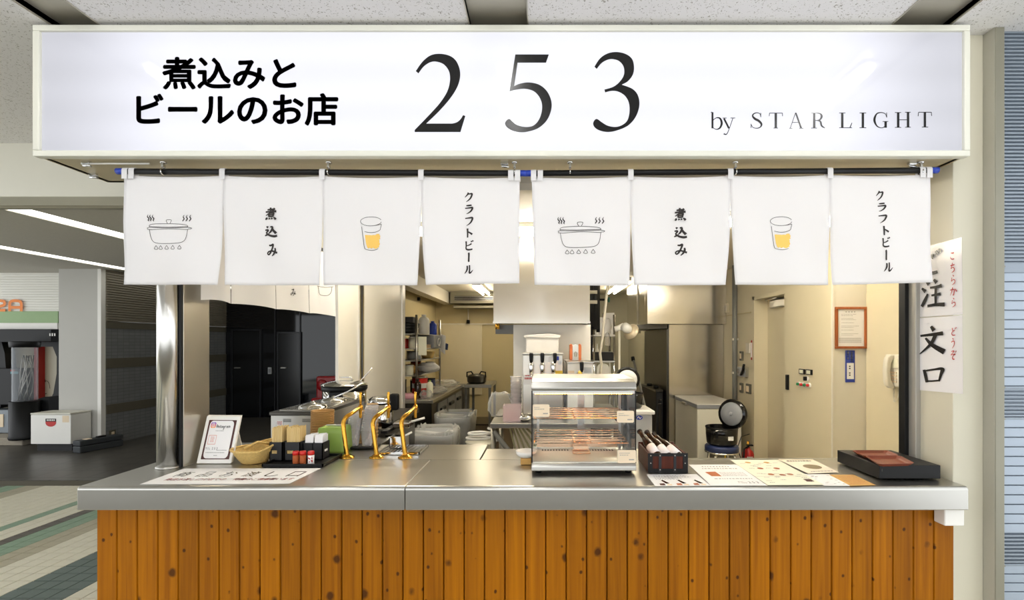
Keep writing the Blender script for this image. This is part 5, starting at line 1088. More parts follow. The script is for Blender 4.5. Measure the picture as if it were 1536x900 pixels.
# fittings on the right rear wall (side wall, facing the kitchen)
XR = 2.296
def wallbox(px0, py0, px1, py1, x=XR, dep=.02):
    ya, yb = F*x/(px0-CX), F*x/(px1-CX); return (x-dep, x, min(ya, yb), max(ya, yb), PZ(py1, (ya+yb)/2), PZ(py0, (ya+yb)/2))
yy = F*2.27/(1104-CX)
t = thing('conduit_pipe', 'grey conduit running up the wall beside the freezer', 'pipe', (2.27, yy, .5)); MB().cyl((2.255, yy, .55), (2.255, yy, 2.4), .028, 14).part('pipe', 'conduit', t)
for py in (509, 559): MB().box(2.22, 2.296, yy-.02, yy+.02, PZ(py+1.6, yy), PZ(py-1.6, yy)).part('saddle', 'cream', t, .003)
def plate(name, label, cat, r, m, ins=None, im='alu', d=.02):
    b = wallbox(*r, dep=d); t = thing(name, label, cat, ((b[0]+b[1])/2, (b[2]+b[3])/2, b[4])); MB().box(*b).part('plate', m, t, .003)
    if ins: q = wallbox(*ins, dep=d+.006); MB().box(q[0], q[0]+.01, *q[2:]).part('switch', im, t)
plate('wall_switch', 'narrow grey switch plate beside the conduit, upper one', 'switch', (1111.5, 527, 1115.5, 541), 'wall_band', (1112.5, 530, 1114.5, 538), 'tag')
plate('wall_switch', 'narrow grey switch plate beside the conduit, lower one', 'switch', (1111.5, 574.5, 1115.5, 589), 'wall_band', (1112.5, 578, 1114.5, 585), 'tag')
plate('wall_socket', 'framed double socket beside the lower switch plate', 'socket', (1121, 576, 1127.5, 590.5), 'wall_band', (1122.5, 579, 1126, 587.5), 'tag')
plate('wall_cover', 'cream blank cover plate beside the red notice', 'cover', (1121, 514.5, 1126.5, 530), 'cream', None)
plate('notice_strip', 'thin vertical red and white notice strip beside the kitchen door', 'notice', (1127, 510.5, 1129.5, 540), 'ink_red', (1127.6, 514, 1128.8, 536), 'paper', .006)
plate('panel_cover', 'cream junction cover high on the wall above the freezer', 'cover', (1090, 455, 1093.5, 469), 'cream_yellow', (1091, 458, 1092.5, 466), 'cream')
plate('thermostat', 'silver thermostat box with a black lever beside the conduit', 'thermostat', (1110.5, 551, 1123, 565), 'alu', (1111.5, 553, 1114, 560), 'conduit', .04)
MB().tube([(XR-.045, F*XR/(1117-CX), PZ(562, 5.5)), (XR-.05, F*XR/(1121-CX), PZ(555, 5.4)), (XR-.06, F*XR/(1124-CX), PZ(547, 5.35))], .014, 6).part('lever', 'black', [o for o in COL.objects if o.name == 'thermostat'][0])
# control cabinet door on the right side wall
Yc = lambda px: F*XR/(px-CX)
t = thing('control_panel', 'cream electric cabinet door with red and green lamps and two meters', 'control panel', (XR, 4.2, 1.0))
MB().box(XR-.012, XR-.0005, Yc(1249), Yc(1180), .05, 2.38).part('door_leaf', 'cream_yellow', t, .002)
b = wallbox(1181, 562, 1184, 584.5, XR-.012, .02); MB().box(*b).part('handle', 'black', t, .003)
for r in ((1200, 553.5, 1208.5, 561.2), (1210.5, 554.3, 1219.2, 562.2)):
    b = wallbox(*r, XR-.012, .012); mt = MB().box(*b).part('meter', 'black', t, .002); q = wallbox(r[0]+1.3, r[1]+1.2, r[2]-1.8, r[3]-1.2, XR-.012, .014); MB().box(q[0], q[0]+.003, *q[2:]).part('dial', 'paper_cream', mt)
for px, py, mm_ in ((1202, 576, 'lamp_green'), (1207, 576.8, 'red'), (1212, 577.4, 'lamp_green'), (1217.2, 578, 'red')):
    if mm_ == 'lamp_green' and mm_ not in M: M[mm_] = mat('green_lens', '1f7a45', .3)
    y = Yc(px); z = PZ(py, y); lp = MB().lathe([(.02, -.0), (.02, -.014), (.014, -.014)], (XR-.012, y, z), 'x', 14).part('lamp_ring', 'white', t); MB().lathe([(.014, -.012), (.012, -.03), (.004, -.034)], (XR-.012, y, z), 'x', 12).part('lens', mm_, lp)
y = Yc(1214); z = PZ(568, y); lp = MB().lathe([(.022, 0), (.022, -.012)], (XR-.012, y, z), 'x', 14).part('selector_ring', 'white', t); MB().box(XR-.05, XR-.02, y-.008, y+.012, z-.018, z+.018).part('selector', 'black', lp, .004)
# certificate, blue plate, telephone
Yq = 3.8; cx0, cy0, cx1, cy1 = 1251.5, 460.5, 1298.5, 523
t = thing('framed_certificate', 'brown framed certificate on the cream wall above the blue plate', 'picture frame', P((cx0+cx1)/2, cy1, Yq-.01)[:])
xa, xb, za, zb2 = PX(cx0, Yq), PX(cx1, Yq), PZ(cy1, Yq), PZ(cy0, Yq); fw = .019
for q in ((xa, xb, za, za+fw), (xa, xb, zb2-fw, zb2)): MB().box(q[0], q[1], Yq-.022, Yq-.001, q[2], q[3]).part('frame_rail', 'wood_frame', t, .003)
for q in ((xa, xa+fw), (xb-fw, xb)): MB().box(q[0], q[1], Yq-.022, Yq-.001, za+fw, zb2-fw).part('frame_stile', 'wood_frame', t, .003)
MB().box(xa+fw*.8, xb-fw*.8, Yq-.010, Yq-.002, za+fw*.8, zb2-fw*.8).part('paper', 'paper', t)
m = MB(); fn = lambda u, v: P(1255+u*40, 464+v*55, Yq-.0108); rg = random.Random(11)
dashes(m, fn, .33, .7, .06, .02, rg, .05, .06, .05)
for v in (.13, .17, .24, .28, .36, .45, .49, .56, .66, .70): dashes(m, fn, .18, rg.uniform(.6, .85), v, .010, rg, .02, .06, .02)
for v in (.78, .81, .84, .87, .9): dashes(m, fn, .08, .93, v, .009, rg, .04, .1, .01)
m.part('print', 'ink_grey', t)
t = thing('name_plate', 'blue food hygiene supervisor plate under the framed certificate', 'plate', P(1274.5, 573.5, Yq-.005)[:])
MB().box(PX(1267.5, Yq), PX(1281.8, Yq), Yq-.006, Yq-.001, PZ(573.5, Yq), PZ(525.5, Yq)).part('board', 'ribbon_blue', t, .002)
MB().box(PX(1269.5, Yq), PX(1280, Yq), Yq-.0075, Yq-.005, PZ(568.5, Yq), PZ(544.5, Yq)).part('name_slip', 'paper', t)
m = MB(); fn = lambda u, v: P(u, v, Yq-.0068)
for k, ch in enumerate('食品衛生'): put_text(m, ch, fn, 1275.6, 527+k*4.2, 1279.4, 530.7+k*4.2, .02)
for k, ch in enumerate('責任者'): put_text(m, ch, fn, 1270.4, 527.2+k*4.2, 1274, 530.9+k*4.2, .02)
m.part('lettering', 'paper', t)
m = MB(); fn = lambda u, v: P(u, v, Yq-.008)
for yy in (548.6, 551.8, 558.6, 561.8): MB().add([fn(1273.6, yy), fn(1275.8, yy), fn(1275.8, yy+1.8), fn(1273.6, yy+1.8)], [(0, 1, 2, 3)]).part('character', 'ink_soft', t)
XT = 2.548
t = thing('wall_telephone', 'cream wall telephone with coiled cord beside the dark window frame', 'telephone', (XT-.03, 3.5, 1.17))
ya, yb = F*XT/(1358-CX), F*XT/(1336-CX)
MB().box(XT-.045, XT-.0, ya, yb, PZ(580, 3.45), PZ(531.5, 3.45)).part('base', 'cream', t, .01)
MB().box(XT-.050, XT-.044, ya+.012, yb-.035, PZ(552, 3.4), PZ(538, 3.4)).part('face_plate', 'paper_cream', t, .003)
m = MB()
for r in range(4):
    for c in range(3): y = ya+.02+c*.022; z = PZ(558+4.5*r, 3.4); m.box(XT-.051, XT-.045, y, y+.012, z-.012, z)
m.part('keypad', 'tag', t, kind='stuff')
yh = F*(XT-.07)/(1333-CX)
m = MB().loft([[Vector((XT-.035-d_+dx, yh+dy, z)) for dx, dy in ((-.02*s, -.022), (.018*s, -.022), (.018*s, .022), (-.02*s, .022))] for z, d_, s in ((PZ(581, 3.5), .02, .6), (PZ(577, 3.5), .03, 1.25), (PZ(570, 3.5), .045, .9), (PZ(556, 3.5), .052, .75), (PZ(543, 3.5), .045, .9), (PZ(536, 3.5), .03, 1.25), (PZ(532, 3.5), .02, .6))], smooth=True)
m.part('handset', 'cream', t, .006)
m = MB().tube([(XT-.03+.006*math.cos(i*1.3), yh+.006*math.sin(i*1.3)+.0, PZ(580, 3.5)-.0022*i) for i in range(48)]+[(XT-.02, yh-.02, PZ(596, 3.5)), (XT-.015, yh-.035, PZ(582, 3.5))], .0028, 5); m.part('coil_cord', 'cream', t)
# order posters on the pillar face
XJ = 1.69
def jam(px, py, l=0, off=.003):                # pixel on the jamb plane x = XJ
    Y = F*(XJ-off)/(px-CX); return Vector((XJ-off-.0004*l, Y, PZ(py, Y)))
def poster(top, label, brush, red, corners):
    tl, tr, br, bl = [jam(*c) for c in corners]; nx, nz = 10, 10
    t = thing('order_poster', label, 'poster', (XJ-.003, (bl.y+br.y)/2, min(bl.z, br.z)), 'order posters on the pillar')
    m = MB(); v = []
    for s in (0, 1):
        for r in range(nz+1):
            for c in range(nx+1):
                u, q = c/nx, r/nz; p = (tl*(1-u)+tr*u)*(1-q)+(bl*(1-u)+br*u)*q; v.append(p+Vector((.0012*s-.0006*math.sin(u*7+q*5), 0, 0)))
    n1 = (nx+1)*(nz+1); f = []
    for r in range(nz):
        for c in range(nx):
            a = r*(nx+1)+c; f.append((a, a+1, a+nx+2, a+nx+1)); f.append((n1+a, n1+a+nx+1, n1+a+nx+2, n1+a+1))
    m.add(v, f, True); sheet = m.part('sheet', mat('laminated_paper', 'e6e4e6', .12, vary=.01) if 'laminated_paper' not in bpy.data.materials else bpy.data.materials['laminated_paper'], t)
    g = lambda x, y, l=0: jam(x, y, l, .0052)
    for ch, r, mm_, fat in brush: m = MB(); put_brush(m, ch, g, *r, fat); m.part('character', mm_, sheet)
E1 = lambda x0, y0, x1, y1: (1360+x0/3.6, 350+y0/3.6, 1360+x1/3.6, 350+y1/3.6)
poster(0, 'upper laminated order poster with red hiragana on the cream pillar', [('ご', E1(80, 92, 182, 226), 'ink', 1.0), ('注', E1(78, 252, 204, 402), 'ink', .95)] + [(c, E1(*r), 'ink_red', .9) for c, r in zip('こちらから', ((232, 96, 262, 145), (232, 158, 264, 214), (236, 224, 268, 280), (232, 290, 274, 340), (238, 348, 270, 400)))], None, [(1376.5, 373), (1442.5, 356), (1443.5, 471.5), (1376.5, 476)])
poster(1, 'lower laminated order poster with the large character mouth on the cream pillar', [('文', E1(66, 508, 208, 652), 'ink', .95), ('口', E1(76, 722, 206, 812), 'ink', 1.0)] + [(c, E1(*r), 'ink_red', .9) for c, r in zip('どうぞ', ((236, 508, 270, 556), (236, 566, 266, 622), (232, 632, 268, 684)))], None, [(1376.5, 477.5), (1443.5, 473), (1444, 591), (1376.5, 585)])
# ------------------------------------------------------------------ things on the counter
ZTOP = .92
def on_top(px, py, dz=0): Y = F*(EYE-ZTOP-dz)/(py-CY); return Vector((PX(px, Y), Y, ZTOP+dz))
def sheet_of_paper(label, corners, m, dz, cat='paper', name='paper_sign', group=None, curl=0):
    tl, tr, br, bl = [on_top(*c, dz) for c in corners]; n = 8; v = []
    for s in (0, 1):
        for r in range(n+1):
            for c in range(n+1):
                u, q = c/n, r/n; p = (tl*(1-u)+tr*u)*(1-q)+(bl*(1-u)+br*u)*q; v.append(p+Vector((0, 0, .0008-.0008*s+curl*(max(0, .35-q)/.35)**2*math.sin(math.pi*u)*(1 if s == 0 else 1))))
    n1 = (n+1)**2; f = []
    for r in range(n):
        for c in range(n): a = r*(n+1)+c; f += [(a, a+n+1, a+n+2, a+1), (n1+a, n1+a+1, n1+a+n+2, n1+a+n+1)]
    for c in range(n): f += [(c, c+1, n1+c+1, n1+c), (n*(n+1)+c, n1+n*(n+1)+c, n1+n*(n+1)+c+1, n*(n+1)+c+1), (c*(n+1), n1+c*(n+1), n1+(c+1)*(n+1), (c+1)*(n+1)), (c*(n+1)+n, (c+1)*(n+1)+n, n1+(c+1)*(n+1)+n, n1+c*(n+1)+n)]
    o = MB().add(v, f).thing(name, m, label, cat, group)
    up = Vector((0, 0, 1))
    def fn(u, q, l=0): return (tl*(1-u)+tr*u)*(1-q)+(bl*(1-u)+br*u)*q+up*(.0013+.0001*l+max(0, curl)*(max(0, .35-q)/.35)**2*math.sin(math.pi*u))
    return o, fn
sh1, fn = sheet_of_paper('wide white handover sign with black and red Japanese lettering on the counter', [(276, 703), (481.5, 702.5), (434, 725.5), (210, 726.5)], 'paper', .0008, 'sign')
m = MB()
for k, ch in enumerate('商品お渡し口'): put_text(m, ch, fn, .075+k*.158, .24, .075+k*.158+.088, .56, .0)
m.part('lettering', 'ink', sh1)
m = MB(); put_text(m, '商品お渡し口付近での', fn, .09, .66, .50, .80, .01); put_text(m, '待機はご遠慮願います', fn, .555, .66, .965, .80, .01); m.part('red_lettering', 'ink_red', sh1)
# social media card
Ya = 2.253
bl = Vector((PX(294.5, Ya), Ya, ZTOP+.003)); br = Vector((PX(346.5, Ya), Ya, ZTOP+.003)); yt = 2.324
tl = Vector((bl.x, yt, PZ(624, yt))); tr = Vector((br.x, yt, PZ(624.5, yt)))
t = thing('card_stand', 'leaning white card with a gradient camera logo and black script', 'card', ((bl.x+br.x)/2, 2.29, ZTOP))
bk = Vector((.0, .016, .004)); m = MB(); m.add([tl, tr, br, bl, tl+bk, tr+bk, br+bk, bl+bk], [(0, 1, 2, 3), (4, 7, 6, 5), (0, 4, 5, 1), (1, 5, 6, 2), (2, 6, 7, 3), (3, 7, 4, 0)]); m.part('board', 'white', t, .002)
m = MB(); m.add([tl+Vector((.03, .016, -.03)), tr+Vector((-.03, .016, -.03)), Vector((br.x-.03, 2.40, ZTOP+.002)), Vector((bl.x+.03, 2.40, ZTOP+.002)), tl+Vector((.03, .019, -.03)), tr+Vector((-.03, .019, -.03)), Vector((br.x-.03, 2.403, ZTOP+.002)), Vector((bl.x+.03, 2.403, ZTOP+.002))], [(0, 1, 2, 3), (4, 7, 6, 5), (0, 4, 5, 1), (1, 5, 6, 2), (2, 6, 7, 3), (3, 7, 4, 0)]); m.part('rear_prop', 'white', t)
qf = quadmap(tl, tr, br, bl); sgn_ = 1 if (qf(.5, .5, .01)-qf(.5, .5, 0)).y < 0 else -1
fq = lambda u, v, l=0: qf(u, v, sgn_*(.0006+.0003*l))
def rr(m, x0, y0, x1, y1, r, l): return m.poly([(x, y) for x, y in rrect(x0, y0, x1, y1, r)], lambda x, y: fq(x, y, l))
pm_ = mat('food_photo_print', '4a1d16', .4, vary=.9, scale=60)
rr(MB(), .10, .085, .92, .915, .01, 0).part('photo_print', pm_, t)
rr(MB(), .15, .10, .86, .895, .09, 1).part('print_panel', 'paper', t)
gm_, gnt, gb = new_mat('gradient_logo'); tc = N(gnt, 'ShaderNodeTexCoord'); sp = N(gnt, 'ShaderNodeSeparateXYZ'); rp = N(gnt, 'ShaderNodeValToRGB')
gnt.links.new(tc.outputs['Generated'], sp.inputs[0]); gnt.links.new(sp.outputs[2], rp.inputs[0]); gnt.links.new(rp.outputs[0], gb.inputs['Base Color'])
e = rp.color_ramp.elements; e[0].color = (*lin('f5a03c'), 1); e[1].color = (*lin('5a3ccb'), 1); e2 = e.new(.5); e2.color = (*lin('d5305f'), 1)
rr(MB(), .185, .135, .335, .255, .035, 2).part('logo', gm_, t)
m = MB(); sq = [(x, y, .006) for x, y in rrect(.215, .157, .305, .232, .022)]; m.ribbon(sq+[sq[0]], lambda x, y: fq(x, y, 3), 2); ci = [(.26+.022*math.cos(a), .195+.018*math.sin(a), .006) for a in [i*math.pi/8 for i in range(17)]]; m.ribbon(ci, lambda x, y: fq(x, y, 3), 2); m.part('logo_line', 'white', t)
m = MB()
sc_ = [[(.37,.20,.008),(.365,.24,.008)], [(.395,.25,.005),(.40,.22,.006),(.415,.222,.006),(.418,.25,.005)], [(.455,.222,.005),(.437,.225,.005),(.45,.24,.005),(.435,.25,.005)], [(.478,.205,.006),(.472,.245,.006),(.49,.248,.004)], [(.465,.222,.004),(.495,.22,.004)], [(.535,.225,.005),(.51,.225,.005),(.512,.248,.005),(.535,.245,.005),(.54,.22,.005),(.54,.25,.005)], [(.585,.225,.005),(.562,.225,.005),(.562,.248,.005),(.585,.245,.005),(.59,.22,.005),(.583,.275,.006),(.562,.275,.005)], [(.615,.25,.006),(.62,.222,.006),(.64,.225,.005)], [(.685,.225,.005),(.66,.225,.005),(.662,.248,.005),(.685,.245,.005),(.69,.22,.005),(.69,.25,.005)], [(.712,.25,.006),(.716,.222,.006),(.735,.222,.005),(.736,.25,.006)], [(.738,.225,.005),(.757,.222,.005),(.758,.25,.006)]]
sc_[0] = [(.375,.195,.009),(.37,.225,.009),(.36,.25,.006)]
for s in sc_: m.ribbon([(x, (y-.25)*1.25+.25, w_*1.2) for x, y, w_ in s], lambda x, y: fq(x, y, 2), 4)
m.part('lettering', 'ink', t)
rg = random.Random(4); m = MB()
for v, a, b in ((.31, .36, .6), (.72, .50, .8), (.77, .2, .75), (.83, .45, .55)): dashes(m, lambda u, v: fq(u, v, 2), a, b, v, .012, rg)
m.part('print', 'ink_grey', t)
m = MB(); sq = [(x, y, .005) for x, y in ((.20,.415),(.42,.415),(.42,.60),(.20,.60),(.20,.415))]
for i in range(4): m.ribbon(sq[i:i+2], lambda x, y: fq(x, y, 2), 1)
for k in range(5): dashes(m, lambda u, v: fq(u, v, 2), .26, .37, .445+.025*k, .012, rg)
m.part('red_frame_print', mat('faded_red_print', 'd98a78', .7), t)
m = MB(); put_text(m, '煮込みと', lambda u, v: fq(u, v, 2), .17, .665, .29, .69); put_text(m, 'ビールのお店', lambda u, v: fq(u, v, 2), .15, .692, .31, .715); put_text(m, '2 5 3', lambda u, v: fq(u, v, 2), .36, .665, .52, .715); m.part('shop_lettering', 'ink_soft', t)
# wicker basket
t = thing('wicker_basket', 'oval wicker basket between the white card and the chopstick boxes', 'basket', (PX(377, 2.26), 2.28, ZTOP))
cx_, cy_ = PX(377, 2.27), 2.30; rings = []; n = 64
def brim(a): return .062+.030*max(0, math.cos(a-.75))+.006*max(0, math.cos(a-.75+math.pi))
for i in range(13):
    q = i/12; ring = []
    for k in range(n):
        a = 2*math.pi*k/n; r = (.55+.47*q**.8)*(1+.018*(1 if (k//2+i) % 2 else -1)); ring.append(Vector((cx_+.092*r*math.cos(a)*1.0, cy_+.105*r*math.sin(a), ZTOP+.001+brim(a)*q)))
    rings.append(ring)
m = MB().loft(rings, cap=False); m.part('woven_wall', 'wicker', t)
m = MB().tube([(cx_+.092*1.02*math.cos(a), cy_+.105*1.02*math.sin(a), ZTOP+.001+brim(a)) for a in [2*math.pi*k/48 for k in range(49)]], .0055, 7); m.part('rim', 'wicker', t)
MB().lathe([(.056, .001), (.0, .002)], (cx_, cy_, ZTOP+.001), n=24, sy=1.1, cap=False).part('bottom', 'wicker', t)
m = MB().tube([(cx_+.04, cy_+.07, ZTOP+.07), (cx_-.0, cy_+.02, ZTOP+.09), (cx_-.03, cy_-.04, ZTOP+.07)], .007, 6); m.part('handle', 'wicker', t)
# black condiment tray and what stands on it
tx0, tx1, ty0, ty1 = -1.285, -1.005, 2.19, 2.40
t = thing('condiment_tray', 'black plastic tray holding chopsticks, shakers and napkins', 'tray', ((tx0+tx1)/2, 2.3, ZTOP))
MB().box(tx0, tx1, ty0, ty1, ZTOP+.001, ZTOP+.006).part('base', 'black', t, .002)
m = MB()
for a in ((tx0, tx1, ty0, ty0+.006), (tx0, tx1, ty1-.006, ty1), (tx0, tx0+.006, ty0, ty1), (tx1-.006, tx1, ty0, ty1)): m.box(*a, ZTOP+.004, ZTOP+.016)
m.part('rim', 'black', t)
ZY = ZTOP+.0065
def chop_box(px0, px1, label, cl):
    y0 = 2.285; x0, x1 = PX(px0, y0), PX(px1, y0); zt = PZ(663.5, y0)
    t = thing('chopstick_box', label, 'holder', ((x0+x1)/2, y0+.04, ZY), 'black chopstick boxes')
    m = MB()
    for a in ((x0, x1, y0+.082, y0+.086), (x0, x0+.004, y0, y0+.086), (x1-.004, x1, y0, y0+.086)): m.box(*a, ZY, zt)
    m.box(x0, x1, y0, y0+.086, ZY, ZY+.004); w_ = (x1-x0)
    m.box(x0, x0+w_*.12, y0, y0+.004, ZY, zt); m.box(x1-w_*.42, x1, y0, y0+.004, ZY, zt); m.box(x0+w_*.12, x1-w_*.42, y0, y0+.004, zt-.038, zt); m.box(x0+w_*.12, x1-w_*.42, y0, y0+.004, ZY, ZY+.034)
    m.part('case', 'black_matt', t)
    m = MB(); rg = random.Random(px0)
    for k in range(9): x = x0+w_*.14+w_*.44*k/9; m.cyl((x+.0012, y0+.007, ZY+.012), (x+.0012, y0+.007, ZY+.052+rg.uniform(-.002, .002)), .0014, 5)
    m.thing('toothpicks', 'wood_light', 'toothpicks behind the front slot of the '+cl, 'toothpicks', kind='stuff')
    m = MB(); rg = random.Random(px1); nx = int((x1-x0-.01)/.0062)
    for j in range(8):
        for k in range(nx):
            x = x0+.008+.0062*k; y = y0+.014+.0085*j; h = PZ(642, y0)+rg.uniform(-.004, .003); m.box(x-.0024, x+.0024, y-.0022, y+.0022, ZY+.005, h)
    m.thing('chopsticks', 'wood_light', 'pale disposable chopsticks standing in the '+cl, 'chopsticks', kind='stuff')
chop_box(404, 423.5, 'black chopstick box beside the wicker basket', 'box beside the basket'); chop_box(426.5, 450, 'black chopstick box beside the napkin holder', 'box beside the napkin holder')
for k, (px, l, cm) in enumerate(((443.8, 'red capped shaker of chilli powder nearest to the chopstick boxes', 'chili'), (454.3, 'red capped shaker of chilli powder, the middle one of three', 'chili'), (466.5, 'red capped shaker with a patterned label at the end of the row', 'paper'))):
    y = 2.225; c = (PX(px, y), y, ZY); s = thing('spice_shaker', l, 'shaker', c, 'red capped shakers on the black tray')
    MB().lathe([(.0128, 0), (.0138, .003), (.0138, .042), (.0125, .045)], c, n=18).part('body', cm, s); MB().lathe([(.0146, .044), (.0146, .058), (.013, .061)], c, n=18).part('cap', 'red', s)
    if k == 2:
        m = MB(); rg = random.Random(6)
        for q in range(14): a = math.radians(rg.uniform(200, 340)); z = ZY+rg.uniform(.006, .038); p = Vector((c[0]+.0141*math.cos(a), c[1]+.0141*math.sin(a), z)); tg = Vector((-math.sin(a), math.cos(a), 0))*.0022; u = Vector((0, 0, .0025)); m.add([p-tg-u, p+tg-u, p+tg+u, p-tg+u], [(0, 1, 2, 3)])
        m.part('label_print', 'ink_red', s)
x0, x1, y0 = PX(454, 2.31), PX(484, 2.31), 2.31; zt = PZ(664.5, y0)
t = thing('napkin_holder', 'black two part napkin holder with a small white label', 'holder', ((x0+x1)/2, 2.35, ZY))
m = MB()
for a in ((x0, x1, y0, y0+.004), (x0, x1, y0+.071, y0+.075), (x0, x0+.004, y0, y0+.075), (x1-.004, x1, y0, y0+.075), ((x0+x1)/2-.002, (x0+x1)/2+.002, y0, y0+.075)): m.box(*a, ZY, zt)
m.box(x0, x1, y0, y0+.075, ZY, ZY+.004); m.part('case', 'black_matt', t)
MB().box(x1+.0, x1+.001, y0+.02, y0+.05, ZY+.035, ZY+.045).part('label', 'paper', t)
for q, (a, b) in enumerate(((x0+.006, (x0+x1)/2-.004), ((x0+x1)/2+.004, x1-.006))):
    m = MB(); rg = random.Random(q)
    for k in range(10):
        y = y0+.008+.006*k; h = zt+.034+rg.uniform(-.004, .004); m.prism([(a, ZY+.006), (b, ZY+.006), (b+.003, h+.004*(k % 2)), (a+.003, h-.004+.004*(k % 2))], 'y', y, y+.0022)
    m.thing('paper_napkins', 'paper', ['white paper napkins in the napkin holder, beside the shakers', 'white paper napkins in the napkin holder, beside the green tub'][q], 'napkins', kind='stuff')
# green tub with spoon, cups in a black crate, taps
xa, xb, ya = PX(478, 2.50), PX(519, 2.50), 2.47
t = thing('green_tub', 'lime green plastic tub with spoon resting on top behind the tray', 'tub', ((xa+xb)/2, 2.53, ZTOP))
rings = [[Vector((( xa+xb)/2+x*(xb-xa)/2*s, 2.54+y*.07*s, ZTOP+z)) for x, y in rrect(-1, -1, 1, 1, .25)] for z, s in ((0.001, .95), (.02, 1), (.10, 1.0), (.128, .93), (.132, .6))]
MB().loft(rings).part('body', 'green', t, 0); m = MB().lathe([(.012, 0), (.017, .004), (.010, .007)], ((xa+xb)/2+.03, 2.53, ZTOP+.133), n=12, sx=1.5); m.tube([((xa+xb)/2+.03, 2.53, ZTOP+.139), ((xa+xb)/2-.04, 2.52, ZTOP+.137)], .003, 6); m.thing('spoon', 'chrome', 'metal spoon lying on the green tub', 'spoon')
xa, xb = PX(520, 2.58), PX(561, 2.58)
t = thing('cup_tray', 'black tray holding the clear plastic cups behind the brass taps', 'tray', ((xa+xb)/2, 2.5, ZTOP)); MB().box(xa-.01, xb+.01, 2.56, 2.66, ZTOP+.001, ZTOP+.012).part('base', 'black', t, .003)
cup_stack((PX(530, 2.6), 2.605, ZTOP+.0125), .034, 12, '%s in the clear stack behind the first brass tap', .0085, .18, 'clear cups behind the taps', .085)
cup_stack((PX(550, 2.6), 2.605, ZTOP+.0125), .034, 16, '%s in the taller clear stack between the first and second taps', .0085, .22, 'clear cups behind the taps', .085)
for k, (px, l) in enumerate(((520.5, 'brass beer tap nearest to the black tray'), (565, 'brass beer tap, the middle one of three'), (608, 'brass beer tap nearest to the waste bins'))):
    y = 2.38; x = PX(px, y); c = Vector((x, y, ZTOP+.0005))
    if k == 0:
        t0 = t = thing('beer_tap', l, 'tap', c, 'brass beer taps on the counter')
        MB().lathe([(.036, 0), (.036, .004), (.022, .010), (.018, .016)], c, n=24).part('flange', 'brass', t)
        path = catmull([(0, 0, .01), (-.007, 0, .06), (-.018, .004, .14), (-.022, .012, .175), (-.014, .03, .198), (0, .06, .21), (.006, .11, .222), (.008, .135, .226)], 5)
        MB().tube([c+Vector(p) for p in path], [.0115-.002*i/len(path) for i in range(len(path))], 14).part('swan_neck', 'brass', t)
        f_ = c+Vector((.010, .15, .222)); MB().lathe([(.006, -.05), (.008, -.04), (.0085, -.01), (.013, -.004), (.013, .012), (.007, .02)], f_, n=14).part('spout', 'brass', t); MB().tube([f_+Vector((0, -.02, .004)), f_+Vector((0, .008, .004))], .009, 12).part('joint', 'brass', t)
        MB().lathe([(.005, .018), (.0062, .03), (.0078, .07), (.0066, .086), (.003, .089)], f_, n=14).part('lever', 'brass', t)
    else: dup(t0, c, l)
xa, xb = PX(566, 2.44), PX(630, 2.44)
t = thing('drip_tray', 'flat steel drip tray with slats behind the last brass tap', 'tray', ((xa+xb)/2, 2.52, ZTOP)); MB().box(xa, xb, 2.43, 2.62, ZTOP+.001, ZTOP+.004).part('pan', 'steel', t); m = MB()
for a in ((xa, xb, 2.43, 2.436), (xa, xb, 2.614, 2.62), (xa, xa+.006, 2.43, 2.62), (xb-.006, xb, 2.43, 2.62)): m.box(*a, ZTOP+.002, ZTOP+.014)
m.part('rim', 'chrome', t)
for k in range(11): x = xa+.018+(xb-xa-.036)*k/10; MB().box(x-.004, x+.004, 2.437, 2.613, ZTOP+.008, ZTOP+.011).part('slat', 'alu', t)
xa, xb = PX(587, 2.55), PX(610, 2.55)
t = thing('steel_pan', 'small square steel pan with a spoon on the drip tray', 'pan', ((xa+xb)/2, 2.56, ZTOP+.0145)); m = MB(); z0 = ZTOP+.0145
for a in ((xa, xb, 2.52, 2.523), (xa, xb, 2.597, 2.60), (xa, xa+.003, 2.52, 2.60), (xb-.003, xb, 2.52, 2.60)): m.box(*a, z0, z0+.06)
m.box(xa, xb, 2.52, 2.60, z0, z0+.003); m.part('pan', 'chrome', t); m = MB().box(xa-.004, xb+.004, 2.514, 2.523, z0+.056, z0+.062); m.part('lip', 'chrome', t)
MB().tube([(xa+.02, 2.55, z0+.01), (xb-.01, 2.57, z0+.06), (xb+.02, 2.58, z0+.075)], .005, 8).thing('scoop', 'paper', 'white handled scoop standing in the small square pan', 'scoop')
# ------------------------------------------------------------------ side table with warmers and pots
t = thing('side_table', 'steel side table along the side opening, carrying the food warmers', 'table', (-1.5, 3.6, 0))
MB().prism([(-1.735, 2.78), (-1.275, 2.78), (-1.275, 3.28), (-1.215, 3.28), (-1.215, 4.70), (-1.565, 4.70), (-1.565, 3.69), (-1.735, 3.69)], 'z', .81, .85).part('top', 'dark_steel', t, .004); MB().box(-1.56, -1.285, 2.80, 4.70, .1, .81).part('body', 'dark_steel', t)
for x in (-1.54, -1.30):
    for y in (2.85, 4.65): MB().cyl((x, y, 0), (x, y, .1), .02).part('leg', 'black', t)
xa, xb, ya, yb_ = -1.596, -1.305, 2.81, 3.50; zw = 1.085
t = thing('food_warmer', 'steel food warmer with vents and two lidded wells on the side table', 'food warmer', ((xa+xb)/2, 3.1, .85))
MB().box(xa, xb, ya, yb_, .856, zw-.02).part('body', 'alu', t, .004); MB().box(xa-.006, xb+.006, ya-.006, yb_+.006, zw-.02, zw).part('rim', 'dark_steel', t, .003)
for z in (1.04, .935):
    for px in (429, 458):
        x = PX(px-3, ya)
        for k in range(3): MB().box(x-.005, x+.042, ya-.002, ya+.004, z-.007*k, z-.007*k+.003).part('vent', 'black', t)
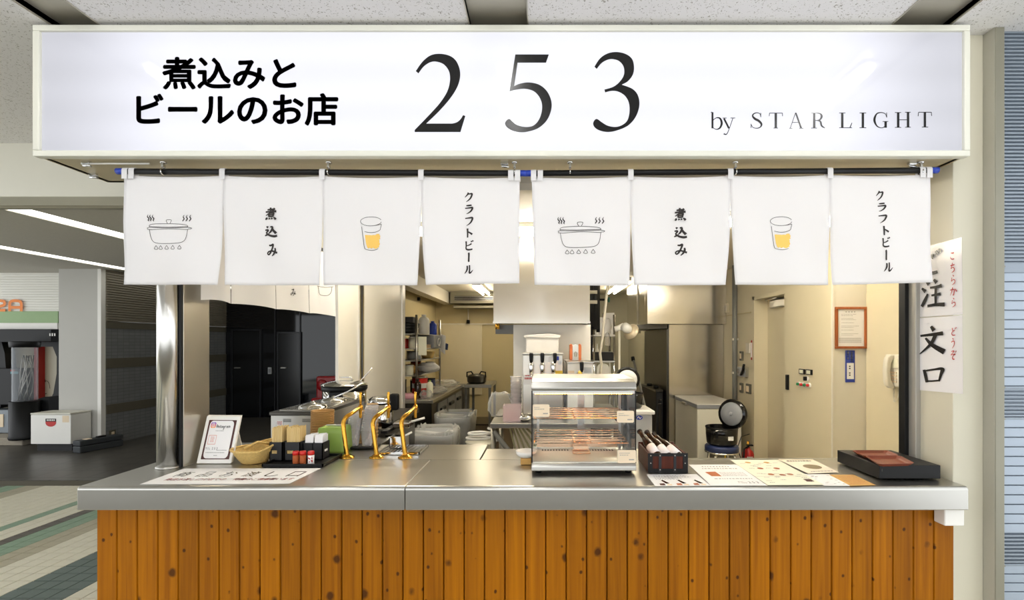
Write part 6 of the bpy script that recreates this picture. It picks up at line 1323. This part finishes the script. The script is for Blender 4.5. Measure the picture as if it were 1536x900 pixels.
MB().box(PX(414, ya), PX(425, ya), ya-.002, ya+.001, PZ(638, ya), PZ(631, ya)).part('notice', 'paper', t)
m = MB(); rg = random.Random(5); fn = lambda u, v: P(415+u*9, 632+v*5.5, ya-.0025)
for v in (.05, .4, .7): dashes(m, fn, .1, .9, v, .15, rg, .1, .3, .05)
m.part('notice_print', 'ink_red', t)
for k, yy in enumerate((3.0, 3.3)):
    MB().box(xa+.02, xb-.02, yy-.13, yy+.13, zw-.004, zw+.004).part('well_lid', 'steel_sheet', t, .002); MB().lathe([(.085, 0), (.08, .012), (.05, .022), (.012, .026), (.012, .035), (.0, .036)], ((xa+xb)/2+.01, yy, zw+.004), n=22, cap=False).part('dome', 'chrome', t)
MB().tube([((xa+xb)/2+.02, 3.28, zw+.03), ((xa+xb)/2+.11, 3.30, zw+.07), ((xa+xb)/2+.2, 3.33, zw+.125)], .006, 7).thing('ladle', 'chrome', 'steel ladle handle sticking up from the food warmer', 'ladle')
# brown bowls and paper cups, stacked
cup_stack((PX(482.5, 2.66), 2.665, ZTOP+.001), .058, 19, '%s in the tall stack of brown paper bowls', .0091, .02, 'brown paper bowls in a tall stack', .026, 'bowl_paper', 'paper_bowl', 'bowl', .05)
cup_stack((PX(541, 2.80), 2.80, .851), .038, 14, '%s in the beige bowl stack behind the clear cups', .0145, 0, 'beige paper bowls behind the clear cups', .05, 'cup_paper', 'paper_cup', 'cup')
cup_stack((PX(559, 3.05), 3.05, .851), .033, 10, '%s in the beige cup stack by the rice pot', .022, 0, 'beige paper cups by the rice pot', .05, 'cup_paper', 'paper_cup', 'cup')
MB().box(-1.265, -1.02, 2.74, 3.25, .81, .85).thing('cup_shelf', 'dark_steel', 'dark steel shelf carrying the beige cup stacks', 'shelf', bevel=.003)
# pots
c = (PX(517, 3.72), 3.72, .889); zb0 = .99
t = thing('soup_kettle', 'big steel soup kettle with black collar and domed lid on its stand', 'pot', c)
MB().lathe([(.14, -.0375), (.15, -.03), (.15, .10)], c, n=26).part('stand', 'black_matt', t); MB().lathe([(.155, .10), (.16, .11), (.16, .26)], c, n=30).part('body', 'chrome', t)
MB().lathe([(.163, .235), (.168, .245), (.168, .27), (.15, .275)], c, n=30).part('collar', 'black', t); MB().box(c[0]-.05, c[0]+.05, c[1]-.172, c[1]-.14, c[2]+.13, c[2]+.235).part('control_box', 'black', t, .008)
MB().lathe([(.172, .275), (.165, .285), (.12, .30), (.05, .312), (.0, .314)], c, n=30, cap=False).part('lid', 'chrome', t); MB().tube([(c[0]-.06, c[1], c[2]+.308), (c[0]-.05, c[1], c[2]+.333), (c[0]+.05, c[1], c[2]+.333), (c[0]+.06, c[1], c[2]+.308)], .006, 8).part('handle', 'chrome', t)
MB().tube([(c[0]+.10, c[1]+.02, c[2]+.29), (c[0]+.165, c[1]+.03, c[2]+.36), (c[0]+.20, c[1]+.04, c[2]+.405)], .005, 7).thing('long_ladle', 'chrome', 'thin steel ladle standing out of the big soup kettle', 'ladle')
c = (PX(570, 3.60), 3.62, .851)
t = thing('rice_pot', 'steel insulated pot with black side handle beside the soup kettle', 'pot', c)
MB().lathe([(.085, 0), (.09, .01), (.09, .19)], c, n=26).part('body', 'chrome', t); MB().lathe([(.094, .19), (.092, .215), (.06, .235), (.0, .24)], c, n=26, cap=False).part('lid', 'chrome', t)
MB().box(c[0]+.07, c[0]+.135, c[1]-.03, c[1]+.03, c[2]+.13, c[2]+.255).part('handle', 'black', t, .015)
xa = PX(563.5, 3.6)
t = thing('griddle', 'dark steel griddle cabinet with a small chrome pan, behind the brass taps', 'griddle', (-1.07, 3.9, 0))
MB().box(-1.09, PX(564, 2.95), 2.95+.35, 3.25+.6, .0, .86).part('body', 'dark_steel', t, .004)
MB().box(-1.08, PX(563, 3.3)+.03, 3.32, 3.80, .86, .88).part('hotplate', 'black_matt', t, .003)
t = thing('sauce_pan', 'small rectangular chrome pan with a white handle on the griddle', 'pan', (PX(586, 3.45), 3.45, .88)); MB().box(-1.07, -.95, 3.40, 3.52, .881, .925).part('pan', 'chrome', t, .01); MB().tube([(-.95, 3.46, .92), (-.86, 3.48, .945)], .008, 8).part('handle', 'paper', t)
# ------------------------------------------------------------------ warming display case
x0, x1, y0, y1 = PX(797, 2.075), PX(955, 2.075), 2.075, 2.42; zb1, zb2_, zt1, zt2 = .935, PZ(695.5, 2.075), PZ(586, 2.09), PZ(571.5, 2.09)
t = thing('warming_case', 'glass fronted steel food warming case with two wire shelves on the counter', 'display case', ((x0+x1)/2, 2.25, ZTOP))
MB().prism([(y0, zb1), (y1, zb1), (y1, zb2_), (y0+.012, zb2_), (y0, zb2_-.012)], 'x', x0, x1).part('base', 'steel', t, .004)
for x in (x0+.03, x1-.03):
    for y in (y0+.04, y1-.04): MB().lathe([(.014, 0), (.016, .015)], (x, y, ZTOP+.0005), n=12).part('foot', 'black', t)
MB().prism([(y0+.004, zt1), (y1, zt1), (y1, zt2+.01), (y0+.05, zt2+.008), (y0+.012, zt2-.004), (y0+.0, zt1+.012)], 'x', x0, x1).part('top', 'steel', t, .004)
MB().box(x0+.004, x1-.004, y0+.016, y0+.02, zt1-.013, zt1).part('top_rail', 'alu', t)
MB().prism([(y0+.012, zb2_+.001), (y0+.0155, zb2_+.001), (y0+.0215, zt1-.012), (y0+.018, zt1-.012)], 'x', x0+.006, x1-.006).part('front_glass', 'glass', t)
for x in (x0+.002, x1-.005): MB().box(x, x+.003, y0+.02, y1-.004, zb2_, zt1).part('side_glass', 'glass', t)
m = MB().box((x0+x1)/2-.004, (x0+x1)/2+.03, y1-.009, y1-.005, zb2_, zt1); m.part('door_overlap', 'alu', t)
MB().box(x0+.008, (x0+x1)/2, y1-.005, y1-.003, zb2_, zt1).part('rear_glass', 'glass', t); MB().box((x0+x1)/2, x1-.008, y1-.009, y1-.007, zb2_, zt1).part('rear_glass', 'glass', t)
for x in (x0, x1-.005): MB().box(x, x+.005, y0+.010, y0+.02, zb2_, zt1).part('corner_post', 'black', t); MB().box(x, x+.005, y1-.012, y1, zb2_, zt1).part('corner_post', 'alu', t)
for x in (x0+.02, x1-.032): MB().box(x, x+.012, y1-.05, y1-.038, zb2_, zt1).part('shelf_post', 'alu', t)
MB().box(x0+.012, x1-.012, y0+.028, y0+.038, zt1-.012, zt1-.008).part('led_rail', 'alu', t)
m = MB()
for k in range(40): x = x0+.018+(x1-x0-.036)*k/39; m.box(x-.0028, x+.0028, y0+.030, y0+.036, zt1-.0155, zt1-.012)
m.part('led_strip', 'led', t, kind='stuff')
for k, z in enumerate((1.158, 1.048)):
    s = MB().tube([(x0+.012, y0+.035, z), (x1-.03, y0+.035, z), (x1-.03, y1-.03, z+.006), (x0+.012, y1-.03, z+.006), (x0+.012, y0+.035, z)], .0032, 8).part('shelf', 'copper_wire', t)
    for q in range(1, 5): y = y0+.035+(y1-y0-.065)*q/5; MB().cyl((x0+.012, y, z+.0012*q), (x1-.03, y, z+.0012*q), .0034, 7).part('wire', 'copper_wire', s)
    for fx in (.42, .58): MB().cyl((x0+(x1-x0)*fx, y0+.035, z-.004), (x0+(x1-x0)*fx, y1-.03, z+.002), .0034, 7).part('wire', 'copper_wire', s)
MB().box(x0+.006, x1-.006, y0+.02, y1-.012, zb2_-.001, zb2_+.003).part('floor_plate', 'steel', t)
MB().box(x0+.02, x1-.04, y1-.06, y1-.052, zb2_+.01, zb2_+.05).part('rear_rail', 'copper_wire', t)
for k in range(26):
    if 9 < k < 16: continue
    x = x0+.045+.0135*k
    if x < x1-.06: MB().box(x, x+.006, y1-.11, y1-.085, zb2_+.003, zb2_+.0045).part('vent', 'black', t)
xm = PX(871, 2.3)
wp = MB().box(xm-.042, xm+.042, 2.24, 2.31, zb2_+.003, zb2_+.012).part('water_tray', 'copper_wire', t, .003); MB().box(xm-.037, xm+.037, 2.275, 2.31, zb2_+.012, zb2_+.035).part('heater_cover', 'copper_wire', t, .004)
for k, (px0, py0, px1, py1, l) in enumerate(((799, 606.5, 824.3, 625, 'a'), (925.3, 616, 951, 634, 'b'), (926.5, 675, 954, 694.5, 'c'))):
    Yg = y0+.0115+.006*((PZ(py1, 2.08)-zb2_)/(zt1-zb2_)); q = lambda x, y: P(x, y, Yg-.0028)
    l_ = ['beige rounded price tag high on the warming case glass, beside the steel table', 'beige rounded price tag on the warming case glass, upper one beside the bottle crate', 'beige rounded price tag on the warming case glass, lowest one'][k]
    m = MB(); pts = rrect(px0, py0, px1, py1, 2.4); n = len(pts); m.add([P(x, y, Yg-.0026) for x, y in pts]+[P(x, y, Yg-.0018) for x, y in pts], [tuple(range(n)), tuple(range(n, 2*n))[::-1]]+[(i, (i+1) % n, n+(i+1) % n, n+i) for i in range(n)])
    tg = m.thing('price_tag', 'tag', l_, 'price tag', 'price tags on the warming case'); m = MB(); rg = random.Random(k)
    fn = lambda u, v: P(px0+u*(px1-px0), py0+v*(py1-py0), Yg-.003)
    dashes(m, fn, .10, .42 if k != 2 else .68, .22, .05, rg, .04, .06, .03); dashes(m, fn, .12, .72 if k < 2 else .6, .36, .07, rg, .04, .06, .05); dashes(m, fn, .62, .9, .70, .09, rg, .05, .08, .01); m.part('print', 'ink_grey', tg)
MB().lathe([(.03, 0), (.045, .012), (.05, .03), (.046, .03), (.03, .006)], (PX(789, 2.25), 2.27, ZTOP+.03), n=20).thing('small_bowl', 'white', 'small white bowl on a brown block beside the warming case', 'bowl')
single('wood_block', 'brown cork block under the small white bowl', 'block', MB().box(PX(781, 2.25), PX(800, 2.25)-.01, 2.235, 2.32, ZTOP+.001, ZTOP+.0295), 'kraft')
# ------------------------------------------------------------------ bottle crate
x0, x1, y0, y1 = PX(972.5, 2.104), PX(1031, 2.104), 2.104, 2.33; z0, z1 = ZTOP+.001, PZ(680.5, 2.104)
t = thing('bottle_crate', 'dark wooden crate with black corner straps holding three beer bottles', 'crate', ((x0+x1)/2, 2.2, ZTOP))
for nm, a in (('front_board', (x0, x1, y0, y0+.01)), ('rear_board', (x0, x1, y1-.01, y1)), ('side_board', (x0, x0+.01, y0+.01, y1-.01)), ('side_board', (x1-.01, x1, y0+.01, y1-.01))): MB().box(*a, z0, z1+(.006 if nm == 'rear_board' else 0)).part(nm, 'wood_dark', t, .002)
MB().box(x0+.01, x1-.01, y0+.01, y1-.01, z0, z0+.006).part('bottom_board', 'wood_dark', t)
h = z1-z0
for a in ((x0-.002, x1+.002, z0, z0+h*.2), (x0-.002, x1+.002, z1-h*.14, z1+.002), (x0-.002, x0+.019, z0+h*.2, z1-h*.14), (x1-.019, x1+.002, z0+h*.2, z1-h*.14)): MB().box(a[0], a[1], y0-.002, y0+.002, a[2], a[3]).part('metal_edge', 'black', t)
for fx in (.30, .68): MB().box(x0+(x1-x0)*fx-.006, x0+(x1-x0)*fx+.006, y0-.0028, y0+.001, z0, z1+.001).part('strap', 'black_matt', t)
for fx, fz in ((.06, .5), (.94, .5), (.30, .15), (.68, .15), (.30, .9), (.68, .9), (.06, .9), (.94, .9)): MB().lathe([(.003, 0), (.002, -.002), (0, -.0025)], (x0+(x1-x0)*fx, y0-.0025, z0+h*fz), 'y', 8, cap=False).part('rivet', 'alu', t)
for k, (b0, tip, l) in enumerate((((981, 677, 2.16), (959, 646.5, 2.29), 'amber beer bottle leaning in the crate, nearest to the warming case'), ((997, 679, 2.16), (969.5, 647.5, 2.29), 'amber beer bottle leaning in the crate, the middle one'), ((1012, 679, 2.16), (979.5, 651, 2.29), 'amber beer bottle leaning in the crate, farthest from the warming case'))):
    b_ = P(*b0); tp = P(*tip); ax = (tp-b_).normalized(); base = b_-ax*.045; L_ = (tp-base).length; R = Vector((0, 0, 1)).rotation_difference(ax).to_matrix()
    def lz(prof, nm, mm_, o_):
        v = []; f = []; n = 20
        for r, hh in prof:
            for q in range(n): a = 2*math.pi*q/n; v.append(base+R@Vector((r*math.cos(a), r*math.sin(a), hh)))
        for i in range(len(prof)-1):
            for q in range(n): f.append((i*n+q, i*n+(q+1) % n, (i+1)*n+(q+1) % n, (i+1)*n+q))
        f.append(tuple(range(n))[::-1]); f.append(tuple((len(prof)-1)*n+q for q in range(n)))
        return MB().add(v, f, True).part(nm, mm_, o_)
    t = thing('beer_bottle', l, 'bottle', base, 'beer bottles in the wooden crate')
    lz([(.0195, 0), (.021, .004), (.021, L_*.52), (.019, L_*.60), (.0125, L_*.72), (.0105, L_*.95), (.012, L_*.955), (.012, L_*.975)], 'glass_body', 'rust', t); lz([(.0214, L_*.10), (.0214, L_*.40)], 'label', 'paper', t); lz([(.0135, L_*.965), (.0135, L_*.995), (.012, L_)], 'crown_cap', 'black', t)
# ------------------------------------------------------------------ menus
p1, fn = sheet_of_paper('small menu with three beer pictures in front of the bottle crate', [(970, 712), (1045, 711.5), (1066, 728.8), (983, 729.4)], 'paper', .0008, 'menu', 'menu_sheet', 'menus on the counter')
rg = random.Random(9); m = MB()
for v in (.14, .24, .34, .44): dashes(m, fn, .1, rg.uniform(.6, .9), v, .03, rg, .02, .05, .02)
m.part('print', 'ink_grey', p1)
for k in range(3):
    u = .10+.31*k; b = MB(); b.poly([(u+.08, .55), (u+.12, .50), (u+.20, .80), (u+.13, .82)], fn); b.part('bottle_picture', 'rust', p1); MB().poly([(u+.01, .80), (u+.10, .78), (u+.10, .95), (u, .95)], fn).part('food_picture', 'wood_dark' if k == 0 else 'orange', p1); MB().poly([(u+.13, .85), (u+.22, .85), (u+.22, .96), (u+.13, .96)], fn).part('food_picture', 'tag', p1)
p2, fn = sheet_of_paper('white menu sheet with one orange picture beside the beer menu', [(1033, 697), (1105.5, 697), (1150.5, 728.3), (1066.5, 728.6)], 'paper', .0018, 'menu', 'menu_sheet', 'menus on the counter')
m = MB()
dashes(m, fn, .22, .80, .10, .035, rg, .02, .04, .03); dashes(m, fn, .18, .88, .21, .03, rg, .02, .06, .02)
for v in (.42, .47, .52, .57): dashes(m, fn, .42, .9, v, .012, rg, .01, .05, .01)
dashes(m, fn, .2, .92, .70, .025, rg, .02, .06, .02); m.part('print', 'ink_grey', p2)
m = MB(); put_text(m, '煮込みと', fn, .56, .83, .66, .87); put_text(m, 'ビールのお店', fn, .55, .875, .70, .915); put_text(m, '2 5 3', fn, .74, .84, .92, .91); m.part('shop_lettering', 'ink_soft', p2)
MB().poly([(.16, .40), (.37, .38), (.39, .60), (.20, .60)], fn).part('food_picture', 'orange', p2)
p3, fn = sheet_of_paper('large pale green menu with small food pictures, the widest menu', [(1095, 690), (1167, 690), (1236, 727.3), (1151.5, 727.6)], 'paper_cream', .0028, 'menu', 'menu_sheet', 'menus on the counter')
m = MB()
for q in range(30): u, v = rg.uniform(.08, .85), rg.uniform(.08, .92); dashes(m, fn, u, min(u+.10, .95), v, .015, rg, .01, .03, .01)
m.part('print', 'ink_grey', p3)
for u, v, mm_ in ((.22, .10, 'kraft'), (.60, .10, 'kraft'), (.28, .36, 'chili'), (.60, .36, 'chili'), (.3, .60, 'wood_frame'), (.5, .62, 'wood_frame'), (.66, .60, 'wood_frame'), (.80, .84, 'wood_dark')): MB().poly(arc(u+.06, v+.03, .06, 0, 360, 12, .035)[:-1] if mm_ != 'wood_dark' else [(u, v-.03), (u+.14, v-.03), (u+.14, v+.05), (u, v+.05)], fn).part('food_picture', mm_, p3)
m = MB(); m.add([fn(.0, .70), fn(1, .69), fn(1, .695), fn(0, .705)], [(0, 1, 2, 3)]); m.part('fold_line', 'ink_grey', p3)
p4, fn = sheet_of_paper('warm white menu with one large brown dish picture, beside the cash box', [(1167, 689.3), (1219, 689.3), (1258, 708.5), (1212, 710.5)], 'paper_warm', .0040, 'menu', 'menu_sheet', 'menus on the counter')
m = MB(); dashes(m, fn, .15, .85, .10, .06, rg, .04, .09, .02); m.part('print', 'ink_soft', p4)
MB().poly(arc(.55, .58, .26, 0, 360, 18, .17)[:-1], fn).part('dish_picture', mat('dish_print', '7b6a48', .6, vary=.3, scale=90), p4)
m = MB(); dashes(m, fn, .2, .9, .88, .04, rg, .04, .1, .02); m.part('small_print', 'ink_grey', p4)
p5, fn = sheet_of_paper('white leaflet with tiny red marks, partly under the green menu', [(1203, 711.5), (1244, 711.5), (1275, 728.8), (1236, 728.8)], 'paper', .0014, 'menu', 'menu_sheet', 'menus on the counter')
m = MB()
for q in range(14): u, v = rg.uniform(.1, .85), rg.uniform(.1, .9); dashes(m, fn, u, min(u+.1, .95), v, .03, rg, .02, .05, .01)
m.part('print', 'ink_grey', p5)
p6, fn = sheet_of_paper('small brown kraft paper menu at the end of the row', [(1244, 712.3), (1281, 712.3), (1313.5, 727.8), (1276, 728.8)], 'kraft', .0022, 'menu', 'menu_sheet', 'menus on the counter')
m = MB()
for v in (.15, .28, .41, .54, .67, .8): dashes(m, fn, .12, .88, v, .03, rg, .02, .06, .02)
m.part('print', 'chili', p6)
# ------------------------------------------------------------------ cash box and coin tray
x0, x1, y0, y1 = PX(1319, 1.99), PX(1411, 1.99), 1.99, 2.275; z0, z1 = ZTOP+.006, PZ(698, 1.99)
t = thing('cash_box', 'flat black cash box at the end of the counter by the pillar', 'cash box', ((x0+x1)/2, 2.13, ZTOP))
MB().box(x0, x1, y0, y1, z0, z1).part('body', 'black', t, .002)
for x in (x0+.03, x1-.03):
    for y in (y0+.03, y1-.03): MB().cyl((x, y, ZTOP+.0005), (x, y, z0), .008, 10).part('foot', 'black_matt', t)
MB().box(x0+.01, x0+.012, y0-.001, y0+.001, z0+.03, z0+.04).part('lock_plate', 'dark_steel', t)
def coin(a, b, c, d, label):
    q = []
    for (px, py) in (a, b, c, d): Y = F*(EYE-z1-.012)/(py-CY); q.append(Vector((PX(px, Y), Y, z1)))
    ce_ = sum(q, Vector())/4; rings = []
    for z, s in ((.001, .78), (.002, .82), (.014, 1.0), (.016, 1.0), (.008, .86), (.005, .76), (.005, .3)):
        ring = []
        for i in range(4):
            p0, p1 = q[i], q[(i+1) % 4]
            for k in range(4): u = .08+.84*k/3; p = p0*(1-u)+p1*u; ring.append(ce_+(p-ce_)*s+Vector((0, 0, z)))
        rings.append(ring)
    tt = thing('coin_tray', label, 'tray', ce_, 'brown coin trays on the cash box'); MB().loft(rings, smooth=False).part('dish', 'wood_frame', tt, .0015)
    tt.children[0].data.materials[0] = bpy.data.materials.get('red_brown_plastic') or mat('red_brown_plastic', '7a3a26', .35)
coin((1277, 676.5), (1331, 676.5), (1349, 684), (1296, 685), 'red brown coin tray on the cash box, rear one')
coin((1297, 684.5), (1350, 684.5), (1373, 696), (1318, 697.5), 'red brown coin tray on the cash box, front one')
